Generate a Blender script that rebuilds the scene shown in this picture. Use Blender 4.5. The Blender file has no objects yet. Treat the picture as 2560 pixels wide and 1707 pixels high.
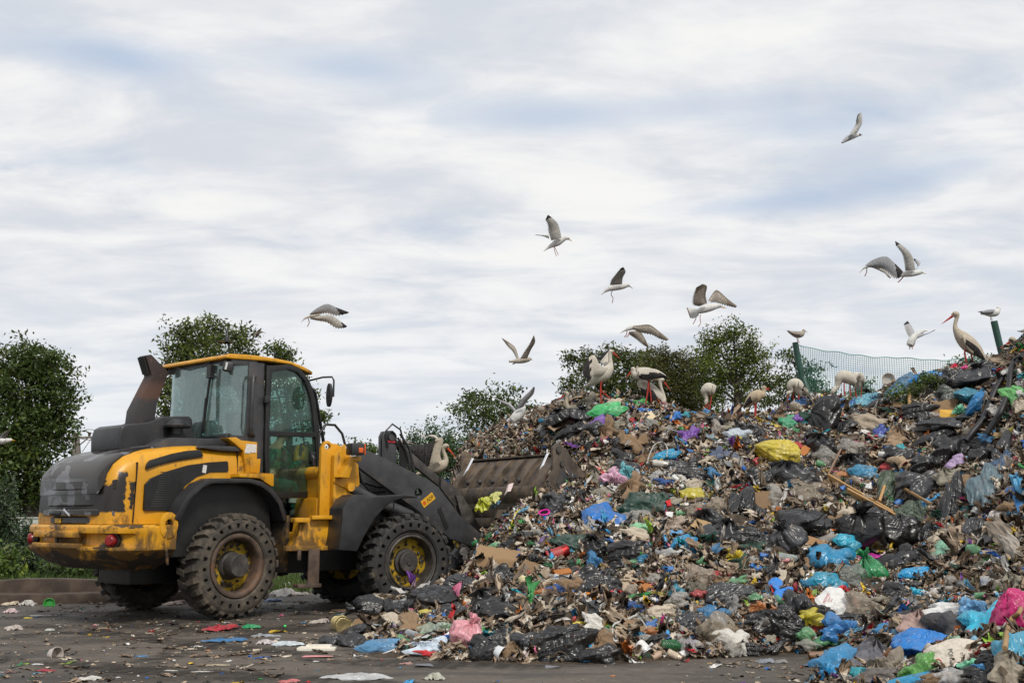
import bpy, bmesh, math, random
import numpy as np
from mathutils import Vector, Matrix, Euler, noise as mnoise
R_ = math.radians
C = bpy.context.scene.collection
rnd = random.Random(11)
rng = np.random.default_rng(5)

# ---------------------------------------------------------------- camera
FPX, PITCH, CAMH = 2492.0, R_(9.93), 1.3
cF = np.array([0, math.cos(PITCH), math.sin(PITCH)]); cU = np.array([0, -math.sin(PITCH), math.cos(PITCH)])
CAM = np.array([0, 0, CAMH])
def ray(u, v): return cF + (u-1280)/FPX*np.array([1., 0, 0]) + (853.5-v)/FPX*cU
def at(u, v, Y):                       # the point seen in that direction at distance Y
    r = ray(u, v); return Vector(CAM + r*(Y/r[1]))
def on_ground(u, v, z=0.0):
    r = ray(u, v); return Vector(CAM + r*((z-CAMH)/r[2]))
def m_per_px(Y): return Y/FPX
cam = bpy.data.cameras.new('camera'); cam.lens = FPX/2560*36; cam.sensor_width = 36
cam.clip_start = .1; cam.clip_end = 3000
co = bpy.data.objects.new('camera', cam); C.objects.link(co)
co.location = (0, 0, CAMH); co.rotation_euler = (math.pi/2+PITCH, 0, 0)
bpy.context.scene.camera = co

# ---------------------------------------------------------------- materials
class NT:
    def __init__(s, name):
        s.m = bpy.data.materials.new(name); s.m.use_nodes = True; s.t = s.m.node_tree; s.t.nodes.clear()
        s.out = s.n('ShaderNodeOutputMaterial'); s.tc = None
    def n(s, typ, **kw):
        x = s.t.nodes.new(typ)
        for k, v in kw.items(): setattr(x, k, v)
        return x
    def l(s, a, b): s.t.links.new(a, b)
    def setv(s, sock, v):
        if hasattr(v, 'is_linked') or hasattr(v, 'links'): s.l(v, sock)
        else: sock.default_value = v
    def coord(s, kind='Object'):
        if s.tc is None: s.tc = s.n('ShaderNodeTexCoord')
        return s.tc.outputs[kind]
    def noise(s, scale, detail=4, rough=.55, dist=0, vec=None, stretch=None):
        v = vec if vec is not None else s.coord()
        if stretch:
            mp = s.n('ShaderNodeMapping'); mp.inputs['Scale'].default_value = stretch; s.l(v, mp.inputs['Vector']); v = mp.outputs[0]
        x = s.n('ShaderNodeTexNoise'); s.l(v, x.inputs['Vector']); x.inputs['Scale'].default_value = scale
        x.inputs['Detail'].default_value = detail; x.inputs['Roughness'].default_value = rough; x.inputs['Distortion'].default_value = dist
        return x.outputs['Fac']
    def ramp(s, f, lo, hi, a=0.0, b=1.0):
        x = s.n('ShaderNodeMapRange'); x.interpolation_type = 'SMOOTHSTEP'; s.l(f, x.inputs[0])
        for i, v in enumerate((lo, hi, a, b)): x.inputs[i+1].default_value = v
        return x.outputs[0]
    def math(s, op, a, b=0.0, c=0.0):
        x = s.n('ShaderNodeMath', operation=op); s.setv(x.inputs[0], a); s.setv(x.inputs[1], b); s.setv(x.inputs[2], c); return x.outputs[0]
    def mix(s, f, a, b, blend='MIX'):
        x = s.n('ShaderNodeMix', data_type='RGBA', blend_type=blend); s.setv(x.inputs[0], f)
        s.setv(x.inputs[6], (*a, 1) if isinstance(a, tuple) and len(a) == 3 else a)
        s.setv(x.inputs[7], (*b, 1) if isinstance(b, tuple) and len(b) == 3 else b); return x.outputs[2]
    def attr(s, name='Col'):
        x = s.n('ShaderNodeAttribute', attribute_name=name); return x.outputs['Color']
    def objcol(s): return s.n('ShaderNodeObjectInfo').outputs['Color']
    def objrand(s): return s.n('ShaderNodeObjectInfo').outputs['Random']
    def bump(s, h, strength=.3, dist=.02):
        x = s.n('ShaderNodeBump'); x.inputs['Strength'].default_value = strength; x.inputs['Distance'].default_value = dist
        s.l(h, x.inputs['Height']); return x.outputs[0]
    def bsdf(s, base, rough=.6, metal=0., bump=None, spec=.5, trans=None):
        p = s.n('ShaderNodeBsdfPrincipled'); s.setv(p.inputs['Base Color'], (*base, 1) if isinstance(base, tuple) and len(base) == 3 else base)
        s.setv(p.inputs['Roughness'], rough); s.setv(p.inputs['Metallic'], metal); s.setv(p.inputs['Specular IOR Level'], spec)
        if bump is not None: s.l(bump, p.inputs['Normal'])
        sh = p.outputs[0]
        if trans:
            t = s.n('ShaderNodeBsdfTranslucent'); s.setv(t.inputs[0], base if not (isinstance(base, tuple) and len(base) == 3) else (*base, 1))
            mx = s.n('ShaderNodeMixShader'); mx.inputs[0].default_value = trans; s.l(sh, mx.inputs[1]); s.l(t.outputs[0], mx.inputs[2]); sh = mx.outputs[0]
        s.l(sh, s.out.inputs['Surface']); return s.m

def plain(name, c, rough=.6, metal=0., var=.25, scale=5., bump=0., bscale=40., spec=.5, dirt=None, dlo=.5, dhi=.7, dscale=3., stretch=None):
    t = NT(name); f = t.noise(scale, 5)
    col = t.mix(t.ramp(f, .3, .7), tuple(x*(1-var) for x in c), tuple(min(1, x*(1+var)) for x in c))
    if dirt:
        d = t.ramp(t.noise(dscale, 7, .65, .3, stretch=stretch), dlo, dhi); col = t.mix(d, col, dirt)
        rough = t.math('MULTIPLY_ADD', d, .85-rough, rough)
    b = t.bump(t.noise(bscale, 4), bump, .01) if bump else None
    return t.bsdf(col, rough, metal, b, spec)

# ---------------------------------------------------------------- mesh builder
class MB:
    def __init__(s, T=None):
        s.v, s.f, s.mi, s.fc, s.T = [], [], [], [], T
    def add(s, vs, fs, m=0, col=None):
        k = len(s.v); T = s.T
        s.v += [tuple(T @ Vector(p)) if T else tuple(p) for p in vs]
        for f in fs: s.f.append(tuple(i+k for i in f)); s.mi.append(m); s.fc.append(col)
        return s
    def box(s, c, d, rot=None, m=0, col=None):
        x, y, z = (q/2 for q in d); M = Matrix.Translation(c)
        if rot: M = M @ Euler([R_(a) for a in rot]).to_matrix().to_4x4()
        vs = [M @ Vector((sx*x, sy*y, sz*z)) for sx in (-1, 1) for sy in (-1, 1) for sz in (-1, 1)]
        return s.add(vs, [(0, 1, 3, 2), (4, 6, 7, 5), (0, 4, 5, 1), (2, 3, 7, 6), (0, 2, 6, 4), (1, 5, 7, 3)], m, col)
    def bar(s, a, b, w, h, m=0, up=(0, 0, 1)):
        a, b = Vector(a), Vector(b); d = (b-a).normalized(); u = Vector(up)
        if abs(d.dot(u)) > .98: u = Vector((1, 0, 0))
        sd = d.cross(u).normalized(); u = sd.cross(d)
        vs = [p+sd*i*w/2+u*j*h/2 for p in (a, b) for i, j in ((-1, -1), (1, -1), (1, 1), (-1, 1))]
        return s.add(vs, [(0, 1, 2, 3), (7, 6, 5, 4), (0, 4, 5, 1), (1, 5, 6, 2), (2, 6, 7, 3), (3, 7, 4, 0)], m)
    def prism(s, pts, y0, y1, m=0, plane='xz'):
        n = len(pts)
        P = (lambda a, b, c: (a, c, b)) if plane == 'xz' else ((lambda a, b, c: (a, b, c)) if plane == 'xy' else (lambda a, b, c: (c, a, b)))
        vs = [P(a, b, y0) for a, b in pts]+[P(a, b, y1) for a, b in pts]
        return s.add(vs, [tuple(range(n)), tuple(range(2*n-1, n-1, -1))]+[(i, i+n, (i+1) % n+n, (i+1) % n) for i in range(n)], m)
    def loft(s, rings, cap=True, m=0, closed=True, cols=None):
        n = len(rings[0]); vs = [p for r in rings for p in r]; fs = []; k = len(rings)
        base = len(s.f)
        for i in range(k-1):
            for j in range(n if closed else n-1):
                fs.append((i*n+j, i*n+(j+1) % n, (i+1)*n+(j+1) % n, (i+1)*n+j))
        s.add(vs, fs, m)
        if cols:
            nn = n if closed else n-1
            for i in range(k-1):
                for j in range(nn): s.fc[base+i*nn+j] = cols[i]
        if cap and closed:
            s.add(rings[0], [tuple(range(n-1, -1, -1))], m, cols[0] if cols else None); s.add(rings[-1], [tuple(range(n))], m, cols[-1] if cols else None)
        return s
    def tube(s, path, rad, n=10, cap=True, m=0, flat=1.0, cols=None, up=(0, 0, 1)):
        path = [Vector(p) for p in path]; k = len(path)
        if not hasattr(rad, '__len__'): rad = [rad]*k
        rings = []; u = None
        for i in range(k):
            d = (path[min(i+1, k-1)]-path[max(i-1, 0)]).normalized()
            if u is None:
                a = Vector(up); a = a if abs(a.dot(d)) < .95 else Vector((0, 1, 0)); u = (a-d*a.dot(d)).normalized()
            else: u = (u-d*u.dot(d)).normalized()
            w = d.cross(u)
            rings.append([path[i]+(u*math.cos(q)+w*math.sin(q)*flat)*rad[i] for q in (2*math.pi*j/n for j in range(n))])
        return s.loft(rings, cap, m, cols=cols)
    def lathe(s, prof, n=24, c=(0, 0, 0), ax='y', m=0, cap=False):
        rings = []
        for r, h in prof:
            ring = []
            for j in range(n):
                q = 2*math.pi*j/n; a, b = r*math.cos(q), r*math.sin(q)
                p = {'y': (a, h, b), 'z': (a, b, h), 'x': (h, a, b)}[ax]; ring.append((p[0]+c[0], p[1]+c[1], p[2]+c[2]))
            rings.append(ring)
        return s.loft(rings, cap, m)
    def plate(s, outer, holes, y0, y1, m=0):
        bm = bmesh.new()
        for lp in [outer]+list(holes):
            vs = [bm.verts.new((a, 0, b)) for a, b in lp]
            for i in range(len(vs)): bm.edges.new((vs[i], vs[(i+1) % len(vs)]))
        bmesh.ops.triangle_fill(bm, use_beauty=True, use_dissolve=False, edges=bm.edges[:])
        bm.verts.index_update(); pts = [(v.co.x, v.co.z) for v in bm.verts]; fs = [tuple(v.index for v in f.verts) for f in bm.faces]; bm.free()
        n = len(pts)
        s.add([(a, y0, b) for a, b in pts]+[(a, y1, b) for a, b in pts], fs+[tuple(i+n for i in reversed(f)) for f in fs], m)
        k0 = 0
        for lp in [outer]+list(holes):
            k = len(lp); s.add([(a, y0, b) for a, b in lp]+[(a, y1, b) for a, b in lp], [(i, (i+1) % k, (i+1) % k+k, i+k) for i in range(k)], m)
        return s
    def mesh(s, name, mats, bevel=0., smooth=40, seg=2, weld=True):
        me = bpy.data.meshes.new(name); me.from_pydata(s.v, [], s.f)
        for m in (mats if isinstance(mats, (list, tuple)) else [mats]): me.materials.append(m)
        me.polygons.foreach_set('material_index', s.mi)
        hascol = any(c is not None for c in s.fc)
        if hascol:
            a = me.color_attributes.new('Col', 'FLOAT_COLOR', 'CORNER'); buf = []
            for f, c in zip(s.f, s.fc): buf += [*(c or (.5, .5, .5)), 1.]*len(f)
            a.data.foreach_set('color', buf)
        bm = bmesh.new(); bm.from_mesh(me)
        if weld: bmesh.ops.remove_doubles(bm, verts=bm.verts, dist=1e-5)
        bmesh.ops.recalc_face_normals(bm, faces=bm.faces)
        if bevel:
            es = [e for e in bm.edges if len(e.link_faces) == 2 and e.calc_face_angle(0) > R_(30)]
            bmesh.ops.bevel(bm, geom=es, offset=bevel, segments=seg, affect='EDGES', clamp_overlap=True, profile=.6)
        bm.to_mesh(me); bm.free()
        if smooth:
            me.polygons.foreach_set('use_smooth', [True]*len(me.polygons)); me.set_sharp_from_angle(angle=R_(smooth))
        me.update(); return me
    def build(s, name, mats, parent=None, bevel=0., smooth=40, label=None, seg=2, weld=True):
        o = bpy.data.objects.new(name, s.mesh(name, mats, bevel, smooth, seg, weld)); C.objects.link(o)
        if parent: o.parent = parent
        if label: o['label'] = label
        return o
def tag(o, label=None, cat=None, group=None, kind=None):
    for k, v in (('label', label), ('category', cat), ('group', group), ('kind', kind)):
        if v: o[k] = v
    return o
def empty(name, loc=(0, 0, 0), rz=0., **kw):
    o = bpy.data.objects.new(name, None); C.objects.link(o); o.location = loc; o.rotation_euler = (0, 0, rz); o.empty_display_size = .2
    return tag(o, **kw)
def np_mesh(name, V, F, mat, cols=None, smooth=False):
    """V (n,3) floats, F list of (m,k) int arrays, cols (n,3) point colours"""
    me = bpy.data.meshes.new(name); nl = sum(f.size for f in F); npoly = sum(len(f) for f in F)
    me.vertices.add(len(V)); me.vertices.foreach_set('co', np.ascontiguousarray(V, dtype=np.float32).ravel())
    me.loops.add(nl); me.loops.foreach_set('vertex_index', np.concatenate([f.ravel() for f in F]).astype(np.int32))
    tot = np.concatenate([np.full(len(f), f.shape[1]) for f in F]); st = np.concatenate([[0], np.cumsum(tot)[:-1]])
    me.polygons.add(npoly); me.polygons.foreach_set('loop_start', st.astype(np.int32))
    if smooth: me.polygons.foreach_set('use_smooth', np.ones(npoly, dtype=bool))
    me.update(calc_edges=True)
    if cols is not None:
        a = me.color_attributes.new('Col', 'FLOAT_COLOR', 'POINT')
        a.data.foreach_set('color', np.concatenate([cols, np.ones((len(cols), 1))], 1).astype(np.float32).ravel())
    me.materials.append(mat); return me
def link_mesh(name, me, parent=None, **kw):
    o = bpy.data.objects.new(name, me); C.objects.link(o)
    if parent: o.parent = parent
    return tag(o, **kw)
# ---------------------------------------------------------------- sky and light
SUN_AZ, SUN_EL = R_(155), R_(48)       # azimuth clockwise from +Y
sc = bpy.context.scene
w = bpy.data.worlds.new('World'); sc.world = w; w.use_nodes = True; nt = w.node_tree; nt.nodes.clear()
class WT(NT):
    def __init__(s): s.t = nt; s.tc = None
W = WT(); wo = W.n('ShaderNodeOutputWorld')
sky = W.n('ShaderNodeTexSky'); sky.sky_type = 'NISHITA'; sky.sun_disc = False; sky.sun_elevation = SUN_EL; sky.sun_rotation = SUN_AZ
sky.dust_density = 1.5; sky.ozone_density = 1.2
g = W.coord('Generated')
sep = W.n('ShaderNodeSeparateXYZ'); W.l(g, sep.inputs[0]); X, Y, Z = sep.outputs
zc = W.math('MAXIMUM', Z, 0.0)
inv = W.math('DIVIDE', 1.0, W.math('ADD', zc, .12))
cmb = W.n('ShaderNodeCombineXYZ'); W.l(W.math('MULTIPLY', X, inv), cmb.inputs[0]); W.l(W.math('MULTIPLY', Y, inv), cmb.inputs[1])
pl = cmb.outputs[0]                                    # flat cloud layer seen in perspective
n1 = W.noise(1.0, 7, .5, .6, vec=pl, stretch=(.8, 1.0, 1)); n2 = W.noise(3.2, 8, .58, .35, vec=pl, stretch=(.7, 1.15, 1)); n3 = W.noise(.55, 3, .5, .2, vec=pl)
def spot(cx, cz, rx, rz):                              # thin places in the cloud deck, by direction
    az = W.math('ARCTAN2', X, Y); el = W.math('ARCSINE', Z)
    a = W.math('DIVIDE', W.math('SUBTRACT', az, R_(cx)), R_(rx)); b = W.math('DIVIDE', W.math('SUBTRACT', el, R_(cz)), R_(rz))
    return W.math('EXPONENT', W.math('MULTIPLY', W.math('ADD', W.math('MULTIPLY', a, a), W.math('MULTIPLY', b, b)), -1.0))
holes = None
for q in ((-24, 24.0, 6, 1.2, .8), (-10, 25.0, 9, 1.7, .95), (2, 22.6, 8, 1.5, .8), (-14, 22.0, 10, 1.2, .6), (13, 23.0, 6, 1.2, .55), (19, 21.2, 7, 1.3, .75), (16, 17.2, 8, .8, .8), (24, 18.2, 6, .9, .55), (8, 13.5, 9, 1.6, .45), (-4, 15.2, 9, 1.3, .35), (24, 14.8, 7, 1.2, .4), (-20, 18.5, 9, 1.1, .35), (-2, 10.5, 9, 1.2, .3), (2, 29.0, 6, .8, .5), (-22, 28.5, 7, .9, .35)):
    s_ = W.math('MULTIPLY', spot(*q[:4]), q[4]); holes = s_ if holes is None else W.math('ADD', holes, s_)
thick = W.math('ADD', W.math('MULTIPLY', n1, .75), W.math('MULTIPLY', n2, .45))
thick = W.math('SUBTRACT', W.math('ADD', thick, .18), W.math('MULTIPLY', W.math('MULTIPLY', holes, W.ramp(n2, .32, .62, .55, 1.25)), .27))
cov = W.ramp(thick, .34, .74)
cov = W.math('MAXIMUM', cov, W.ramp(Y, .2, -.3))     # unbroken cloud behind the camera
shade = W.ramp(W.math('ADD', W.math('MULTIPLY', n2, .75), W.math('MULTIPLY', n3, .45)), .46, .74)
ccol = W.mix(shade, (.68, .715, .775), (.93, .925, .915))
low = W.ramp(Z, .0, .30); ccol = W.mix(W.math('MULTIPLY', W.math('SUBTRACT', 1.0, low), .55), ccol, (.79, .845, .915))
b1 = W.n('ShaderNodeBackground'); b2 = W.n('ShaderNodeBackground')
skc = W.mix(.75, sky.outputs[0], (5.4, 7.0, 9.5)); W.l(skc, b1.inputs[0]); b1.inputs[1].default_value = .09
W.l(ccol, b2.inputs[0]); b2.inputs[1].default_value = 1.0
mx = W.n('ShaderNodeMixShader'); W.l(cov, mx.inputs[0]); W.l(b1.outputs[0], mx.inputs[1]); W.l(b2.outputs[0], mx.inputs[2]); W.l(mx.outputs[0], wo.inputs[0])
sl = bpy.data.lights.new('sun', 'SUN'); sl.energy = 2.9; sl.angle = R_(12); sl.color = (1, .95, .87)
so = bpy.data.objects.new('sun', sl); C.objects.link(so)
sd = Vector((math.sin(SUN_AZ)*math.cos(SUN_EL), math.cos(SUN_AZ)*math.cos(SUN_EL), math.sin(SUN_EL)))
so.rotation_euler = sd.to_track_quat('Z', 'Y').to_euler()
vs_ = sc.view_settings; vs_.view_transform = 'Standard'; vs_.look = 'None'; vs_.exposure = 0; vs_.gamma = 1
sc.cycles.max_bounces = 6; sc.cycles.diffuse_bounces = 3; sc.cycles.transparent_max_bounces = 24; sc.cycles.use_denoising = True
sc.cycles.caustics_reflective = False; sc.cycles.caustics_refractive = False
# ---------------------------------------------------------------- wheel loader
def paint_mat():
    t = NT('yellow_paint'); co = t.coord(); sp = t.n('ShaderNodeSeparateXYZ'); t.l(co, sp.inputs[0]); x, y, z = sp.outputs
    base = t.mix(t.ramp(t.noise(2.5, 4), .3, .7), (.55, .255, .008), (.65, .315, .013))
    # dirt: more on the low parts, streaked
    dn = t.noise(3.2, 9, .72, .4, stretch=(1, 1, .55)); lowm = t.ramp(z, 1.5, .75)
    d = t.ramp(t.math('MULTIPLY_ADD', lowm, .19, dn), .555, .69); col = t.mix(t.math('MULTIPLY', d, .85), base, (.045, .028, .014))
    st = t.ramp(t.noise(9, 6, .7, .2, stretch=(1, 1, .16)), .50, .76); col = t.mix(t.math('MULTIPLY', st, .55), col, (.17, .095, .03))
    fine = t.ramp(t.noise(45, 3, .7), .66, .70); col = t.mix(t.math('MULTIPLY', fine, .75), col, (.05, .03, .02))
    # peeled film: two dark ragged patches near the rear corner of the hood
    wob = t.math('MULTIPLY', t.math('SUBTRACT', t.noise(6.5, 7, .6, 0, stretch=(1, 1, .55)), .5), .17)
    wob2 = t.math('MULTIPLY', t.math('SUBTRACT', t.noise(16, 6, .65, 0, stretch=(1, 1, .8)), .5), .12)
    def band(c, hw, z0, z1):
        a = t.math('ABSOLUTE', t.math('SUBTRACT', t.math('ADD', x, wob), c)); a = t.math('ADD', a, wob2)
        m = t.ramp(a, hw, hw-.015); m = t.math('MULTIPLY', m, t.ramp(t.math('ADD', z, wob2), z0, z0+.03)); return t.math('MULTIPLY', m, t.ramp(t.math('ADD', z, wob2), z1+.03, z1))
    p = t.math('MAXIMUM', band(-1.535, .065, 1.33, 1.82), band(-1.405, .036, 1.36, 1.70))
    p = t.math('MAXIMUM', p, t.math('MULTIPLY', band(-1.66, .12, 1.33, 1.66), 1.0))
    # scraped counterweight: bare dark metal on the edges and belly
    cwm = t.math('MULTIPLY', t.ramp(x, -.85, -.95), t.ramp(z, 1.215, 1.20))
    sc_ = t.ramp(t.math('MULTIPLY_ADD', t.ramp(z, .98, .70), .12, t.noise(2.1, 8, .62, .6, stretch=(1, 1, 2.0))), .545, .585); p = t.math('MAXIMUM', p, t.math('MULTIPLY', t.math('MULTIPLY', sc_, cwm), .92))
    col = t.mix(p, col, (.018, .014, .012))
    rg = t.math('MULTIPLY_ADD', d, .35, .40); rg = t.math('MULTIPLY_ADD', p, -.05, rg)
    return t.bsdf(col, rg, 0, t.bump(t.noise(14, 5), .08, .01), .5)
YEL = paint_mat()
def grille_mat():
    t = NT('peeling_black_lacquer'); n = t.noise(2.0, 5, .5, 1.4, stretch=(1, 1, 1.3)); p = t.ramp(n, .525, .54)
    col = t.mix(p, (.020, .016, .013), (.105, .105, .115)); col = t.mix(t.ramp(t.noise(18, 6, .7), .55, .85, 0, .35), col, (.09, .075, .06)); return t.bsdf(col, t.math('MULTIPLY_ADD', t.noise(6, 4), .22, .12), 0, None, .5)
GRL = grille_mat()
DGR = plain('dark_grey_paint', (.040, .040, .043), .42, var=.25, dirt=(.085, .068, .05), dlo=.5, dhi=.85, dscale=3.5)
BLK = plain('black_plastic', (.022, .022, .024), .42, var=.3, dirt=(.07, .058, .045), dlo=.55, dhi=.95, dscale=5)
BVN = plain('vent_black', (.012, .012, .012), .45, var=.3, dirt=(.05, .04, .03), dlo=.6, dhi=.9, dscale=6)
RUB = plain('tyre_rubber', (.042, .036, .030), .85, var=.35, scale=4, bump=.25, dirt=(.13, .105, .075), dlo=.42, dhi=.72, dscale=5)
RUBN = plain('newer_tyre_rubber', (.020, .020, .020), .75, var=.35, scale=4, bump=.25, dirt=(.10, .08, .055), dlo=.52, dhi=.75, dscale=7)
RST = plain('rusty_steel', (.075, .050, .036), .65, var=.4, scale=8, bump=.15, dirt=(.16, .075, .035), dlo=.5, dhi=.75, dscale=5)
WYL = plain('worn_wheel_yellow', (.42, .27, .010), .55, var=.2, scale=5, dirt=(.035, .025, .018), dlo=.44, dhi=.58, dscale=9)
GRS = plain('greasy_metal', (.045, .040, .037), .55, var=.35, scale=8, dirt=(.10, .08, .06), dlo=.5, dhi=.8, dscale=8)
CHR = plain('chrome_rod', (.75, .75, .77), .18, 1., var=.1)
BKT = plain('bucket_steel', (.070, .054, .042), .55, .2, var=.45, scale=3, bump=.15, dirt=(.17, .125, .085), dlo=.42, dhi=.68, dscale=5)
def exhaust_mat():
    t = NT('heat_stained_pipe'); sp = t.n('ShaderNodeSeparateXYZ'); t.l(t.coord(), sp.inputs[0]); z = t.math('ADD', sp.outputs[2], t.math('MULTIPLY', t.noise(4, 4), .12))
    col = t.mix(t.ramp(z, 2.84, 2.93), (.035, .033, .034), (.085, .042, .028)); col = t.mix(t.ramp(z, 3.02, 3.2), col, (.030, .017, .014))
    col = t.mix(t.ramp(t.noise(14, 6, .7), .55, .8), col, (.12, .055, .03)); return t.bsdf(col, .6)
EXH = exhaust_mat()
def glass_mat(name, tint, dirt, refl, d0, d1):
    t = NT(name); tr = t.n('ShaderNodeBsdfTransparent'); tr.inputs[0].default_value = (*tint, 1); gl = t.n('ShaderNodeBsdfGlossy'); gl.inputs['Roughness'].default_value = .05
    gl.inputs[0].default_value = (.85, .95, .94, 1); fr = t.n('ShaderNodeLayerWeight'); fr.inputs[0].default_value = .5
    fz = t.math('MULTIPLY_ADD', t.math('POWER', fr.outputs['Facing'], 4.0), .7, refl)
    m1 = t.n('ShaderNodeMixShader'); t.l(fz, m1.inputs[0]); t.l(tr.outputs[0], m1.inputs[1]); t.l(gl.outputs[0], m1.inputs[2])
    df = t.n('ShaderNodeBsdfDiffuse'); df.inputs[0].default_value = (*dirt, 1); m2 = t.n('ShaderNodeMixShader')
    t.l(t.ramp(t.noise(5, 7, .7, .4, stretch=(1, 1, .5)), .35, .85, d0, d1), m2.inputs[0]); t.l(m1.outputs[0], m2.inputs[1]); t.l(df.outputs[0], m2.inputs[2]); t.l(m2.outputs[0], t.out.inputs[0]); return t.m
GLS = glass_mat('tinted_window_glass', (.66, .80, .78), (.42, .49, .48), .13, .06, .26); GLD = glass_mat('door_window_glass', (.70, .84, .78), (.22, .29, .26), .045, .03, .16)
LMP = plain('red_lamp_plastic', (.20, .008, .010), .25, var=.3); AMB = plain('amber_lamp_plastic', (.55, .09, .012), .3, var=.2); LEN = plain('lamp_lens', (.55, .56, .55), .15, var=.15)
STK = plain('white_sticker', (.62, .60, .57), .6, var=.2, scale=40)
LBY = plain('yellow_decal', (.62, .33, .01), .5, var=.1)

LR = empty('wheel_loader', (-4.436, 13.894, 0), R_(51), label='dirty yellow and grey wheel loader pushing its bucket into the rubbish heap', cat='wheel loader')
MR = Matrix.Translation((-4.436, 13.894, 0)) @ Matrix.Rotation(R_(51), 4, 'Z')
MQ = Matrix.Translation((-2.07, 15.05, 0)) @ Matrix.Rotation(R_(36), 4, 'Z')
TQ = MR.inverted() @ MQ          # front half (steered to one side) in the frame of the rear half

# --- wheels
def wheel(T, x, ysign, worn, tyre_mat, name='wheel'):
    Tw = T @ Matrix.Translation((x, ysign*.97, .672)) @ (Matrix.Identity(4) if ysign < 0 else Matrix.Rotation(math.pi, 4, 'Z'))
    # outward face is local -y, tyre from y=-.20 to y=.20
    root = MB(Tw); root.lathe([(.06, -.02), (.30, -.01), (.335, .0), (.335, .10), (.06, .10)], 40, cap=True)   # dish
    wh = root.build(name, WYL, LR, smooth=35)
    t = MB(Tw); N = 48
    prof = [(.415, -.10), (.420, -.185), (.445, -.205), (.470, -.207), (.548, -.207), (.575, -.200), (.612, -.175), (.622, -.10), (.622, .10), (.612, .175), (.575, .2), (.445, .2), (.415, .185), (.415, -.10)]
    t.lathe(prof, N)
    for k in range(26):                                          # tread lugs, in two staggered rows
        for side in (-1, 1):
            a = 2*math.pi*(k+(.25 if side > 0 else 0))/26
            M = Matrix.Rotation(-a, 4, 'Y')
            h = .672 if not worn else .668
            pts = [(.595, side*.208, -.042), (.595, side*.208, .042), (.60, side*.005, .085), (.60, side*.005, .015), (h-.035, side*.205, -.037), (h-.035, side*.205, .037), (h, side*.01, .078), (h, side*.01, .018), (h-.004, side*.17, -.036), (h-.004, side*.17, .044)]
            t.add([M @ Vector(p) for p in pts], [(0, 1, 5, 4), (4, 5, 9, 8), (8, 9, 6, 7), (0, 4, 8, 7, 3), (1, 2, 6, 9, 5), (3, 7, 6, 2)])
    me = t.mesh('tyre', tyre_mat, 0, 0)
    bm = bmesh.new(); bm.from_mesh(me); inv = Tw.inverted(); sel = []
    for f in bm.faces:                                           # side holes of the solid tyre
        c = inv @ f.calc_center_median(); r = math.hypot(c.x, c.z)
        if abs(r-.509) < .006 and c.y < -.2:
            k = round((math.atan2(c.z, c.x)-math.pi/N)/(2*math.pi/N))
            if k % 2 == 0: sel.append(f)
    ret = bmesh.ops.inset_individual(bm, faces=sel, thickness=.015, depth=0)
    dn = (Tw.to_3x3() @ Vector((0, 1, 0))).normalized()
    ex = bmesh.ops.extrude_discrete_faces(bm, faces=sel)
    for f in ex['faces']:
        for v in f.verts: v.co += dn*.05
    bmesh.ops.recalc_face_normals(bm, faces=bm.faces); bm.to_mesh(me); bm.free()
    me.polygons.foreach_set('use_smooth', [True]*len(me.polygons)); me.set_sharp_from_angle(angle=R_(28))
    link_mesh('tyre', me, wh)
    rr = .413 if worn else .36
    r = MB(Tw)
    if worn: r.lathe([(.405, -.10), (.412, -.17), (.405, -.192), (.385, -.20), (.352, -.192), (.335, -.16), (.325, -.10), (.33, .0)], 48)
    else:
        r.lathe([(.42, -.10), (.418, -.16), (.40, -.175), (.378, -.165), (.366, -.185), (.356, -.19), (.346, -.185), (.340, -.12), (.335, .0)], 48)
    r.build('rim', RST if worn else GRS, wh, smooth=50)
    h = MB(Tw)
    if worn: h.lathe([(.19, .0), (.175, -.06), (.155, -.08), (.150, -.215), (.135, -.235), (.0, -.237)], 32)
    else: h.lathe([(.19, .0), (.18, -.05), (.145, -.06), (.142, -.115), (.132, -.125), (.045, -.125), (.042, -.14), (.0, -.14)], 32)
    b = h
    for k in range(12):
        a = 2*math.pi*k/12; b.lathe([(.017, .0), (.017, -.035), (.008, -.042), (0, -.042)], 8, (.235*math.cos(a), -.008, .235*math.sin(a)))
    h.build('hub', GRS, wh, smooth=40)
I4 = Matrix.Identity(4)
wheel(I4, 0, -1, True, RUB); wheel(I4, 0, 1.12, True, RUB); wheel(TQ, 0, -1, False, RUBN); wheel(TQ, 0, 1, False, RUBN)

# --- rear chassis (dark, under the hood)
m = MB(); m.box((-.1, 0, .70), (1.9, .75, .5)); m.box((0, 0, .67), (.34, 1.7, .30)); m.box((1.0, 0, .75), (1.1, .5, .6)); m.box((-.05, 0, 1.25), (1.7, 1.40, .62)); m.box((.65, 0, 1.35), (.9, 1.3, .5))
m.build('chassis', BVN, LR, bevel=.02)
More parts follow.
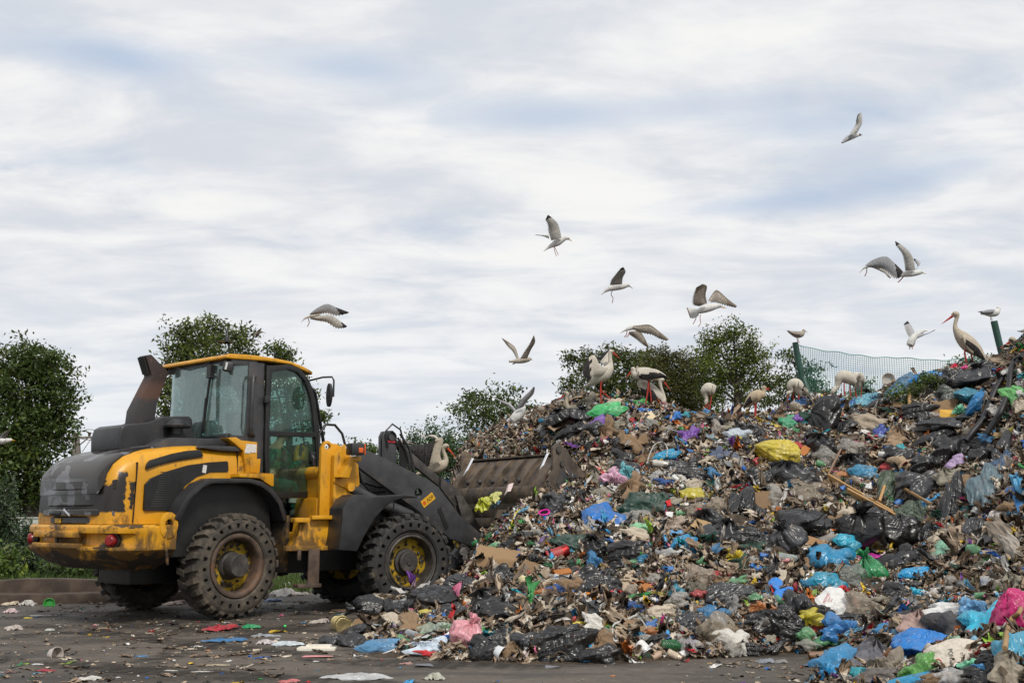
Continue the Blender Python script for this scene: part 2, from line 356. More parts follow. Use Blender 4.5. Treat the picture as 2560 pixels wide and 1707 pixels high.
# --- counterweight
def cw_ring(z, ins, rec=0., front=-.90):
    half = [(front, 1.13), (-1.28, 1.145), (-1.50, 1.145), (-1.655, 1.09), (-1.755, .66), (-1.785, .25)]
    out = []
    for i, (x, y) in enumerate(half):
        k = (0, 0, .7, 1, 1, 1)[i]; yk = (1, 1, .9, .6, .35, .1)[i]
        out.append((x+ins*(.3 if i == 0 else 1)*(1 if i > 0 else 0)+rec*k, y-ins*yk*1.3-rec*k*(1 if i == 3 else .4)*.5, z))
    return [(a, -b, c) for a, b, c in out]+[(a, b, c) for a, b, c in reversed(out)]
m = MB(); m.loft([cw_ring(.655, .34), cw_ring(.70, .26), cw_ring(.715, .20), cw_ring(.80, .08), cw_ring(.90, .0), cw_ring(.935, .0), cw_ring(.94, .0, .09), cw_ring(1.085, .0, .09), cw_ring(1.10, .0, .0), cw_ring(1.17, .0), cw_ring(1.195, .02), cw_ring(1.20, .05)])
cw = m.build('counterweight', YEL, LR, bevel=.012)
m = MB(); m.box((-1.735, .12, 1.085), (.17, 1.05, .085)); m.box((-1.735, .12, .945), (.19, 1.05, .06)); m.box((-1.68, .12, 1.015), (.06, .9, .09)); m.build('tow_hitch', YEL, cw, bevel=.018)
MB().lathe([(.022, .90), (.022, 1.15), (.0, 1.15)], 10, (-1.77, .12, 0), 'z').build('hitch_pin', GRS, cw)
for yy, xx, aa in ((-.97, -1.665, 24), (.99, -1.665, -24)):
    m = MB(Matrix.Translation((xx, yy, 1.015)) @ Matrix.Rotation(R_(aa), 4, 'Z')); m.lathe([(.0, -.05), (.05, -.048), (.068, -.03), (.072, .0), (.072, .06)], 20, (0, 0, 0), 'x'); m.build('tail_light', LMP, cw)
    m = MB(Matrix.Translation((xx+.01, yy, 1.015)) @ Matrix.Rotation(R_(aa), 4, 'Z')); m.lathe([(.078, .0), (.092, .0), (.092, .06)], 20, (0, 0, 0), 'x'); m.build('lamp_ring', BLK, cw)
m = MB(); m.plate([(-1.02+.125*math.cos(q), 1.19+.16*math.sin(q)) for q in (2*math.pi*k/20 for k in range(20))], [[(-1.02+.055*math.cos(q), 1.20+.065*math.sin(q)) for q in (2*math.pi*k/14 for k in range(14))]], -1.15, -1.10)
m.build('lifting_eye', YEL, cw, bevel=.008)
MB().tube([(-1.05, -1.13, 1.1), (-1.045, -1.135, .95), (-1.0, -1.13, .72)], .018, 8).build('lashing_bar', YEL, cw)
MB().box((-1.60, .78, 1.215), (.10, .13, .03)).build('latch', BLK, cw, bevel=.006)

# --- hood
def hood_ring(x, w, zs, b=1.205):
    return [(x, -w, b), (x, -w, zs-.22), (x, -w+.015, zs-.10), (x, -w+.06, zs-.02), (x, -w+.14, zs+.03), (x, -w+.30, zs+.06), (x, w-.30, zs+.06), (x, w-.14, zs+.03), (x, w-.06, zs-.02), (x, w-.015, zs-.10), (x, w, zs-.22), (x, w, b)]
sec = [(-1.685, .81, 1.66), (-1.65, .855, 1.80), (-1.58, .885, 1.90), (-1.46, .90, 1.985), (-1.30, .905, 2.04), (-1.05, .925, 2.085), (-.75, .93, 2.13), (-.45, .93, 2.155), (-.1, .93, 2.15), (.36, .93, 2.15)]
m = MB(); m.loft([hood_ring(*s_) for s_ in sec]); hood = m.build('hood', YEL, LR, smooth=50)
# the grey lid over the yellow shoulders
sec2 = [(-1.735, .72, 1.745), (-1.70, .75, 1.83), (-1.61, .755, 1.94), (-1.48, .74, 2.035), (-1.33, .71, 2.09), (-1.15, .64, 2.135), (-.95, .64, 2.175)]
m = MB()
m.loft([[(x, -w, z-.18), (x, -w, z-.01), (x, -w+.04, z+.012), (x, -w+.25, z+.03), (x, w-.25, z+.03), (x, w-.04, z+.012), (x, w, z-.01), (x, w, z-.18)] for x, w, z in sec2])
m.build('hood_lid', GRL, hood, smooth=50)
m = MB(); m.prism([(-1.0, 2.10), (-.98, 2.19), (-.76, 2.30), (.02, 2.33), (.02, 2.10)], -.66, .66); m.prism([(-.50, 2.17), (-.42, 2.20), (.25, 2.225), (.26, 2.155), (-.16, 2.145)], -.945, -.60)
m.prism([(-.50, 2.17), (-.42, 2.20), (.25, 2.225), (.26, 2.155), (-.16, 2.145)], .60, .945)
m.build('engine_deck', DGR, hood, bevel=.015)
# rear grille: stacked lacquered bands
def rear_band(z0, z1, off, wid, inset=0.):
    ys = np.linspace(-1, 1, 17); r0, r1 = [], []
    pts = []
    for q in ys:
        y = q*wid*1.10; x = -1.725-off+.10*abs(q)**4+.03*q*q; pts.append((x, y))
    ring = lambda z, e: [(x+e, y, z) for x, y in pts]+[(x+.10, y, z) for x, y in reversed(pts)]
    return [ring(z0, .015), ring(z0+.015, 0), ring(z1-.015, .0), ring(z1, .015)]
m = MB()
for z0, z1, off, wid in ((1.30, 1.385, .020, .80), (1.42, 1.60, -.004, .785), (1.615, 1.735, .026, .80)): m.loft(rear_band(z0, z1, off, wid))
gr = m.build('grille', GRL, hood, smooth=40)
m = MB(); m.loft(rear_band(1.205, 1.295, -.012, .70)); m.build('lower_panel', DGR, hood)
m = MB(); m.loft(rear_band(1.38, 1.625, -.03, .775)); m.loft(rear_band(1.74, 1.77, -.012, .79)); m.build('grille_gap', BVN, hood)
m = MB(); m.tube([(-1.75, .34, 1.335), (-1.78, .30, 1.34), (-1.785, .18, 1.335), (-1.75, .12, 1.33)], [.03, .035, .035, .03], 8, flat=.5); m.build('grille_handle', BLK, gr)
MB().bar((-1.755, .02, 1.385), (-1.755, -.14, 1.31), .02, .03).build('latch', CHR, gr)
MB().box((-1.722, .22, 1.245), (.012, .13, .055)).build('warning_plate', LBY, hood)
# panel seams and bolts
for s_ in (-1, 1):
    m = MB(); m.prism([(-1.375, 1.22), (-1.367, 1.22), (-1.352, 1.95), (-1.36, 1.95)], s_*.88, s_*.925); m.build('panel_seam', BVN, hood, smooth=0); m = MB(); m.prism([(.085, 1.85), (.092, 1.85), (.086, 2.14), (.079, 2.14)], s_*.90, s_*.934); m.build('panel_seam', BVN, hood, smooth=0)
# side vents
UV = [(-1.25, 1.87), (-1.24, 1.93), (-1.20, 1.98), (-.9, 2.075), (-.70, 2.12), (-.51, 2.145), (-.49, 2.13), (-.45, 2.07), (-.47, 2.055), (-.85, 1.985), (-1.08, 1.925)]
LV = [(-1.25, 1.68), (-1.18, 1.76), (-.97, 1.85), (-.67, 1.94), (-.35, 1.99), (-.09, 2.015), (-.07, 2.0), (-.06, 1.89), (-.08, 1.875), (-.33, 1.865), (-.53, 1.80), (-.70, 1.68), (-.88, 1.39), (-.92, 1.365), (-1.23, 1.365), (-1.25, 1.385)]
for s_ in (-1, 1):
    m = MB(); m.prism(UV, s_*.90, s_*.942); m.build('vent', BVN, hood, bevel=.006)
    m = MB(); m.prism(LV, s_*.90, s_*.944)
    for k in range(16): m.box((-.95+.018*k*.2, s_*.944, 1.42+.028*k), (.42-.012*k if k < 9 else .32, .006, .010))
    m.build('vent', BVN, hood, bevel=.003, seg=1)
m = MB(); m.box((-.43, -.947, 1.90), (.055, .006, .10), (0, 8, 0)); m.build('sticker', STK, hood)
# corner post behind the cab
m = MB(); m.prism([(-.12, 2.32), (.02, 2.335), (.10, 2.30), (.36, 2.29), (.37, 2.05), (.43, 2.07), (.42, 1.86), (.20, 1.86), (.14, 2.16), (-.02, 2.26)], -.97, -.78); m.build('corner_post', YEL, LR, bevel=.012)
m = MB(); m.prism([(.24, 2.04), (.36, 2.04), (.355, 1.88), (.26, 1.88)], -.985, -.96); m.build('post_step', YEL, LR, bevel=.008)
m = MB(); m.box((.26, -.973, 2.20), (.17, .006, .11)); m.box((.20, -.974, 2.16), (.08, .006, .06)); m.build('torn_sticker', STK, LR)
# --- rear mudguards
FO = [(-.96, 1.27), (-.87, 1.46), (-.77, 1.59), (-.63, 1.71), (-.47, 1.775), (.13, 1.79), (.33, 1.75), (.51, 1.65), (.66, 1.50), (.76, 1.25)]
FI = [(-.88, 1.24), (-.80, 1.42), (-.71, 1.54), (-.59, 1.65), (-.45, 1.71), (.12, 1.73), (.30, 1.69), (.46, 1.60), (.60, 1.46), (.70, 1.23)]
for s_ in (-1, 1):
    m = MB(); m.prism(FO+FI[::-1], s_*1.17, s_*.80); m.build('mudguard', BLK, LR, bevel=.012)
    m = MB(); m.prism([(-.86, .80), (-.90, 1.25), (-.78, 1.5), (-.6, 1.66), (-.45, 1.74), (.12, 1.75), (.4, 1.66), (.6, 1.5), (.70, .80)], s_*.90, s_*.95); m.build('wheel_arch', BVN, LR)
    m = MB(); m.box((.775, s_*.98, .93), (.05, .38, .76)); m.box((.83, s_*1.0, .72), (.04, .05, .45)); m.build('mud_flap', plain('muddy_yellow', (.10, .055, .012), .7, var=.4, scale=5, dirt=(.018, .013, .01), dlo=.40, dhi=.55, dscale=4), LR, bevel=.01)
    m = MB(); m.prism([(-.95, 1.29), (-1.02, 1.20), (-.6, .9), (-.55, 1.25), (-.8, 1.24)], s_*.78, s_*.86); m.build('side_plate', YEL, LR, bevel=.008)
m = MB(); m.prism([(-.02, 1.805), (-.02, 1.85), (.53, 1.86), (.54, 1.70), (.50, 1.70), (.30, 1.80)], -1.13, -.82)
for k in range(15): m.box((-.0+.036*k, -1.12, 1.862), (.018, .02, .014))
m.build('platform', YEL, LR, bevel=.004)
# --- air intake and exhaust
m = MB(); m.prism([(-1.29, 2.12), (-1.30, 2.30), (-1.27, 2.42), (-1.20, 2.46), (-.90, 2.51), (-.68, 2.60), (-.30, 2.63), (-.25, 2.60), (-.20, 2.36), (-.20, 2.2), (-.98, 2.12)], -.34, .36); ab = m.build('air_box', BLK, LR, bevel=.05, seg=3)
m = MB(); m.lathe([(.0, 2.36), (.07, 2.36), (.07, 2.45), (.165, 2.45), (.175, 2.475), (.10, 2.545), (.05, 2.56), (.0, 2.56)], 12, (-.55, -.46, 0), 'z'); m.build('pre_cleaner', BLK, LR, smooth=25)
m = MB(); m.prism([(-1.05, 2.40), (-1.03, 2.66), (-.81, 3.14), (-.915, 3.40), (-.83, 3.425), (-.56, 3.215), (-.575, 3.16), (-.70, 2.79), (-.73, 2.45)], -.20, .0); ex = m.build('exhaust', EXH, LR, bevel=.022)
m = MB(); m.prism([(-.835, 3.165), (-.925, 3.385), (-.935, 3.38), (-.845, 3.16)], -.175, -.025); m.build('exhaust_mouth', BVN, ex)

# --- cab
cabm = MB()
cabm.box((.40, 0, 1.50), (.75, 1.50, .10)); cabm.box((1.2, 0, 1.25), (.95, 1.50, .06)); cabm.box((.78, 0, 1.38), (.05, 1.5, .26)); cabm.box((1.66, .08, 1.80), (.04, 1.36, 1.10)); cabm.box((.06, 0, 1.95), (.08, 1.5, .9))
for s_ in (-1, 1):
    cabm.prism([(.30, 1.6), (.30, 3.40), (.56, 3.41), (.60, 2.2), (.62, 1.6)], s_*.72, s_*.79)                 # B pillar
    cabm.prism([(.02, 3.33), (.02, 3.42), (.45, 3.44), (.45, 3.35)], s_*.66, s_*.775)  # header
    cabm.prism([(.06, 1.5), (.06, 2.38), (.31, 2.38), (.31, 1.5)], s_*.72, s_*.78)
    cabm.prism([(.98, 3.44), (1.20, 3.40), (1.36, 3.27), (1.48, 3.03), (1.60, 2.6), (1.69, 1.58), (1.63, 1.58), (1.54, 2.6), (1.42, 3.0), (1.30, 3.22), (1.16, 3.34), (.98, 3.38)], s_*.66, s_*.76)     # A pillar
    cabm.prism([(.3, 1.5), (.3, 1.62), (.75, 1.62), (.75, 1.5)], s_*.70, s_*.76)
cabm.box((.03, 0, 3.375), (.06, 1.40, .09)); cabm.box((.04, 0, 2.36), (.06, 1.50, .08)); cabm.box((1.62, 0, 2.0), (.05, 1.4, .10)); cabm.box((.6, 0, 3.42), (1.0, 1.3, .03)); cabm.box((1.3, 0, 3.38), (.1, 1.3, .05))
cab = cabm.build('cab', DGR, LR, bevel=.012)
m = MB(); rt = [(-.07, 3.405), (-.07, 3.445), (-.03, 3.475), (.30, 3.50), (.70, 3.505), (1.01, 3.49), (1.25, 3.445), (1.42, 3.385), (1.415, 3.34), (1.30, 3.37), (1.01, 3.445), (.60, 3.445), (.0, 3.405)]
m.prism(rt, -.80, .80); rf = m.build('roof', YEL, cab, bevel=.022, seg=3)
def pane(name, pts, y, mat, par):
    m = MB(); m.prism(pts, y, y+(.008 if y < 0 else -.008)); return m.build(name, mat, par)
gp = [(.03, .66), (-.01, .5), (-.025, 0), (-.01, -.5), (.03, -.66), (.10, -.745), (.20, -.775), (.315, -.785)]
gp = [(.315, .785), (.20, .775), (.10, .745)]+gp
m = MB(); m.loft([[(x, y*.99, z) for x, y in gp]+[(x+.008, y*.985, z) for x, y in reversed(gp)] for z in (2.37, 3.36)]); m.build('rear_window', GLS, cab, smooth=60)
# windscreen curved
m = MB(); wp = [(1.40, 3.24), (1.52, 3.0), (1.61, 2.6), (1.67, 2.05)]
m.loft([[(x, -.66, z), (x+.05, -.3, z), (x+.05, .3, z), (x, .66, z), (x-.008, .66, z), (x+.042, .3, z), (x+.042, -.3, z), (x-.008, -.66, z)] for x, z in wp]); m.build('windscreen', GLS, cab)
DO = [(.575, 3.375), (.97, 3.44), (1.16, 3.40), (1.31, 3.28), (1.40, 3.12), (1.46, 2.97), (1.56, 2.56), (1.65, 1.57), (.92, 1.545), (.66, 1.56), (.60, 2.2)]
DU = [(.665, 3.30), (.95, 3.365), (1.11, 3.34), (1.25, 3.235), (1.34, 3.06), (1.40, 2.88), (1.475, 2.50), (.665, 2.47)]
DL = [(.668, 2.40), (1.485, 2.43), (1.53, 2.1), (1.565, 1.66), (.93, 1.625), (.73, 1.64), (.68, 2.1)]
for s_ in (-1, 1):
    m = MB(); m.plate(DO, [DU, DL], s_*.775, s_*.825); dr = m.build('door' if s_ < 0 else 'left_door', BVN, LR, bevel=.008)
    dr.name = 'door'
    if s_ < 0: nearside = dr
    for poly in (DU, DL): pane('window', [(a, b) for a, b in poly], s_*.80, GLD if s_ < 0 else GLS, dr)
    m = MB(); m.tube([(1.42, s_*.83, 2.17), (1.43, s_*.87, 2.12), (1.44, s_*.87, 1.98), (1.47, s_*.85, 1.90)], [.03, .03, .025, .02], 8); m.box((1.43, s_*.84, 2.15), (.09, .04, .14)); m.build('handle', BLK, dr, bevel=.01)
    m = MB(); m.box((.585, s_*.84, 2.90), (.09, .05, .10)); m.box((.60, s_*.83, 1.80), (.09, .05, .10)); m.build('hinge', BLK, dr, bevel=.006)
MB().tube([(.40, -.80, 3.20), (.32, -.87, 3.19), (.295, -.90, 3.10), (.295, -.90, 2.50), (.33, -.87, 2.41), (.42, -.80, 2.39)], .026, 10).build('grab_rail', DGR, cab)
m = MB(); m.box((-.05, -.80, 3.29), (.13, .12, .13), (0, 10, -35)); wl = m.build('work_light', BLK, cab, bevel=.02)
MB().box((-.105, -.84, 3.285), (.03, .10, .10), (0, 10, -35)).build('lamp_glass', LEN, wl, bevel=.01)
m = MB(); m.box((-.07, .76, 3.36), (.11, .14, .13)); wl = m.build('work_light', BLK, cab, bevel=.02); MB().box((-.13, .76, 3.36), (.02, .11, .10)).build('lamp_glass', LEN, wl)
m = MB(); m.bar((-.04, -.40, 3.30), (-.045, -.28, 2.42), .02, .03); m.bar((-.05, -.34, 2.90), (-.05, -.30, 2.45), .02, .04); m.box((-.05, -.40, 3.26), (.06, .09, .18)); m.build('wiper', BVN, cab)
m = MB(); m.tube([(-.03, .55, 3.42), (-.05, .2, 3.34), (-.05, -.2, 3.36), (-.04, -.5, 3.44)], .008, 6); m.build('cable', BVN, cab)
# mirror and front guard
m = MB(); m.tube([(1.36, -.80, 3.25), (1.44, -1.0, 3.29), (1.50, -1.13, 3.29), (1.52, -1.15, 3.24), (1.52, -1.15, 3.00)], .014, 8); mi = m.build('mirror_arm', BLK, cab)
m = MB(); m.loft([[(1.43+.02*k+.035*math.cos(q)*(.9 if k else 1), -1.14+.09*math.cos(q), 3.02+.17*math.sin(q)) for q in (2*math.pi*j/20 for j in range(20))] for k in (0, 1, 2)]); m.build('mirror', BLK, mi, smooth=30)
m = MB()
for yy in (-.62, -.2, .2, .62): m.tube([(1.47, yy, 3.30), (1.60, yy, 3.10), (1.76, yy, 2.55), (1.80, yy, 2.36)], .014, 6)
for z_, x_ in ((3.10, 1.60), (2.85, 1.675), (2.60, 1.745), (2.36, 1.80)): m.tube([(x_, -.66, z_), (x_, .66, z_)], .012, 6)
for k in (-.66, .66): m.tube([(1.40, k, 3.28), (1.60, k, 3.10), (1.80, k, 2.36)], .016, 6); m.tube([(1.80, k, 2.36), (1.66, k, 2.30)], .012, 6)
m.build('guard_grid', BLK, cab)
# roof aerial and beacon post
m = MB(); m.tube([(.06, -.66, 3.48), (.05, -.66, 3.58), (.03, -.66, 3.64)], .012, 6); m.lathe([(.11, 3.64), (.11, 3.652), (.0, 3.652)], 14, (-.02, -.66, 0), 'z'); m.lathe([(.030, 3.64), (.028, 3.74), (.014, 3.76), (.014, 3.82), (.006, 3.84), (.004, 3.93)], 8, (.01, -.66, 0), 'z'); m.build('aerial', BVN, cab)
MB().tube([(-.03, .72, 3.45), (-.035, .73, 3.65), (-.06, .74, 3.90)], .006, 5).build('whip_aerial', BVN, cab)
# interior
SEAT = plain('seat_fabric', (.020, .022, .024), .8)
m = MB(); m.box((.92, -.2, 1.66), (.50, .52, .14)); m.box((.66, -.15, 2.10), (.14, .50, .80), (0, -8, 0)); m.box((.60, -.1, 2.62), (.11, .34, .30), (0, -8, 0)); m.box((.90, -.2, 1.45), (.36, .36, .30)); m.build('seat', SEAT, cab, bevel=.05, seg=3)
m = MB(); m.tube([(1.62, -.28, 1.55), (1.52, -.28, 2.06)], .035, 8); m.box((1.42, .05, 1.95), (.22, .6, .35))
tq = [Vector((1.50, -.28, 2.09))+Vector((.19*math.cos(q)*.8, .19*math.sin(q), .19*math.cos(q)*.5)) for q in (2*math.pi*k/20 for k in range(21))]; m.tube(tq, .014, 6, cap=False); m.build('steering_column', BVN, cab)
m = MB(); m.box((.60, -.45, 2.05), (.55, .14, .10)); m.box((.25, .1, 2.1), (.2, 1.2, .5)); m.box((1.0,.70,1.9),(1.0,.05,.62)); m.build('console', BVN, cab, bevel=.03)

# --- front half
def Q(): return MB(TQ)
m = Q(); m.box((-.55, 0, .85), (1.1, .62, .6)); m.box((0, 0, .67), (.34, 1.7, .3)); m.box((-1.4, 0, .75), (.9, .35, .45)); m.box((-.2, 0, 1.3), (.7, .8, .6)); m.build('front_axle', BVN, LR, bevel=.02)
TW = [(-1.09, 1.28), (-1.09, 2.24), (-1.05, 2.33), (-.99, 2.35), (-.93, 2.31), (-.87, 2.31), (-.80, 2.28), (-.74, 2.16), (-.60, 2.02), (-.55, 1.75), (-.62, 1.62), (-.58, 1.45), (-.64, 1.10), (-.78, 1.0), (-.92, 1.22)]
for s_ in (-1, 1):
    m = Q(); m.plate(TW, [[(-.995+.045*math.cos(q), 2.265+.04*math.sin(q)) for q in (2*math.pi*k/12 for k in range(12))], [(-.80+.05*math.cos(q), 2.10+.05*math.sin(q)) for q in (2*math.pi*k/12 for k in range(12))]], s_*.40, s_*.48); tw = m.build('lift_tower', YEL, LR, bevel=.008)
    m = Q(); m.prism([(-.945, 1.26), (-.945, 2.14), (-.78, 2.30), (-.76, 2.20), (-.57, 2.02), (-.54, 1.74), (-.63, 1.62), (-.60, 1.40), (-.70, 1.05), (-.80, .99), (-.93, 1.2)], s_*.49, s_*.60); m.build('tower_cheek', YEL, tw, bevel=.012)
    m = Q(); m.prism([(-.95, 1.83), (-.74, 2.125), (-.63, 2.125), (-.63, 2.055), (-.74, 2.05), (-.81, 1.82)], s_*.60, s_*.80); m.build('lamp_bracket', YEL, tw, bevel=.01)
    m = Q(); m.box((-.76, s_*.86, 2.215), (.20, .20, .165)); hl = m.build('headlight', BLK, LR, bevel=.03)
    m = Q(); m.box((-.655, s_*.86, 2.215), (.02, .19, .15)); m.box((-.72, s_*.955, 2.20), (.07, .014, .07)); m.build('indicator', AMB, hl, bevel=.006)
    m = Q(); m.tube([(-.90, s_*.62, 1.95), (-.95, s_*.62, 1.78), (-.85, s_*.62, 1.72), (-.72, s_*.62, 1.68)], .012, 6); m.lathe([(.0, -.02), (.06, -.02), (.06, .05)], 14, (-.70, s_*.64, 1.70)); m.build('cylinder_pin', YEL, tw)
    m = Q(); m.tube([(-.68, s_*.55, 1.68), (.0, s_*.50, 1.42)], .085, 14); m.tube([(.02, s_*.5, 1.415), (.35, s_*.5, 1.29)], .10, 14); lc = m.build('lift_cylinder', DGR, LR, smooth=40)
    m = Q(); m.tube([(.35, s_*.5, 1.29), (.85, s_*.5, 1.10)], .045, 12); m.build('piston_rod', CHR, lc)
m = Q(); m.box((-1.0, 0, 1.55), (.10, .85, .6)); m.box((-.85, 0, 1.3), (.5, .8, .5)); m.lathe([(.10, -.4), (.10, .4)], 14, (-1.0, 0, 1.9)); m.build('tower_core', YEL, LR, bevel=.02)
m = Q(); m.prism([(-1.62, .86), (-1.60, .90), (-1.52, 1.05), (-1.50, 1.24), (-.95, 1.28), (-.80, 1.0), (-.88, .86)], -.78, -.55); m.prism([(-1.62, .86), (-1.60, .90), (-1.52, 1.05), (-1.50, 1.24), (-.95, 1.28), (-.80, 1.0), (-.88, .86)], .55, .78); m.box((-1.2, 0, 1.0), (.5, 1.2, .16)); ff = m.build('front_frame', YEL, LR, bevel=.012)
m = Q(); m.box((-1.20, -.82, 1.285), (.36, .12, .05)); m.box((-1.52, -.82, 1.25), (.22, .14, .06)); m.box((-1.30, -.80, .88), (.85, .10, .06)); m.build('step_plate', YEL, ff, bevel=.006)
m = Q(); m.box((-1.33, -.86, .62), (.16, .03, .50)); m.box((-1.42, -.88, .40), (.34, .16, .05)); m.box((-1.54, -.86, .80), (.05, .03, .14)); m.build('ladder_step', RST, ff, bevel=.008)
FF = [(-1.13, .86), (-1.10, 1.10), (-1.085, 1.40), (-1.0, 1.53), (-.90, 1.59), (-.62, 1.565), (-.40, 1.585), (-.15, 1.60), (.08, 1.575), (.06, 1.55), (-.15, 1.555), (-.30, 1.51), (-.45, 1.42), (-.60, 1.28), (-.75, 1.05), (-.86, .84)]
for s_ in (-1, 1):
    m = Q(); m.prism(FF, s_*1.19, s_*.78); m.build('front_mudguard', BLK, LR, bevel=.02)
AR = [(-.58, 2.10), (-.50, 2.22), (-.41, 2.235), (-.06, 2.10), (.64, 1.83), (.80, 1.73), (.97, 1.55), (1.19, 1.31), (1.70, .95), (1.74, .84), (1.62, .79), (1.02, .97), (.72, 1.17), (.45, 1.38), (-.55, 1.99)]
for s_ in (-1, 1):
    m = Q(); m.plate(AR, [[(.455+.065*math.cos(q), 1.635+.065*math.sin(q)) for q in (2*math.pi*k/14 for k in range(14))]], s_*.46, s_*.55); ar = m.build('lift_arm', DGR, LR, bevel=.01)
    m = Q(); m.prism([(.78, 1.40), (.84, 1.44), (.98, 1.13), (.93, 1.10)], s_*.552, s_*.56); m.build('cable_slot', BVN, ar)
    if s_ < 0:
        T = TQ @ Matrix.Translation((.615, -.556, 1.535)) @ Matrix.Rotation(R_(-36), 4, 'Y'); m = MB(T); m.box((0, 0, 0), (.24, .008, .11)); dc = m.build('safety_decal', LBY, ar)
        m = MB(T); m.lathe([(.0, -.006), (.030, -.006), (.030, .0)], 12, (-.075, 0, 0)); m.build('decal_symbol', AMB, dc)
        m = MB(T)
        for a_, b_, c_, d_ in ((-.02, -.03, .0, .03), (.0, .03, .02, -.03), (.035, -.03, .035, .03), (.05, .03, .07, .0), (.07, .0, .05, -.03), (.085, -.03, .085, .03), (.085, .03, .105, .0)): m.bar((a_, -.006, b_), (c_, -.006, d_), .004, .007)
        m.build('decal_lines', BVN, dc)
m = Q(); m.box((.35, 0, 1.62), (.25, .92, .20)); m.box((.70, 0, 1.5), (.16, .92, .3)); m.build('arm_crossbeam', DGR, LR, bevel=.02)
m = Q()
for yy in (-.17, -.05): m.prism([(.06, 1.70), (.05, 2.48), (.09, 2.56), (.20, 2.57), (.27, 2.50), (.27, 1.70)], yy-.035, yy+.035)
m.lathe([(.07, -.24), (.07, .02)], 14, (.17, 0, 2.48)); tl = m.build('bellcrank', DGR, LR, bevel=.012)
m = Q(); m.box((.16, -.215, 2.40), (.13, .02, .03)); m.build('red_tape', plain('red_tape', (.45, .02, .03), .5), tl)
m = Q(); m.prism([(.22, 2.40), (.30, 2.44), (1.06, 1.90), (1.40, 1.66), (1.36, 1.56), (1.02, 1.78), (.60, 2.06)], -.15, -.07); m.prism([(1.05, 1.90), (1.40, 1.68), (1.50, 1.50), (1.30, 1.45), (1.05, 1.72)], -.22, .0); m.build('tilt_link', GRS, LR, bevel=.012)
m = Q(); m.prism([(1.30, 1.62), (1.44, 1.60), (1.75, 1.15), (1.85, .95), (1.70, .90), (1.45, 1.15)], -.26, -.16); m.prism([(1.30, 1.62), (1.44, 1.60), (1.75, 1.15), (1.85, .95), (1.70, .90), (1.45, 1.15)], .08, .18); m.build('coupler_plate', GRS, LR, bevel=.012)
# hoses
m = Q()
for k in range(5):
    m.tube([(.30+.03*k, -.20, 1.90), (.32+.03*k, -.22, 2.15), (.30+.02*k, -.22, 2.32), (.20, -.2, 2.42)], .013, 6)
m.tube([(.10, -.24, 2.30), (.05, -.25, 2.55), (.16, -.25, 2.66), (.30, -.25, 2.58), (.42, -.25, 2.2), (.55, -.27, 1.95), (.62, -.3, 1.75)], .014, 6)
m.tube([(.30, -.24, 2.52), (.45, -.25, 2.32), (.55, -.25, 2.0), (.50, -.25, 1.85)], .02, 6); m.tube([(.26, -.24, 2.46), (.42, -.25, 2.25), (.48, -.25, 2.0), (.42, -.25, 1.85)], .02, 6)
m.tube([(-1.0, -.2, 2.25), (-1.0, -.2, 2.46), (-.90, -.2, 2.60), (-.76, -.2, 2.60), (-.64, -.2, 2.48), (-.58, -.2, 2.30)], .020, 8)
m.tube([(-1.15, .1, 2.15), (-1.14, .1, 2.32), (-1.04, .1, 2.36), (-.98, .1, 2.2)], .022, 8)
m.tube([(-.60, -.35, 2.05), (-.45, -.36, 1.95), (-.38, -.36, 1.78), (-.25, -.36, 1.66), (.0, -.36, 1.66)], .02, 6); m.tube([(-.60, -.3, 1.75), (-.4, -.3, 1.80), (-.1, -.3, 1.72), (.2, -.3, 1.75)], .018, 6)
m.build('hydraulic_hose', BVN, LR)
# --- bucket (seen from its ribbed back)
bp = [(2.50, 2.235), (2.42, 2.19), (2.27, 2.04), (2.14, 1.86), (2.07, 1.70), (2.05, 1.45), (2.10, 1.20), (2.30, 1.02)]
def bring(y): return [(x, y, z) for x, z in bp]+[(x+.05, y, z+.01) for x, z in reversed(bp)]
m = Q(); m.loft([bring(-1.37), bring(1.13)]); bk = m.build('bucket', BKT, LR, smooth=45)
m = Q(); m.prism([(2.30, 1.02), (3.2, .90), (3.2, .96), (2.34, 1.07)], -1.30, 1.05); m.box((2.47, -.12, 2.245), (.10, 2.35, .025)); m.build('bucket_floor', BKT, bk)
m = Q()
for k in range(6):
    y = -.98+.36*k; m.prism([(2.44, 2.20), (2.36, 2.19), (2.20, 2.04), (2.06, 1.87), (1.985, 1.72), (2.0, 1.70), (2.07, 1.70), (2.14, 1.86), (2.27, 2.04)], y-.008, y+.008)
m.prism([(2.03, 1.76), (2.0, 1.72), (2.0, 1.58), (2.05, 1.5), (2.07, 1.6)], -1.25, 1.0)
m.build('bucket_ribs', BKT, bk)
m = Q()
for k in range(5):
    y = -.80+.36*k; m.lathe([(.0, -.03), (.035, -.03), (.038, .02)], 12, (2.10, y, 1.85), 'x')
m.build('bucket_bolts', GRS, bk)
RP = [(2.30, 2.33), (2.37, 2.40), (2.45, 2.385), (2.57, 2.31), (2.66, 2.19), (3.12, 1.80), (3.35, 1.40), (3.2, .95), (2.3, 1.0), (2.06, 1.45), (2.12, 1.75), (2.30, 2.0)]
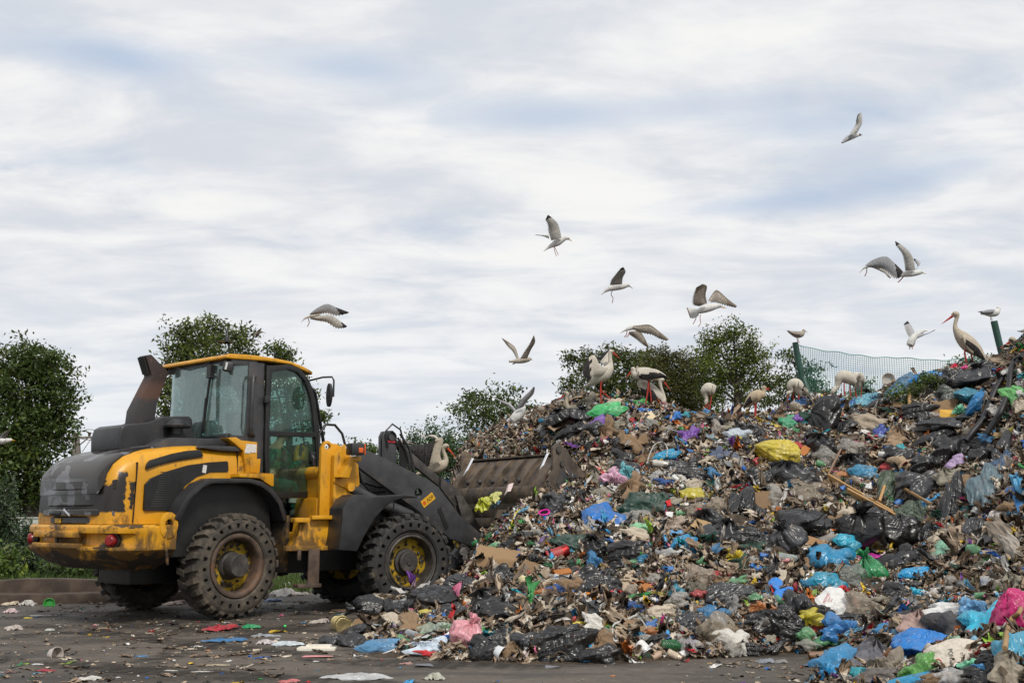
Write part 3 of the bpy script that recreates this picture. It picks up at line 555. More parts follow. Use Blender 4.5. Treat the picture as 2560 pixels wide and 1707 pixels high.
for y in (-1.42, 1.13):
    m = Q(); m.prism(RP, y, y+.06 if y > 0 else y+.05); sp_ = m.build('bucket_side', BKT, bk, bevel=.01)
    yo = y-.012 if y < 0 else y+.072
    m = Q(); m.plate([(2.36, 1.80), (2.47, 2.01), (2.56, 2.02), (2.80, 1.90), (3.0, 1.70), (3.12, 1.45), (2.95, 1.40), (2.55, 1.45)], [[(2.52, 1.97), (2.74, 1.82), (2.70, 1.74)], [(2.80, 1.72), (2.98, 1.52), (2.76, 1.52)]], yo, yo+.012 if y < 0 else yo-.012); m.build('stiffener', DGR, sp_, bevel=.003)
    m = Q(); m.lathe([(.0, 0), (.05, 0), (.05, .04)], 16, (2.40, yo-.02, 2.30)); m.lathe([(.0, 0), (.045, 0), (.045, .04)], 16, (2.47, yo-.02, 2.09)); m.lathe([(.025, 0), (.045, 0), (.045, .03), (.025, .03)], 16, (2.92, yo-.02, 1.86)); m.build('pivot_pin', GRS, sp_)
for y, A_, B_, C_ in ((-1.15, (2.42, 2.25), (2.22, 1.88), (2.0, 1.42)), (.95, (2.42, 2.27), (2.24, 1.93), (2.04, 1.50))):
    m = Q(); m.tube([(B_[0], y, B_[1]), (C_[0], y, C_[1])], .068, 14); tc_ = m.build('tipping_cylinder', RST, LR, smooth=40)
    m = Q(); m.tube([(A_[0], y, A_[1]), (B_[0]-.02, y, B_[1]-.02)], .032, 12); m.build('piston_rod', CHR, tc_)
m = Q(); m.prism([(1.80, 1.20), (1.84, 1.40), (2.02, 1.40), (2.15, 1.52), (2.75, 1.78), (2.80, 1.70), (2.45, 1.42), (2.2, 1.2), (2.05, 1.0), (1.92, .98)], -.62, -.54); m.prism([(1.80, 1.20), (1.84, 1.40), (2.02, 1.40), (2.15, 1.52), (2.6, 1.66), (2.45, 1.42), (2.2, 1.2), (2.05, 1.0), (1.92, .98)], .40, .48); m.box((2.0, -.07, 1.2), (.12, 1.0, .14)); m.tube([(1.93, -.66, 1.35), (2.0, -.68, 1.45), (1.93, -.68, 1.10), (1.92, -.66, .9)], .03, 8); m.build('quick_coupler', BKT, LR, bevel=.01)
# ---------------------------------------------------------------- ground, kerb, background land
def asphalt_mat():
    t = NT('dirty_wet_asphalt'); n = t.noise(.55, 6, .6, .4, stretch=(.6, 1, 1)); f = t.noise(9, 8, .75); g_ = t.noise(70, 3, .7)
    col = t.mix(t.ramp(n, .35, .68), (.062, .052, .042), (.130, .111, .092)); col = t.mix(t.ramp(f, .48, .75), col, (.165, .142, .118)); col = t.mix(t.ramp(f, .46, .28), col, (.034, .028, .022))
    tr = t.ramp(t.noise(1.1, 5, .6, .6, stretch=(.25, 2.4, 1)), .54, .70); col = t.mix(t.math('MULTIPLY', tr, .65), col, (.030, .024, .019))
    wet = t.ramp(t.noise(.85, 6, .62, 1.0, stretch=(.45, 1.3, 1)), .53, .60); col = t.mix(t.math('MULTIPLY', wet, .5), col, (.020, .016, .012))
    col = t.mix(t.ramp(g_, .62, .72), col, (.18, .165, .15)); col = t.mix(t.ramp(t.noise(95, 2, .6), .70, .74), col, (.28, .26, .24))
    rg = t.math('SUBTRACT', t.ramp(t.math('ADD', n, t.math('MULTIPLY', f, .5)), .5, 1.0, .6, .92), t.math('MULTIPLY', wet, .22))
    return t.bsdf(col, rg, 0, t.bump(t.math('ADD', f, t.math('MULTIPLY', g_, .4)), .55, .03), .4)
m = MB(); m.add([(-60, -20, 0), (60, -20, 0), (60, 17.2, 0), (-60, 17.2, 0)], [(0, 1, 2, 3)]); m.add([(-6, 17.2, 0), (60, 17.2, 0), (60, 60, 0), (-6, 60, 0)], [(0, 1, 2, 3)])
tag(m.build('yard_ground', asphalt_mat(), smooth=0), kind='structure')
def soil_mat():
    t = NT('grassy_soil'); c = t.mix(t.ramp(t.noise(.8, 6), .35, .65), (.030, .042, .016), (.060, .072, .028)); return t.bsdf(c, .9, 0, t.bump(t.noise(6, 6), .6, .1))
m = MB(); m.add([(-900, -100, -.012), (900, -100, -.012), (900, 1400, -.012), (-900, 1400, -.012)], [(0, 1, 2, 3)]); tag(m.build('terrain', soil_mat(), smooth=0), kind='structure')
# rusty stepped kerb along the yard edge
KB = plain('rusty_kerb', (.055, .036, .026), .8, var=.4, scale=3, bump=.3, dirt=(.09, .07, .05), dlo=.45, dhi=.75, dscale=6)
for z0, z1, d0, d1, nm in ((.0, .15, 0, .45, 'kerb'), (.0, .34, .45, .75, 'kerb')):
    m = MB(); a = Vector((-9.0, 14.95, 0)); b = Vector((-4.3, 16.15, 0)); dr = (b-a).normalized(); nr = Vector((-dr.y, dr.x, 0)); segs = 9
    rings = []
    for i in range(segs+1):
        p = a.lerp(b, i/segs); j = rnd.uniform(-.03, .012); rings.append([p+nr*d0+Vector((0, 0, z0)), p+nr*(d0+.01)+Vector((0, 0, z1+j)), p+nr*d1+Vector((0, 0, z1+j)), p+nr*d1+Vector((0, 0, z0))])
    m.loft(rings); tag(m.build(nm, KB, bevel=.012), kind='structure')
# faint painted line
m = MB(); n_ = 60
for i in range(n_):
    if rnd.random() < .30: continue
    a = on_ground(-40, 1566).lerp(on_ground(760, 1523), i/n_); b = on_ground(-40, 1566).lerp(on_ground(760, 1523), (i+rnd.uniform(.5, 1.))/n_); wd = rnd.uniform(.02, .05); o_ = Vector((0, rnd.uniform(-.02, .02), .004))
    m.add([a+o_+Vector((0, -wd/2, 0)), b+o_+Vector((0, -wd/2, 0)), b+o_+Vector((0, wd/2, 0)), a+o_+Vector((0, wd/2, 0))], [(0, 1, 2, 3)])
tag(m.build('painted_line', plain('worn_white_paint', (.27, .26, .24), .8, var=.3, scale=30, dirt=(.09, .08, .07), dlo=.4, dhi=.6, dscale=25), smooth=0, weld=False), kind='structure')

# dark smeared tracks left by the tyres
def track_mat():
    t = NT('tyre_smear'); v = t.attr(); sp = t.n('ShaderNodeSeparateColor'); t.l(v, sp.inputs[0]); n = t.ramp(t.noise(2.2, 6, .65, .6), .38, .62); bl = t.ramp(t.math('ABSOLUTE', t.math('SUBTRACT', t.math('FRACT', t.math('MULTIPLY', sp.outputs[0], 40)), .5)), .12, .24)
    f = t.math('MULTIPLY', t.math('MULTIPLY', n, sp.outputs[1]), t.math('MULTIPLY_ADD', bl, .45, .35)); p = t.n('ShaderNodeBsdfPrincipled'); p.inputs['Base Color'].default_value = (.026, .020, .015, 1); p.inputs['Roughness'].default_value = .75; tr = t.n('ShaderNodeBsdfTransparent'); mx_ = t.n('ShaderNodeMixShader'); t.l(f, mx_.inputs[0]); t.l(tr.outputs[0], mx_.inputs[1]); t.l(p.outputs[0], mx_.inputs[2]); t.l(mx_.outputs[0], t.out.inputs[0]); return t.m
TRK = track_mat()
for k, pts in enumerate((((-3.9, 13.1), (-4.6, 12.2), (-5.6, 11.2), (-7.4, 10.0)), ((-5.5, 14.3), (-6.4, 13.4), (-7.8, 12.6), (-9.5, 12.0)), ((-1.9, 13.6), (-2.6, 12.3), (-3.2, 10.6), (-3.3, 8.4)), ((.6, 8.9), (-1.4, 9.4), (-3.6, 10.9), (-6.6, 13.0)), ((1.9, 7.6), (-.6, 8.0), (-3.2, 8.9), (-6.2, 10.2)))):
    P = []; n_ = 40; 
    for i in range(n_+1):
        t_ = i/n_*(len(pts)-1); a = min(int(t_), len(pts)-2); f_ = t_-a; f_ = f_*f_*(3-2*f_)*.4+f_*.6; P.append(Vector((*pts[a], .003+.0006*k)).lerp(Vector((*pts[a+1], .003+.0006*k)), f_))
    V, Cc_ = [], []
    for i, p in enumerate(P):
        dr = (P[min(i+1, n_)]-P[max(i-1, 0)]).normalized(); sd_ = Vector((-dr.y, dr.x, 0)); fade = min(1, i/8, (n_-i)/8)
        for q, al in ((-.24, 0), (-.17, 1), (.17, 1), (.24, 0)): V.append(tuple(p+sd_*q)); Cc_.append((i/n_, al*fade, 0))
    F = [(i*4+j, i*4+j+1, i*4+5+j, i*4+4+j) for i in range(n_) for j in range(3)]; link_mesh('tyre_track', np_mesh('tyre_track', np.array(V), [np.array(F)], TRK, np.array(Cc_)), kind='structure')
# ---------------------------------------------------------------- rubbish heap: ground form
HP = [  # (u, v, distance): points of the slope
 (1500,1590,9.85),(1200,1600,9.9),(1800,1585,9.9),(1000,1600,10.2),(1500,1500,10.8),(1250,1500,11.0),(1800,1500,10.7),(2050,1500,10.6),(1100,1520,11.2),(950,1560,11.0),(870,1545,11.4),(980,1500,12.2),
 (1400,1400,12.2),(1650,1400,12.0),(1900,1400,12.0),(1180,1440,12.6),(1100,1450,12.9),(1250,1370,13.4),(1500,1300,13.7),(1700,1300,13.4),(1900,1300,13.5),(1380,1300,14.1),(1300,1340,14.0),
 (2150,1400,12.9),(2250,1380,13.4),(2150,1300,14.2),(2280,1320,14.0),(1600,1200,15.0),(1800,1200,15.0),(2000,1200,15.3),(2200,1200,15.4),(1480,1230,15.2),(1600,1110,16.5),(1800,1110,16.6),(2000,1100,16.7),(2200,1090,16.8),(1450,1140,16.8),
 (1317,1262,14.6),(1375,1212,15.0),(1255,1300,14.5),(1425,1185,15.3),(1462,1212,15.0),(1225,1340,14.2),(1300,1160,18.0),(1200,1190,18.2),(1130,1230,18.6),(1150,1125,19.3),(1200,1090,19.2),(1260,1062,19.0),(1330,1040,18.8),(1376,1035,18.6),(1440,1022,18.3),(1507,1012,18.0),(1575,1000,18.0),(1661,1012,18.3),(1748,1042,18.8),(1858,1056,19.2),(1954,1024,19.2),(2033,1008,19.1),(2092,1014,19.0),(2138,1010,18.9),(2206,990,18.6),(2250,955,18.4),(2300,945,18.3),(2349,950,18.2),(2410,945,18.0),(2461,925,17.6),(2506,900,16.6),(2560,880,15.6),(2650,840,15.0),
 (2300,1030,17.2),(2400,1000,17.0),(2450,1000,16.4),(2560,980,14.6),(2500,1080,14.6),(2420,1150,14.4),(2350,1250,13.9),(2450,1250,13.2),(2560,1150,13.2),(2560,1300,12.2),(2450,1400,11.8),(2350,1400,12.3),(2560,1420,11.0),(2650,1300,11.6),(2700,1100,12.8),
 (2250,1480,11.4),(2350,1500,10.7),(2450,1490,10.2),(2200,1560,9.9),(2300,1560,9.4),(2400,1540,9.0),(2500,1500,8.8),(2560,1470,8.7),(2100,1600,9.2),(2150,1640,8.3),(2250,1640,8.0),(2350,1620,7.7),(2450,1590,7.4),(2560,1570,7.1),(2150,1700,7.5),(2250,1700,7.0),(2400,1690,6.5),(2560,1680,6.1),(2680,1600,6.4)]
XYZ = [tuple(at(u, v, Y)) for u, v, Y in HP]
for u, v in ((740,1600),(900,1640),(1050,1648),(1200,1655),(1350,1658),(1500,1656),(1650,1650),(1800,1645),(1950,1638),(2030,1632)): p = on_ground(u, v); XYZ += [(p.x, p.y, .0), (p.x-.05, p.y-.7, -.25)]
XYZ += [(-2.1,11.0,-.2),(-1.9,11.6,-.06),(-1.6,12.4,-.05),(-1.55,13.2,-.05),(-1.0,13.55,.12),(-.45,14.1,.35),(-2.6,12.5,-.3),(-2.6,10.3,-.3),(-3.2,11.5,-.4),(-2,14.6,-.15),(-1.2,15.2,0.05),(-.5,15.8,.4),(.2,16.4,.95),(-3,16,-.3),(-1.5,17.5,0),(-1.6,19,-.05),(-2.6,20,-.3),(-.3,17.4,1.0),
 (2.0,7.6,-.15),(1.7,8.4,-.15),(1.6,6.5,-.5),(2.2,6.3,-.1),(2.4,5.4,-.2),(4.0,5.0,.2),(-1.5,21.5,0),(0,22,1.2),(1.5,22,1.8),(3,22.5,1.6),(5,22.5,1.7),(7,22,2.4),(9,22,3.0),(0,26,-.3),(4,27,-.3),(8,27,-.3),(11,24,1.0),(11,18,3.6),(10,14,3.0),(9,10,1.5),(8,7,.8),(6,5,.4)]
XYZ = np.array(XYZ)
def _phi(r2): return .5*r2*np.log(r2+1e-9)
def _fit(P):
    n = len(P); d2 = ((P[:, None, :2]-P[None, :, :2])**2).sum(-1); A = np.zeros((n+3, n+3)); A[:n, :n] = _phi(d2)+np.eye(n)*.06
    A[:n, n] = 1; A[:n, n+1:] = P[:, :2]; A[n, :n] = 1; A[n+1:, :n] = P[:, :2].T; return np.linalg.solve(A, np.concatenate([P[:, 2], np.zeros(3)]))
_W = _fit(XYZ)
def heap_raw(x, y):
    x = np.asarray(x, float); y = np.asarray(y, float); sh = x.shape; x = x.ravel(); y = y.ravel(); out = np.empty(len(x))
    for i in range(0, len(x), 20000):
        a, b = x[i:i+20000], y[i:i+20000]; d2 = (a[:, None]-XYZ[None, :, 0])**2+(b[:, None]-XYZ[None, :, 1])**2
        out[i:i+20000] = _phi(d2) @ _W[:-3]+_W[-3]+_W[-2]*a+_W[-1]*b
    return out.reshape(sh)
# lumps of the surface, on a grid that everything else reads its height from
GX0, GX1, GY0, GY1, GS = -4.0, 12.0, 4.6, 27.5, .05
gx = np.arange(GX0, GX1+1e-6, GS); gy = np.arange(GY0, GY1+1e-6, GS); GXX, GYY = np.meshgrid(gx, gy)
HZ = heap_raw(GXX, GYY)
def vnoise(x, y, sc, seed):           # smooth value noise
    g_ = np.random.default_rng(seed).random((128, 128)); X_, Y_ = x*sc, y*sc; i, j = np.floor(X_).astype(int), np.floor(Y_).astype(int); fx, fy = X_-i, Y_-j
    fx = fx*fx*(3-2*fx); fy = fy*fy*(3-2*fy); a = g_[i % 128, j % 128]; b = g_[(i+1) % 128, j % 128]; c = g_[i % 128, (j+1) % 128]; d = g_[(i+1) % 128, (j+1) % 128]
    return (a*(1-fx)+b*fx)*(1-fy)+(c*(1-fx)+d*fx)*fy-.5
amp = np.clip(HZ*1.2+.15, 0, 1)
HZ = HZ+amp*(.30*vnoise(GXX, GYY, 1.0, 1)+.20*vnoise(GXX, GYY, 2.3, 2)+.10*vnoise(GXX, GYY, 5.1, 3)+.05*vnoise(GXX, GYY, 11, 4))
def hz(x, y):
    fx = np.clip((np.asarray(x, float)-GX0)/GS, 0, len(gx)-1.001); fy = np.clip((np.asarray(y, float)-GY0)/GS, 0, len(gy)-1.001); i, j = fx.astype(int), fy.astype(int); a, b = fx-i, fy-j
    return (HZ[j, i]*(1-a)+HZ[j, i+1]*a)*(1-b)+(HZ[j+1, i]*(1-a)+HZ[j+1, i+1]*a)*b
def hnorm(x, y, e=.15):
    n = np.stack([-(hz(x+e, y)-hz(x-e, y))/(2*e), -(hz(x, y+e)-hz(x, y-e))/(2*e), np.ones_like(np.asarray(x, float))], -1); return n/np.linalg.norm(n, axis=-1, keepdims=True)
_ts = np.arange(5.0, 24, .02)
def hit(u, v):                        # where a line of sight meets the heap (or the ground)
    r = ray(u, v); p = CAM+r*(_ts/r[1])[:, None]; h = np.maximum(hz(p[:, 0], p[:, 1]), 0); k = np.argmax(p[:, 2] <= h)
    if p[k, 2] > h[k]: return None
    return Vector((p[k, 0], p[k, 1], h[k]))
def heap_base_mat():
    t = NT('rubbish_mulch'); f = t.noise(7, 9, .75, .6); g_ = t.noise(28, 6, .7, .3)
    c = t.mix(t.ramp(f, .3, .7), (.030, .022, .016), (.14, .105, .073)); c = t.mix(t.ramp(g_, .55, .75), c, (.17, .145, .115)); c = t.mix(t.ramp(t.noise(15, 3), .66, .7), c, (.012, .012, .013))
    return t.bsdf(c, .85, 0, t.bump(t.math('ADD', f, g_), .9, .06), .3)
mask = HZ > -.04
V = np.stack([GXX, GYY, HZ], -1).reshape(-1, 3); nxg = len(gx)
q = mask[:-1, :-1] | mask[1:, :-1] | mask[:-1, 1:] | mask[1:, 1:]; jj, ii = np.nonzero(q); k0 = jj*nxg+ii; F = np.stack([k0, k0+1, k0+nxg+1, k0+nxg], -1)
us, invx = np.unique(F, return_inverse=True)
link_mesh('rubbish_heap_mass', np_mesh('rubbish_heap_mass', V[us], [invx.reshape(F.shape)], heap_base_mat(), smooth=True), label='tall heap of mixed household rubbish filling the right of the yard', cat='rubbish heap', kind='stuff')
# ---------------------------------------------------------------- things lying on the heap and the yard
def film_mat(name, rough, bumpy, dirt, trans=0., clear=0., pale=.22, sc=1.0):
    t = NT(name); c = t.objcol(); f = t.noise(2.2, 7, .65, .8)
    if pale and not clear: c = t.mix(t.ramp(f, .40, .75, 0, pale), c, t.mix(.5, c, (.75, .75, .75)))
    d = t.ramp(t.noise(2.4, 6, .58, .5), .47, .72, 0, dirt); c = t.mix(d, c, (.085, .064, .046))
    if not clear and pale: c = t.mix(t.ramp(t.noise(7, 5, .7, 1.), .56, .62, 0, .35), c, t.mix(.7, c, (.02, .02, .02)))
    wn = t.n('ShaderNodeTexNoise'); t.l(t.coord(), wn.inputs['Vector']); wn.inputs['Scale'].default_value = 1.6; wn.inputs['Detail'].default_value = 3
    va = t.n('ShaderNodeVectorMath', operation='MULTIPLY_ADD'); t.l(wn.outputs['Color'], va.inputs[0]); va.inputs[1].default_value = (.9, .9, .9); t.l(t.coord(), va.inputs[2])
    def vor(scale, st):
        mp = t.n('ShaderNodeMapping'); mp.inputs['Scale'].default_value = st; t.l(va.outputs[0], mp.inputs[0]); x = t.n('ShaderNodeTexVoronoi', feature='DISTANCE_TO_EDGE'); x.inputs['Scale'].default_value = scale; t.l(mp.outputs[0], x.inputs['Vector']); return x.outputs['Distance']
    h = t.math('ADD', t.math('MULTIPLY', vor(2.2*sc, (1, .3, 1)), 1.0), t.math('MULTIPLY', vor(5.0*sc, (.3, 1, 1)), .5)); h = t.math('ADD', h, t.math('MULTIPLY', t.noise(5, 3, .5), .10))
    b = t.bump(h, bumpy, .10); rg = t.math('MULTIPLY_ADD', d, .5, rough)
    p = t.n('ShaderNodeBsdfPrincipled'); t.l(c, p.inputs['Base Color']); t.l(rg, p.inputs['Roughness']); t.l(b, p.inputs['Normal']); p.inputs['Specular IOR Level'].default_value = .55
    sh = p.outputs[0]
    if trans:
        tr = t.n('ShaderNodeBsdfTranslucent'); t.l(c, tr.inputs[0]); m_ = t.n('ShaderNodeMixShader'); m_.inputs[0].default_value = trans; t.l(sh, m_.inputs[1]); t.l(tr.outputs[0], m_.inputs[2]); sh = m_.outputs[0]
    if clear:
        tr = t.n('ShaderNodeBsdfTransparent'); t.l(t.mix(.45, c, (1., 1., 1.)), tr.inputs[0]); m_ = t.n('ShaderNodeMixShader'); t.l(t.ramp(f, .3, .7, clear*1.2, clear*.5), m_.inputs[0]); t.l(sh, m_.inputs[1]); t.l(tr.outputs[0], m_.inputs[2]); sh = m_.outputs[0]
    t.l(sh, t.out.inputs[0]); return t.m
BAGB = film_mat('black_bin_film', .30, .20, .16, 0, 0, 0.); BAGC = film_mat('coloured_film', .28, .24, .30, .18); BAGT = film_mat('clear_film', .22, .35, .4, .2, .5); CLOTH = film_mat('soiled_cloth', .85, .25, .45, 0, 0, .15); BAGN = film_mat('woven_film', .45, .25, .35, .1)
def obj_mat(name, rough, metal=0., dirt=.35, clear=0.):
    t = NT(name); c = t.objcol(); d = t.ramp(t.noise(6, 7, .7), .5, .8, 0, dirt); c = t.mix(d, c, (.08, .06, .042)); b = t.bump(t.noise(14, 3), .25, .02)
    if not clear: return t.bsdf(c, t.math('MULTIPLY_ADD', d, .4, rough), metal, b)
    p = t.n('ShaderNodeBsdfPrincipled'); t.l(c, p.inputs['Base Color']); p.inputs['Roughness'].default_value = rough; t.l(b, p.inputs['Normal']); tr = t.n('ShaderNodeBsdfTransparent'); t.l(t.mix(.35, c, (1., 1., 1.)), tr.inputs[0])
    m_ = t.n('ShaderNodeMixShader'); fr = t.n('ShaderNodeLayerWeight'); fr.inputs[0].default_value = .35; t.l(t.ramp(fr.outputs['Facing'], .1, .9, clear, .15), m_.inputs[0]); t.l(p.outputs[0], m_.inputs[1]); t.l(tr.outputs[0], m_.inputs[2]); t.l(m_.outputs[0], t.out.inputs[0]); return t.m
HARD = obj_mat('coloured_plastic', .35); CARD = obj_mat('pulp_card', .85, 0, .5); TIN = obj_mat('tin_plate', .3, .85, .25); PET = obj_mat('clear_bottle_plastic', .15, 0, .3, .6); WOOD = obj_mat('raw_wood', .75, 0, .45); RUBB = obj_mat('black_rubber', .5, 0, .35)
def N3(x, y, z): return mnoise.noise(Vector((x, y, z)))
def tri(x): return 2*np.abs(x-np.floor(x+.5))                  # straight creases
def creases(x, y, r, n, f0, f1, stretch=1.0):
    z = np.zeros_like(x); wx = .16*np.sin(2.3*y+r.random()*6)+.08*np.sin(5.1*x+r.random()*6); wy = .16*np.sin(2.1*x+r.random()*6)+.08*np.sin(4.7*y+r.random()*6)
    for k in range(n):
        a = r.random()*math.pi; f = f0*(f1/f0)**(k/max(1, n-1)); cx, cy = math.cos(a)*stretch, math.sin(a); q = math.hypot(cx, cy); cx, cy = cx/q, cy/q
        g = np.clip(.5+.9*np.sin(1.7*(x*cy-y*cx)+r.random()*6)+.5*np.sin(1.3*x+r.random()*6), 0, 1)      # a crease runs only part of the way
        z += g*tri(f*((x+wx)*cx+(y+wy)*cy)+r.random())**1.15*r.uniform(.5, 1)*(f0/f)**.75
    return z/max(1, n**.5)
def quads(n, k, wrap):
    F = []
    for i in range(n-1):
        for j in range(k if wrap else k-1): F.append((i*k+j, i*k+(j+1) % k, (i+1)*k+(j+1) % k, (i+1)*k+j))
    return F
def bag_full(seed, lump=.16, mat=BAGB, knot=True, tall=.8):
    r = np.random.default_rng(seed); NT_, NP = 80, 56; th = np.linspace(0, 2*math.pi, NT_, endpoint=False)[None, :]; q = np.linspace(0, 1, NP)[:, None]; th, q = np.broadcast_arrays(th, q)
    q0 = .16 if knot else 0.; s = np.clip((q-q0)/(1-q0), 0, 1); a = math.pi*s**.92; d = np.stack([np.sin(a)*np.cos(th), np.sin(a)*np.sin(th), np.cos(a)], -1)
    R = np.full(th.shape, 9.)                                    # contents press flat-ish faces into the bag
    for _ in range(26):
        n = r.normal(0, 1, 3); n /= np.linalg.norm(n); c = np.clip(d @ n, .02, 1); t_ = r.uniform(.80, 1.12)/c; h = np.clip(.5+.5*(t_-R)/.16, 0, 1); R = t_*(1-h)+R*h-.16*h*(1-h)
    R = np.clip(R, .5, 1.25); kf = int(r.integers(8, 13)); wob = .5*np.sin(3*s*3+r.random()*6)+.35*np.sin(th*2+r.random()*6)
    near = np.exp(-(s/.30)**2) if knot else .25*np.exp(-(s/.5)**2)
    fold = tri(kf*th/(2*math.pi)+.35*wob+r.random())*(.20*near+.05)+tri((2*kf+3)*th/(2*math.pi)+.5*wob+r.random())*(.08*near+.035)
    X, Y = th*1.1+.0*s, s*3.2; cr = creases(X*np.sin(a), Y, r, 9, .7, 3.2)
    R = R-fold-lump*1.1*(cr-cr.mean()); xy = R[..., None]*d; z = xy[..., 2]*np.where(xy[..., 2] > 0, tall, tall*.72); x, y = xy[..., 0], xy[..., 1]
    if knot:
        k = q < q0; u = np.clip(q/q0, 0, 1); zt = z[int(q0*NP)+1].max(); rad = .07+.05*u+.24*(1-u)**1.3*(1+.5*np.sin(kf*.5*th+r.random()*6)); x = np.where(k, rad*np.cos(th), x); y = np.where(k, rad*np.sin(th), y); z = np.where(k, zt-.10+.34*(1-u)+.07*np.sin(th*3)*(1-u), z)
    ln = r.uniform(-.28, .28); x = x+ln*np.maximum(z, 0); z = np.maximum(z, -.52)
    m = MB(); m.add(list(map(tuple, np.stack([x, y, z], -1).reshape(-1, 3).tolist())), quads(NP, NT_, True)); return m.mesh('bag', mat, 0, 180, weld=True)
def crumple(seed, mat, n=58, h=.30, fold=.26, fs_=1.6, aniso=1.0, ragged=.22, dome=1.0, gather=None):
    r = np.random.default_rng(seed); u, v = np.meshgrid(np.linspace(-1, 1, n), np.linspace(-1, 1, n), indexing='ij'); x, y = u*np.sqrt(1-v*v/2), v*np.sqrt(1-u*u/2); rr = np.hypot(x, y); th = np.arctan2(y, x)
    k = 1+ragged*sum(np.sin(j*th+r.random()*6)*r.uniform(.3, 1)/(.55+.35*j) for j in (1, 2, 3, 5, 8)); k = k*(1-.25*ragged/.2*np.clip(np.sin(r.integers(3, 5)*th+r.random()*6), 0, 1)*rr); x, y = x*k, y*k
    z = dome*h*(1-rr**2.2)*(1+.5*np.sin(1.6*x+r.random()*6)*np.sin(1.6*y+r.random()*6)); c = creases(x, y, r, 13, .45*fs_, 3.4*fs_, aniso); z = z+fold*1.7*(c-c.mean())
    if gather is None: gather = r.random() < .55
    if gather and aniso > .6:                                    # pulled together at a knot near the rim
        ga = r.random()*6.3; gx_, gy_ = .62*math.cos(ga), .62*math.sin(ga); gd = np.hypot(x-gx_, y-gy_); gt = np.arctan2(y-gy_, x-gx_); w = np.exp(-(gd/.75)**2)
        z += .34*fold/.3*w*(tri(7*gt/6.283+.25*np.sin(3*gd)+r.random())-.5)+.16*np.exp(-(gd/.16)**2)
    z -= .35*np.clip(rr-.80, 0, 1)/.2*h; c2 = creases(x+5, y+3, r, 6, 1.2, 4); x = x+.10*fold/.3*(c2-c2.mean()); y = y+.10*fold/.3*np.roll(c2-c2.mean(), 7, 0)
    m = MB(); m.add(list(map(tuple, np.stack([x, y, z], -1).reshape(-1, 3).tolist())), quads(n, n, False)); return m.mesh('crumple', mat, 0, 75)
def revolve(prof, n=20, dent=0., seed=0, mats=HARD, mis=None):
    r = random.Random(seed); m = MB(); o = r.random()*40; rings = []
    for k, (rad, h) in enumerate(prof):
        rings.append([(h, rad*(1+dent*N3(h*1.7+o, math.cos(q)*1.2, math.sin(q)*1.2)*2)*math.cos(q), rad*(1+dent*N3(h*1.7, math.cos(q)*1.2+o, math.sin(q)*1.2)*2)*math.sin(q)) for q in (2*math.pi*j/n for j in range(n))])
    for k in range(len(rings)-1): m.loft([rings[k], rings[k+1]], False, (mis[k] if mis else 0))
    return m.mesh('revolved', mats, 0, 40)
PRO = {}
PRO['full'] = [bag_full(s_, .17, BAGB, True, .8) for s_ in range(6)]; PRO['fullc'] = [bag_full(20+s_, .14, BAGC, True, .8) for s_ in range(4)]; PRO['sack'] = [bag_full(40+s_, .22, BAGC, False, .7) for s_ in range(4)]; PRO['sackb'] = [bag_full(50+s_, .24, BAGB, False, .7) for s_ in range(4)]
PRO['loose'] = [crumple(60+s_, BAGC, 60, .30, .34, 1.3, 1, .26) for s_ in range(6)]; PRO['looseb'] = [crumple(80+s_, BAGB, 60, .30, .36, 1.2, 1, .28) for s_ in range(6)]
PRO['clear'] = [crumple(100+s_, BAGT, 56, .30, .36, 1.5, 1, .28) for s_ in range(5)]; PRO['cloth'] = [crumple(120+s_, CLOTH, 54, .26, .32, 1.0, 1.0, .36) for s_ in range(6)]
PRO['drape'] = [crumple(140+s_, BAGB, 64, .22, .36, 2.0, .22, .22) for s_ in range(4)]; PRO['drapec'] = [crumple(150+s_, BAGN, 60, .20, .32, 2.0, .25, .24) for s_ in range(4)]; PRO['drapet'] = [crumple(160+s_, CLOTH, 56, .22, .32, 1.8, .25, .28) for s_ in range(3)]
def cardsheet(seed):
    r = np.random.default_rng(seed); n = 18; u, v = np.meshgrid(np.linspace(-1, 1, n), np.linspace(-1, 1, n), indexing='ij'); q = r.uniform(-.28, .28, (4, 2)); wq = [(1-u)*(1-v)/4, (1+u)*(1-v)/4, (1+u)*(1+v)/4, (1-u)*(1+v)/4]
    x = u+sum(w_*c[0] for w_, c in zip(wq, q)); y = v+sum(w_*c[1] for w_, c in zip(wq, q)); a = r.random()*3; d = x*math.cos(a)+y*math.sin(a)-r.uniform(-.3, .3); z = -np.abs(d)*r.uniform(.15, .6)+.06*creases(x, y, r, 6, .6, 2.5)+.12*np.clip(np.abs(u)-.75, 0, 1)
    e = (np.abs(u) > .99) | (np.abs(v) > .99); x = x+e*r.normal(0, .035, x.shape); y = y+e*r.normal(0, .035, x.shape); m = MB(); m.add(list(map(tuple, np.stack([x, y, z*.6+.12], -1).reshape(-1, 3).tolist())), quads(n, n, False)); return m.mesh('card', CARD, 0, 30)
PRO['card'] = [cardsheet(170+s_) for s_ in range(6)]
BOT = [(0, -1), (.26, -1), (.31, -.95), (.32, -.6), (.30, -.5), (.32, -.4), (.32, .1), (.30, .25), (.20, .6), (.115, .78), (.115, .86)]; CAP = [(.135, .86), (.135, 1.), (0, 1.)]
PRO['bottle'] = [revolve(BOT+CAP, 18, d_, s_, [PET, HARD], [0]*10+[1]*3) for s_, d_ in ((1, .08), (2, .22), (3, .35), (4, .15))]
PRO['flask'] = [revolve([(0, -1), (.36, -1), (.40, -.95), (.40, .2), (.33, .45), (.18, .6), (.16, .66), (.20, .66), (.20, .95), (.1, 1), (0, 1)], 18, .06, 9, HARD)]
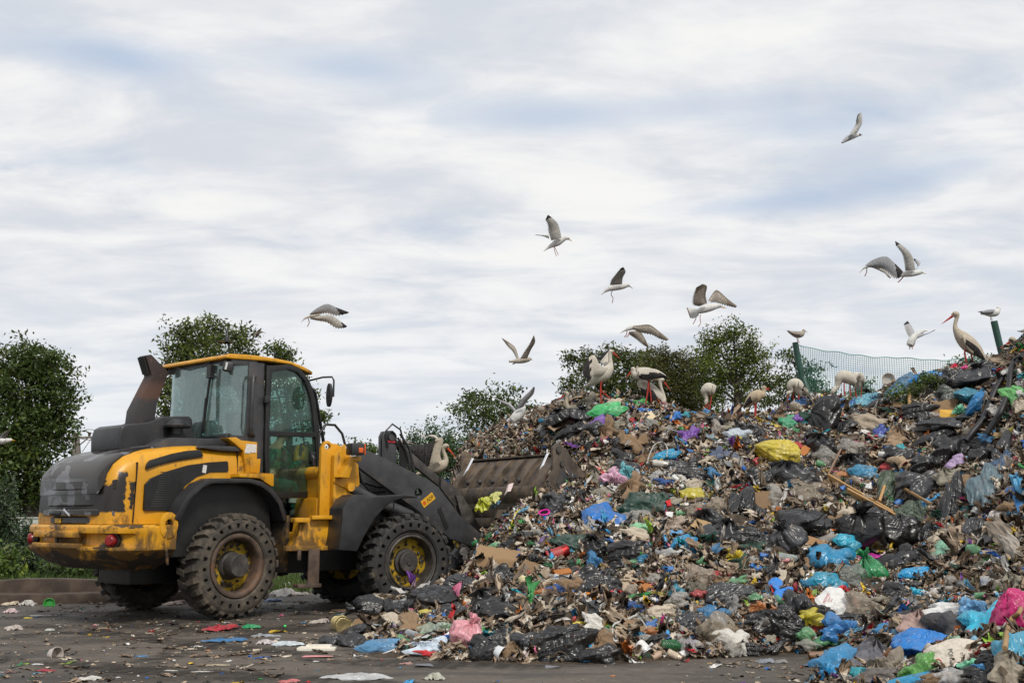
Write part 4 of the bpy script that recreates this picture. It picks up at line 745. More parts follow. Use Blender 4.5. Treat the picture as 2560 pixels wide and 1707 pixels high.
RIB = [(0, -.90), (.30, -.90), (.42, -.93), (.60, -.905), (.70, -.93), (.78, -.90), (.86, -.96), (.90, -1), (.92, -.96), (.88, -.92)]
PRO['tin'] = [revolve(RIB+[(.88, -.5), (.86, -.45), (.88, -.4), (.88, .4), (.86, .45), (.88, .92), (.92, .96), (.90, 1), (.80, .92), (0, .90)], 28, .04, 5, [HARD, TIN], [1]*9+[0]*5+[1]*5), revolve(RIB+[(.88, .92), (.92, .96), (.90, 1), (.86, .9), (.86, -.85), (0, -.85)], 26, .12, 6, [HARD, TIN], [1]*9+[0]+[1]*5)]
PRO['can'] = [revolve([(0, -.95), (.38, -.95), (.42, -1), (.50, -.86), (.50, .86), (.42, 1), (.40, .95), (0, .95)], 20, d_, s_, [HARD, TIN], [1, 1, 1, 0, 1, 1, 1]) for s_, d_ in ((11, .12), (12, .3), (13, .45))]
PRO['tub'] = [revolve([(0, -.55), (.68, -.55), (.72, -.5), (.90, .5), (.99, .52), (.98, .57), (.88, .55), (.70, -.46), (0, -.46)], 22, .1, 15, HARD), revolve([(0, -.25), (.6, -.25), (.95, .2), (1.02, .22), (.94, .24), (.58, -.18), (0, -.18)], 24, .1, 16, HARD)]
PRO['ball'] = [revolve([(math.sin(math.pi*k/12), -math.cos(math.pi*k/12)) for k in range(13)], 20, .02, 17, HARD)]
def carton(seed):
    r = random.Random(seed); m = MB(); m.box((0, 0, 0), (2, 1.3, .7)); me = m.mesh('carton', CARD, 0, 0); bm = bmesh.new(); bm.from_mesh(me); bmesh.ops.subdivide_edges(bm, edges=bm.edges[:], cuts=5, use_grid_fill=True); o = r.random()*30
    for v in bm.verts: v.co += Vector((N3(v.co.x+o, v.co.y, v.co.z), N3(v.co.x, v.co.y+o, v.co.z), N3(v.co.x, v.co.y, v.co.z+o)))*.30
    bm.to_mesh(me); bm.free(); return me
PRO['carton'] = [carton(s_) for s_ in (1, 2, 3)]
m = MB(); m.box((0, 0, 0), (2, .16, .10)); PRO['plank'] = [m.mesh('plank', WOOD, .01, 0)]
m = MB(); m.tube([(-1, 0, 0), (-.4, .02, .02), (.3, -.03, 0), (1, .03, .03)], .045, 8); PRO['stick'] = [m.mesh('stick', WOOD, 0, 40)]
def tray(seed):
    m = MB(); m.box((0, 0, 0), (2, 1.1, .22)); m.box((.1, .05, .2), (1.3, .7, .2)); m.box((-.6, -.3, .14), (.5, .4, .14)); return m.mesh('tray', HARD, .03, 40)
PRO['foam'] = [tray(1)]; PRO['print'] = [crumple(190, BAGN, 50, .12, .09, .8, 1, .10, 1, False)]; PRO['wsack'] = [crumple(191, CLOTH, 60, .14, .07, .8, 1, .06, 1, False)]
NAMES = dict(full='bin_bag', fullc='plastic_bag', sack='plastic_bag', sackb='bin_bag', loose='plastic_bag', looseb='bin_bag', clear='clear_bag', cloth='cloth', drape='torn_bin_bag', drapec='plastic_sheet', drapet='rag', card='cardboard', bottle='bottle', flask='detergent_bottle', tin='food_tin', can='drinks_can', tub='plastic_tub', ball='ball', carton='carton', plank='plank', stick='stick', foam='foam_packaging', print='printed_bag', wsack='lettered_sack')
CATS = dict(printed_bag='plastic bag', lettered_sack='sack', bin_bag='bin bag', plastic_bag='plastic bag', clear_bag='plastic bag', torn_bin_bag='bin bag', plastic_sheet='plastic sheet', food_tin='food tin', drinks_can='can', plastic_tub='plastic tub', detergent_bottle='bottle', foam_packaging='foam packaging')
COL = dict(k=(.010,.010,.011), g=(.035,.036,.040), dg=(.022,.023,.026), b=(.012,.17,.55), lb=(.10,.33,.62), sb=(.05,.28,.50), tq=(.03,.40,.58), te=(.02,.30,.36), db=(.015,.06,.20), jb=(.03,.09,.22), y=(.62,.50,.06), oy=(.45,.38,.03), p=(.17,.06,.34), gr=(.03,.30,.09), dgr=(.010,.05,.032), lg=(.25,.55,.30), mg=(.20,.60,.38), li=(.30,.52,.03), pk=(.66,.30,.34), pw=(.62,.36,.48), mag=(.50,.012,.13), fu=(.55,.01,.35), r=(.48,.015,.02), w=(.62,.62,.61), be=(.42,.36,.28), br=(.20,.125,.065), tan=(.36,.24,.12), cl=(.50,.48,.44), gy=(.20,.20,.20), bg=(.24,.22,.17), li2=(.42,.30,.50), o=(.60,.20,.02), gold=(.55,.45,.22), org=(.62,.36,.06), wd=(.40,.24,.10), wb=(.50,.58,.66))
ZT = {'4': (700, 1100, 2.583), '5': (1300, 860, 2.904), '7': (1500, 1160, 2.219), '6': (1900, 760, 3.564), '2': (0, 1100, 2.583), 'R': (2160, 1060, 3.92), 'B': (1100, 1080, 4.611), 'F': (2040, 1400, 4.523), 'G': (680, 1500, 5.6), 'H': (1400, 1360, 4.9), 'S': (0, 0, 1.)}
pr = random.Random(77)
FOOT = []   # picture footprints kept clear of small scraps
NAMED = [0]
LAND = []                                  # (u, v, short name) of what has its own label
def orient(nrm, ang, face):
    """frame whose z leans from the slope towards the open side, x along the picture's right turned by ang"""
    z = (Vector(nrm)+Vector((0, -face, face*.15))).normalized(); x = Vector((math.cos(ang), .2*math.sin(ang), math.sin(ang))); x = (x-z*x.dot(z)).normalized(); y = z.cross(x); return Matrix((x, y, z)).transposed().to_4x4()
def place(kind, u, v, w, h, ang, col, label, group=None, name=None, var=None, ground=False, depth=None, roll=0.):
    p = hit(u, v) if not ground else on_ground(u, v)
    if 'bucket' in label and 1200 < u < 1290 and v < 1310: p = at(u, v, 15.75)
    if p is None: p = on_ground(u, v) if v > 1300 else at(u, v, 19)
    dist = p.y; mp = m_per_px(dist); n = hnorm(np.array([p.x]), np.array([p.y]), .45)[0] if not ground else (0, 0, 1); me = PRO[kind][pr.randrange(len(PRO[kind])) if var is None else var % len(PRO[kind])]
    if abs(ang) > 45 and h > w and kind in ('loose', 'looseb', 'clear', 'cloth', 'drape', 'drapec', 'drapet', 'card'): w, h = h, w
    k_ = 1.0 if ground else (1.30 if NAMED[0] == 0 else 1.05)
    sx, sz_ = w*mp/2*k_, h*mp/2*k_; A = -R_(ang)
    FOOT.append((u, v, max(w, 6), max(h, 6) if not (kind in ('bottle','flask','can','tin','stick','plank')) else max(h, max(w, h)*.45), A if kind[:4] not in ('full','sack') else 0., dist))
    if kind in ('full', 'fullc', 'sack', 'sackb'):
        M = orient((n[0]*.5, n[1]*.5, 1), 0 if kind in ('sack', 'sackb') else A*.0, 0); yw = (sx+sz_)/2; M = M @ Matrix.Rotation(A, 4, 'Y') @ Matrix.Rotation(pr.uniform(-.5, .5) if kind[:4] == 'sack' else pr.uniform(-3, 3), 4, 'Z'); S = (sx*1.0, sx*.9, sz_*1.05)
        if abs(ang) > 45: S = (sz_, (sx+sz_)/2*.9, sx*1.05)
        loc = Vector(p)-Vector(ray(u, v)).normalized()*.75*yw+Vector((0, 0, .04*sz_)); S = Vector(S)
    elif kind in ('bottle', 'flask', 'can', 'tin', 'tub', 'stick', 'plank', 'ball', 'carton', 'foam'):
        if ang >= 900: A = 0.
        yaw = pr.uniform(-.6, .6) if not ground else pr.uniform(-.3, .3)
        if kind == 'ball': M = Matrix.Identity(4); S = Vector((sx,)*3); loc = Vector(p)+Vector((0, 0, sx*.8))
        elif kind in ('carton', 'foam'): M = orient(n, A, .6 if not ground else 0); S = Vector((sx, sx if h > w*.8 else max(sz_*1.2, sx*.6), sx*.7)); loc = Vector(p)+Vector((0, -.1*sx, .3*sz_))
        else:
            L = max(w, h)*mp/2; M = orient(n, A, .4 if not ground else 0) @ Matrix.Rotation(yaw if kind not in ('plank', 'stick') else 0, 4, 'Z') @ Matrix.Rotation(pr.uniform(0, 6), 4, 'X'); rk = {'tin': .9, 'can': .5, 'bottle': .32, 'flask': .4}.get(kind); ra = L*(min(w, h)/max(w, h)/rk if rk and min(w, h) > 0 else 1); S = Vector((L, ra, ra)); k = {'bottle': .32, 'flask': .4, 'can': .5, 'tin': .9, 'tub': .5, 'stick': .05, 'plank': .06}[kind]; loc = Vector(p)+Vector(n)*ra*k*.75
            if ang >= 900: M = Matrix.Rotation(R_(ang-900), 4, 'Z'); loc = Vector(p)+Vector((0, 0, L*.55))
    else:
        fc = .8 if not ground else 0.; M = orient(n, A, fc); zz = Vector(M.col[2][:3]); vd = Vector(ray(u, v)).normalized(); up = Vector(M.col[1][:3]); fo = math.sqrt(max(.12, 1-(vd.dot(up))**2)); mn = min(sx, sz_/fo)
        S = Vector((sx, sz_/fo if not ground else min(max(sz_/.42, sx*.30), sx*1.1), (mn*1.15 if not ground else min(sz_*2.6, sx*.8)))); 
        if depth: S.z = depth
        loc = Vector(p)-vd*(S.z*.35+.13) if not ground else Vector(p)+zz*S.z*.18
    nm = name or NAMES[kind]; o = bpy.data.objects.new(nm, me); C.objects.link(o); o.matrix_world = Matrix.Translation(loc) @ M @ Matrix.Diagonal((*S, 1))
    c = COL[col] if isinstance(col, str) else col; j = pr.uniform(.88, 1.12); o.color = (*[min(1, q*j) for q in c], 1); tag(o, label, CATS.get(nm, nm.replace('_', ' ')), group); return o
ITEMS = '''
full|4|600,1110,225,150|75|k|knotted black bin bag lying beside the right front wheel
looseb|4|790,1085,130,110|20|dg|greyish black bag wedged between two knotted bin bags near the front wheel
sackb|4|985,1020,250,130|5|k|shiny black bag in folds right below the loader's front tyre
sackb|4|1175,950,190,160|-20|dg|dusty black bag above the folded shiny bag by the front tyre
full|4|1110,815,150,130|20|g|grey-black bag highest beside the right front tyre
looseb|4|960,935,190,80|10|k|thin torn black bag lying against the front tyre
drape|4|1120,1110,240,120|15|g|flattened dark grey bag with straight creases left of the long black bag
looseb|4|1470,1135,280,130|-10|k|long flat black bag in the middle of the lower slope
sackb|4|480,1245,150,85|20|g|small grey-black bag right of the gold tin
sackb|4|465,1315,160,110|0|dg|black bag touching the ground behind the white foam block
looseb|4|330,1305,120,80|10|g|limp dark bag scrap left of the black bag by the foam block
looseb|4|1310,1330,200,120|20|k|torn black bag right of the pink plastic bag
drape|4|1840,1285,370,190|-28|k|large stretched black bag at the foot of the heap
looseb|4|2075,1385,190,95|-15|k|ragged tail of black film right of the large stretched bag
looseb|4|1580,1310,130,100|10|dg|crumpled black bag left of the large stretched bag
full|5|290,535,175,115|10|k|black bag on the crest under the leftmost stork
full|5|442,522,180,110|-10|dg|round black bag on the crest left of the green bag
looseb|5|390,635,180,120|10|k|limp black bag below the two crest bags
looseb|5|530,610,110,70|0|dg|small black bag left of the lower purple bag
drape|5|1600,1190,230,410|-72|k|tall draped black bag hanging down the middle of the heap
looseb|5|1400,1250,150,160|-40|dg|dull black bag left of the tall draped bag
sackb|5|2200,540,230,250|60|k|big upright black bag below the pair of feeding storks
looseb|5|2220,720,200,110|10|dg|flat black bag under the big upright bag
looseb|5|2040,945,340,130|5|g|grey-black bag spread below the big yellow bag
drape|5|1130,890,260,85|-5|g|long dark film strip across the upper heap
looseb|5|760,890,180,90|20|g|dark grey bag beside the teal bag
full|5|1940,1445,240,235|30|g|upright grey-black bag beside the blue bag in the hollow
sackb|5|2050,1300,330,180|5|k|wide black bag left of the fullest bag in the hollow
looseb|5|1400,1415,180,135|20|dg|dark bag with an open mouth near the glossy blue scrap
looseb|5|250,1170,160,110|10|g|crumpled grey-black bag right of the bucket side plate
looseb|5|390,1110,170,90|0|k|black rag-like bag above the small grey-black bag by the bucket
drape|5|810,1495,310,150|-10|k|spread black bag right of the ribbed food tin
looseb|5|560,1480,200,120|35|k|black bag fold over the dark green sheet
full|7|1430,395,265,235|10|k|fullest black bag bulging in the hollow on the right
sackb|7|1645,385,190,220|-20|k|black bag leaning on the fullest bag in the hollow
looseb|7|1770,110,225,130|-5|g|dark grey bag draped over the green tarpaulin
looseb|7|1700,565,230,180|30|k|ragged black bag right of the big green bag
looseb|7|1085,785,150,145|0|dg|dark bag left of the yellow-green bag
looseb|7|890,890,150,85|0|k|black scrap bag behind the white cup
looseb|6|880,975,200,90|0|k|low black bag left of the beige plastic sheet's top
drape|6|1430,935,290,110|-5|k|flat black film below the leafy green waste
sackb|6|1655,1095,340,150|-5|dg|brownish black bag under the orange card piece
looseb|6|1600,1200,260,140|10|k|arched black bag with an open mouth on the upper right slope
full|6|1965,645,330,185|5|g|big dusty grey bag on the crest beneath the upright stork
looseb|6|1580,690,200,115|0|dg|black bag left of the red box on the crest
looseb|6|1250,1350,260,150|10|k|black film around the white jug
looseb|6|880,1405,240,150|-10|k|black bag with a rag tail above the planks
sackb|6|745,1100,170,120|20|k|black bag left of the beige plastic sheet
looseb|6|1090,880,160,90|10|g|grey bag below the pale blue sheet on the crest
looseb|6|1690,800,220,130|20|(.05,.06,.05)|olive grey bag below the black bag on the crest
looseb|6|1500,1420,220,120|0|k|glossy black bag behind the brown paper piece
sackb|6|1850,1030,160,90|0|k|black bag right of the orange card piece
drape|R|880,730,210,520|-84|dg|long black bag hanging down the right hand mound
drape|R|1070,1010,190,300|-70|g|grey-black bag tail hanging below the blue-grey sheet
drapec|R|1240,620,230,520|-72|(.10,.16,.19)|blue-grey plastic sheet hanging on the right hand mound
drapec|R|1360,430,130,400|-60|(.03,.07,.14)|dark blue film twisted beside the blue-grey sheet
looseb|R|450,1330,330,260|20|k|black bag left of the pale green ball of film
drape|R|1000,170,330,130|30|k|black film below the rubber pipes
drape|R|1330,300,150,420|-78|dg|black film strip hanging beside the twisted dark blue film
drape|R|620,1060,170,260|-60|k|torn black film at the left foot of the right hand mound
drapec|R|1545,860,90,260|85|(.02,.16,.40)|bright blue film strip hanging at the right edge
looseb|R|1190,300,220,170|-30|k|black bag fold at the top of the hanging sheets
drapet|R|1330,870,160,120|-20|(.48,.44,.42)|dirty white rag bundle right of the hanging sheets
drapet|R|1420,1090,200,520|70|(.22,.18,.14)|long beige rag hanging at the far right
drapet|R|1500,1250,150,420|75|(.28,.25,.21)|paler rag beside the long beige rag
drapec|R|1530,600,110,300|80|sb|light blue film hanging at the right edge
fullc|4|1195,1280,190,190|-35|pk|pale pink plastic bag at the foot of the heap
loose|4|650,1335,250,80|5|(.09,.25,.44)|steel blue plastic bag near the ground left of the pink bag
cloth|4|985,1335,200,80|15|wb|pale blue and white cloth left of the pink bag
cloth|4|960,1375,120,30|10|r|flat red cloth under the pale blue cloth
cloth|4|860,1200,170,110|30|br|brown paper sack folded open among the bottles
cloth|4|740,1180,140,80|25|be|soiled white cloth left of the brown paper sack
clear|4|1000,1220,150,80|0|(.50,.60,.50)|clear bag with green tint among the crushed bottles
sack|5|1872,805,285,225|-15|y|big yellow bag bulging on the upper heap
loose|5|612,1310,265,260|-20|b|bright blue carrier bag hanging open in the middle of the heap
loose|5|1290,1095,210,85|15|oy|mustard yellow bag draped left of the tall black bag
loose|5|600,570,130,90|0|(.22,.10,.42)|purple bag below the green bag on the crest
loose|5|1225,665,110,120|20|p|purple bag alone on the upper slope
loose|5|630,490,220,90|0|(.06,.42,.14)|bright green bag on the crest beside the black bags
loose|5|878,425,90,50|10|(.09,.45,.12)|light green sheet near the legs of the black-winged stork
loose|5|757,915,90,80|0|(.12,.42,.46)|small teal bag left of the clear bottle
loose|5|672,965,190,120|30|pw|pink and white patterned bag right of the bucket
drapec|5|880,1190,320,190|-5|dgr|dark green sheet folded above the blue carrier bag
drapec|5|430,1450,250,120|30|dgr|dark green sheet below the blue carrier bag
loose|5|205,1285,60,80|60|b|small blue bag right of the bucket coupler
loose|5|1560,1525,120,110|-20|(.62,.48,.03)|yellow bag knot on the lower middle slope
cloth|5|840,1015,160,110|-20|br|crumpled brown paper sack right of the pink patterned bag
clear|5|2100,1080,260,160|0|be|wide beige clear bag on the right slope
clear|5|1870,1120,160,110|10|cl|greyish clear bag left of the wide beige clear bag
loose|5|1665,1145,70,140|-70|pw|lilac pink bag right of the tall black bag
loose|5|1120,530,90,55|-10|b|blue bag high on the main crest
loose|5|1195,520,70,50|0|te|teal bag beside the blue bag on the main crest
loose|5|900,490,170,35|5|b|blue strip of cloth below the storks
loose|5|1060,810,170,60|-15|(.01,.26,.46)|blue netting piece below the long dark film
clear|5|1370,690,115,90|-20|(.42,.54,.60)|pale bluish clear bag on the upper slope
clear|5|1440,615,90,80|0|(.55,.50,.44)|rounded beige clear bag under the saddle of the heap
drapec|5|1940,575,100,110|50|(.05,.32,.16)|green net sack on the upper slope
loose|5|2030,540,70,50|0|p|purple bag near the green net sack
loose|5|2070,435,150,60|25|(.012,.10,.30)|dark blue cloth on the crest near the bent post
loose|5|1190,1435,150,80|-20|(.02,.28,.55)|glossy blue bag below the small white carton
clear|5|800,1270,190,130|0|cl|clear bag right of the blue carrier bag
cloth|5|1130,1320,160,80|10|(.30,.24,.19)|grey-brown cloth heap in the centre
clear|5|1410,1190,140,110|20|be|beige film left of the tall black bag
drapec|5|1460,790,190,70|-5|(.06,.09,.16)|striped navy cloth on the upper slope
loose|5|1590,650,150,60|0|(.45,.52,.58)|pale film below the saddle of the heap
fullc|7|1500,630,180,190|20|(.02,.22,.075)|big green bag with gathered top in the hollow
sack|7|1500,525,120,60|0|fu|magenta bag between the black bag and the green bag
loose|7|1285,515,240,120|-10|(.012,.22,.42)|teal blue bag squeezed under the fullest black bag
loose|7|1370,435,115,70|10|tq|turquoise film beneath the fullest black bag
loose|7|1265,655,160,90|5|(.015,.27,.42)|petrol blue bag left of the red plastic piece
cloth|7|1010,700,95,80|20|(.03,.20,.60)|blue bag left of the petrol blue bag
clear|7|1400,620,190,160|-30|(.30,.33,.30)|transparent bag between the petrol blue bag and the green bag
clear|7|1475,800,190,100|0|be|beige clear bag below the white printed bag
loose|7|1320,915,215,120|0|(.025,.16,.40)|blue tied bag at the bottom of the right slope
loose|7|1165,845,160,75|-5|oy|yellow-green bag right of the dark bag
loose|7|1315,850,120,50|0|w|white film above the blue tied bag
sack|7|1920,485,155,115|0|(.24,.48,.34)|pale green ball of film on the right hand slope
loose|7|1755,612,165,55|5|(.01,.27,.55)|flat blue bag right of the ragged black bag
loose|7|1770,722,105,65|25|tq|bright turquoise scrap of film on the right slope
sack|F|2270,690,470,600|10|(.56,.014,.16)|large crimson bag tied with brown rope at the right edge
loose|7|2140,890,190,230|40|tq|turquoise bag left of the crimson bag
loose|7|2310,1035,150,170|40|(.06,.33,.50)|light blue bag below the crimson bag
sack|7|1790,1025,290,190|-15|(.02,.19,.55)|big blue bag in the right foreground
loose|7|1780,1135,160,110|0|(.10,.30,.06)|green net bag below the big blue bag
loose|7|1370,1070,250,110|10|(.035,.24,.48)|blue shopping bag with orange print in the foreground
loose|7|1300,1150,110,110|20|(.02,.22,.45)|hanging blue side of a printed shopping bag
cloth|7|1510,1060,200,120|25|(.13,.13,.15)|grey jacket bundle beside the big blue bag
cloth|7|1600,1130,160,130|30|(.20,.17,.13)|beige grey cloth below the grey jacket bundle
drapec|7|1545,1190,270,80|15|(.14,.12,.11)|brownish grey sheet along the bottom edge
loose|7|1440,1165,80,80|60|te|teal bag edge beside the grey jacket
cloth|7|1990,905,215,140|25|(.035,.035,.04)|black jacket left of the turquoise bag
cloth|7|1790,900,190,130|25|(.36,.25,.22)|dusty pink blanket above the big blue bag
loose|7|1870,885,130,90|30|jb|navy bag between the pink blanket and the black jacket
cloth|7|1770,850,190,80|10|(.05,.05,.052)|charcoal cloth above the dusty pink blanket
clear|7|630,935,180,150|10|be|beige clear bag low in the middle of the heap
clear|7|580,620,130,100|-10|(.44,.37,.30)|beige film bag above the small blue cloth
cloth|7|1935,815,190,80|15|w|white cloth right of the charcoal cloth
loose|7|2050,795,140,80|10|(.14,.36,.62)|sky blue patterned bag in the right foreground
clear|7|2185,695,140,85|10|w|white plastic roll left of the beige roll
cloth|7|2310,665,140,120|0|bg|beige canvas roll at the right edge
loose|7|2085,1120,110,65|30|mg|mint green bag on the lettered sack
clear|7|2010,1175,180,80|10|w|white cloth in front of the lettered sack
loose|7|1740,1200,290,50|5|(.03,.30,.55)|sky blue bag cut by the bottom edge
cloth|7|2270,1130,170,120|20|(.30,.26,.20)|dirty beige cloth in the lower right corner
loose|7|1990,985,70,80|60|(.32,.48,.36)|pale green torn bag with yellow rubbish inside
drapec|6|960,865,230,115|20|(.13,.36,.47)|pale blue sheet on the crest right of the feeding storks
loose|6|765,895,160,100|0|(.012,.10,.30)|dark blue bag under the feeding storks
drapec|6|1280,735,240,180|35|(.07,.17,.28)|grey-blue netting bag on the crest
loose|6|1480,650,240,75|0|(.015,.23,.62)|bright blue bag lying behind the netting bag
sack|6|1845,835,190,160|-30|(.03,.20,.29)|petrol blue bag below the big dusty grey bag
sack|6|1955,905,240,180|20|(.02,.25,.58)|glossy bright blue bag beside the rubber pipes
loose|6|1780,935,95,65|0|mg|mint green scrap left of the glossy blue bag
drapet|6|990,1070,330,200|38|(.34,.28,.21)|long beige plastic sheet slanting down the upper right slope
clear|6|1450,1110,170,110|-10|(.48,.42,.38)|beige clear bag below the brown card
loose|6|1080,1130,95,140|-60|(.03,.06,.32)|royal blue printed packet on the upper right slope
cloth|6|1220,1190,180,130|10|(.30,.20,.12)|brown paper bag above the teal film
loose|6|920,1505,210,120|30|(.04,.24,.42)|light blue rag above the planks
loose|6|1260,1295,85,75|0|te|teal film ball right of the white jug
drapec|6|1760,1410,160,110|35|li2|lilac film left of the hanging black bag
drapec|6|2255,810,120,230|60|(.13,.42,.12)|green film between the rubber pipes and the edge
cloth|6|1300,1420,180,110|20|(.36,.26,.16)|tan paper piece above the green tarpaulin
clear|6|850,1280,190,130|0|(.50,.48,.44)|whitish clear bag above the planks
clear|6|630,1380,200,150|20|(.46,.44,.40)|dusty clear bag left of the planks
drapec|R|260,600,190,320|-60|(.035,.06,.03)|dark green tarpaulin piece beside the planks
drapec|R|500,860,200,240|40|(.03,.055,.03)|dark green tarpaulin in the hollow right of the planks
drapec|6|1560,1480,0,0|0|k|x
card|4|1440,790,290,150|30|(.26,.165,.085)|large sheet of brown cardboard below the bucket
card|6|1640,935,230,110|5|br|brown cardboard flap on the upper right slope
card|6|1685,985,130,65|10|org|orange-yellow card piece on the upper right slope
card|7|930,225,160,110|10|br|brown board below the lilac pink bag
card|7|1160,450,130,70|20|(.30,.17,.08)|brown carton flap left of the clear bottle
card|H|830,450,300,110|-45|(.42,.33,.24)|curved strip of beige card on the lower slope
card|5|925,530,90,45|-15|(.55,.45,.30)|pale wooden board scrap below the storks
tin|4|395,1225,120,0|1012|gold|large food tin with a ringed gold lid near the ground
tin|4|1790,770,150,80|5|(.36,.03,.03)|red and silver food tin on its side in the heap
can|4|1800,918,70,50|30|(.5,.5,.5)|silver drinks can in the lower slope
tin|5|1020,890,110,55|12|(.5,.47,.42)|white tin with a torn label on the upper slope
can|H|255,780,110,0|8|r|red drinks can low in the middle
can|H|400,1140,100,0|10|r|red and white can beside the orange scrap
tin|H|1020,1345,150,170|75|w|open white tin on the ground
flask|H|1200,1395,210,0|-5|(.40,.28,.20)|dirty brown bottle lying on the ground
tin|H|1400,1400,180,95|0|(.50,.40,.30)|muddy jar with an orange base on the ground
flask|H|1540,1360,200,0|-5|w|white plastic bottle lying on the ground
tub|H|180,1410,110,0|90|(.55,.58,.58)|clear cup standing at the foot of the heap
tub|H|1350,970,90,0|80|w|white paper cup low in the middle
tub|7|670,822,75,0|80|w|white yoghurt tub on the lower slope
tub|4|1420,1400,110,0|70|(.58,.60,.62)|clear plastic bowl at the edge of the yard
tub|4|1590,1400,70,0|60|(.60,.50,.48)|cloudy cup right of the clear plastic bowl
tub|4|1815,1410,90,0|75|be|beige tub below the large stretched black bag
flask|H|240,1010,170,0|-45|y|yellow bottle with an orange cap on the lower slope
flask|4|1300,860,120,0|-60|(.62,.52,.36)|sauce bottle with a green cap beside the cardboard
flask|4|1610,950,150,0|75|(.55,.50,.28)|dressing bottle with a yellow label on the slope
bottle|4|1735,1090,170,0|60|(.55,.56,.52)|clear glass bottle pointing up the slope
bottle|4|1830,1110,140,0|-40|(.30,.42,.60)|bluish clear bottle with a blue cap
bottle|4|960,1280,120,0|-10|(.35,.62,.38)|green tinted bottle beside the pale blue cloth
bottle|4|1110,1215,120,0|15|(.25,.50,.25)|crushed green bottle above the pink bag
bottle|4|640,1225,120,0|5|(.55,.64,.66)|pale clear bottle left of the brown paper sack
bottle|4|870,1270,130,0|10|(.58,.62,.68)|frosted bottle below the brown paper sack
bottle|5|850,930,100,0|85|(.50,.58,.68)|clear bottle standing upright beside the teal bag
bottle|5|2060,1140,180,0|-10|(.62,.60,.58)|big clear bottle with a red label on the right slope
bottle|7|1260,430,150,0|3|(.55,.52,.48)|clear bottle with a red cap beside the blue bag
bottle|7|1050,545,150,0|-5|(.50,.58,.56)|clear bottle left of the teal blue bag
bottle|7|980,240,90,0|-40|w|white bottle with a green cap on the brown board
bottle|6|1120,1210,130,0|30|(.40,.55,.75)|light blue bottle on the brown paper bag
flask|6|1140,1370,150,0|30|(.55,.55,.53)|white jug with a handle on the right slope
flask|7|560,490,70,0|80|(.03,.12,.05)|dark green bottle low in the middle
flask|7|1880,590,0,0|0|w|x
can|7|570,290,80,0|60|r|crushed red and silver can in the centre
can|7|1020,545,60,0|10|(.55,.25,.25)|silver can with red print left of the teal blue bag
can|7|425,100,60,0|10|(.6,.6,.58)|white can near the brown paper sack
can|R|1070,600,90,0|40|(.45,.08,.10)|red and silver can on the right hand mound
can|7|310,385,70,0|70|(.50,.47,.36)|white and gold can above the small blue bag
carton|5|1510,920,80,60|80|(.16,.17,.18)|grey metal canister above the tall black bag
carton|5|1080,1170,40,50|80|r|small red box in the centre
ball|2|1840,1207,18,18|0|(.05,.60,.12)|bright green ball on the yard
stick|S|2065,1300,230,0|-37|wd|y
tub|6|1150,700,130,0|70|cl|big whitish tub on the crest left of the grey-blue netting bag
sack|6|1828,578,75,60|0|(.62,.04,.22)|bright pink ball of film beside the red box on the crest
print|7|1300,750,140,105|25|w|white carrier bag with red print below the petrol blue bag
wsack|7|2010,1085,300,170|14|(.50,.45,.38)|pale sack with dark lettering and a red patch in the foreground
loose|B|1010,915,100,70|20|(.55,.42,.28)|tan foam piece above the pink loop
loose|B|630,740,130,100|0|(.50,.50,.14)|pale yellow rubbish bag against the bucket ribs
loose|B|480,830,190,90|-5|(.45,.48,.02)|yellow-green film lying on the bucket coupler
drapec|B|425,1030,130,330|70|(.035,.19,.27)|blue bag hanging from the bucket coupler
loose|B|640,830,90,90|40|(.10,.24,.36)|blue film scrap beside the pale yellow bag at the bucket
loose|B|440,755,150,90|5|(.40,.36,.34)|grey rubbish bag left of the pale yellow bag at the bucket
cloth|B|1000,610,100,90|10|(.62,.14,.18)|red and white packet on the bucket rim
clear|B|1330,630,150,170|-40|(.60,.56,.50)|whitish film bag right of the bucket side plate
looseb|B|1330,820,230,170|10|g|grey bag below the whitish film bag by the bucket
card|B|785,650,60,110|80|(.62,.50,.48)|white and red packet leaning in the bucket
cloth|B|1120,1100,100,80|0|(.28,.15,.06)|orange brown piece below the pink loop
bottle|B|1230,1120,110,0|-15|(.30,.42,.55)|small clear bottle with a blue cap near the bucket
cloth|B|320,1415,140,110|0|(.50,.44,.38)|soiled white bundle right of the front tyre
'''
for ln in ITEMS.strip().split('\n'):
    kind, z, q, a, col, lab = ln.split('|')
    if lab in ('x', 'y'): continue
    x, y, ww, hh = map(float, q.split(',')); ox, oy, s_ = ZT[z]; u, v = ox+x/s_, oy+y/s_
    o = place(kind, u, v, ww/s_, hh/s_, float(a), eval(col) if col[0] == '(' else col, lab, ground=(z == '2')); LAND.append((u, v, lab))
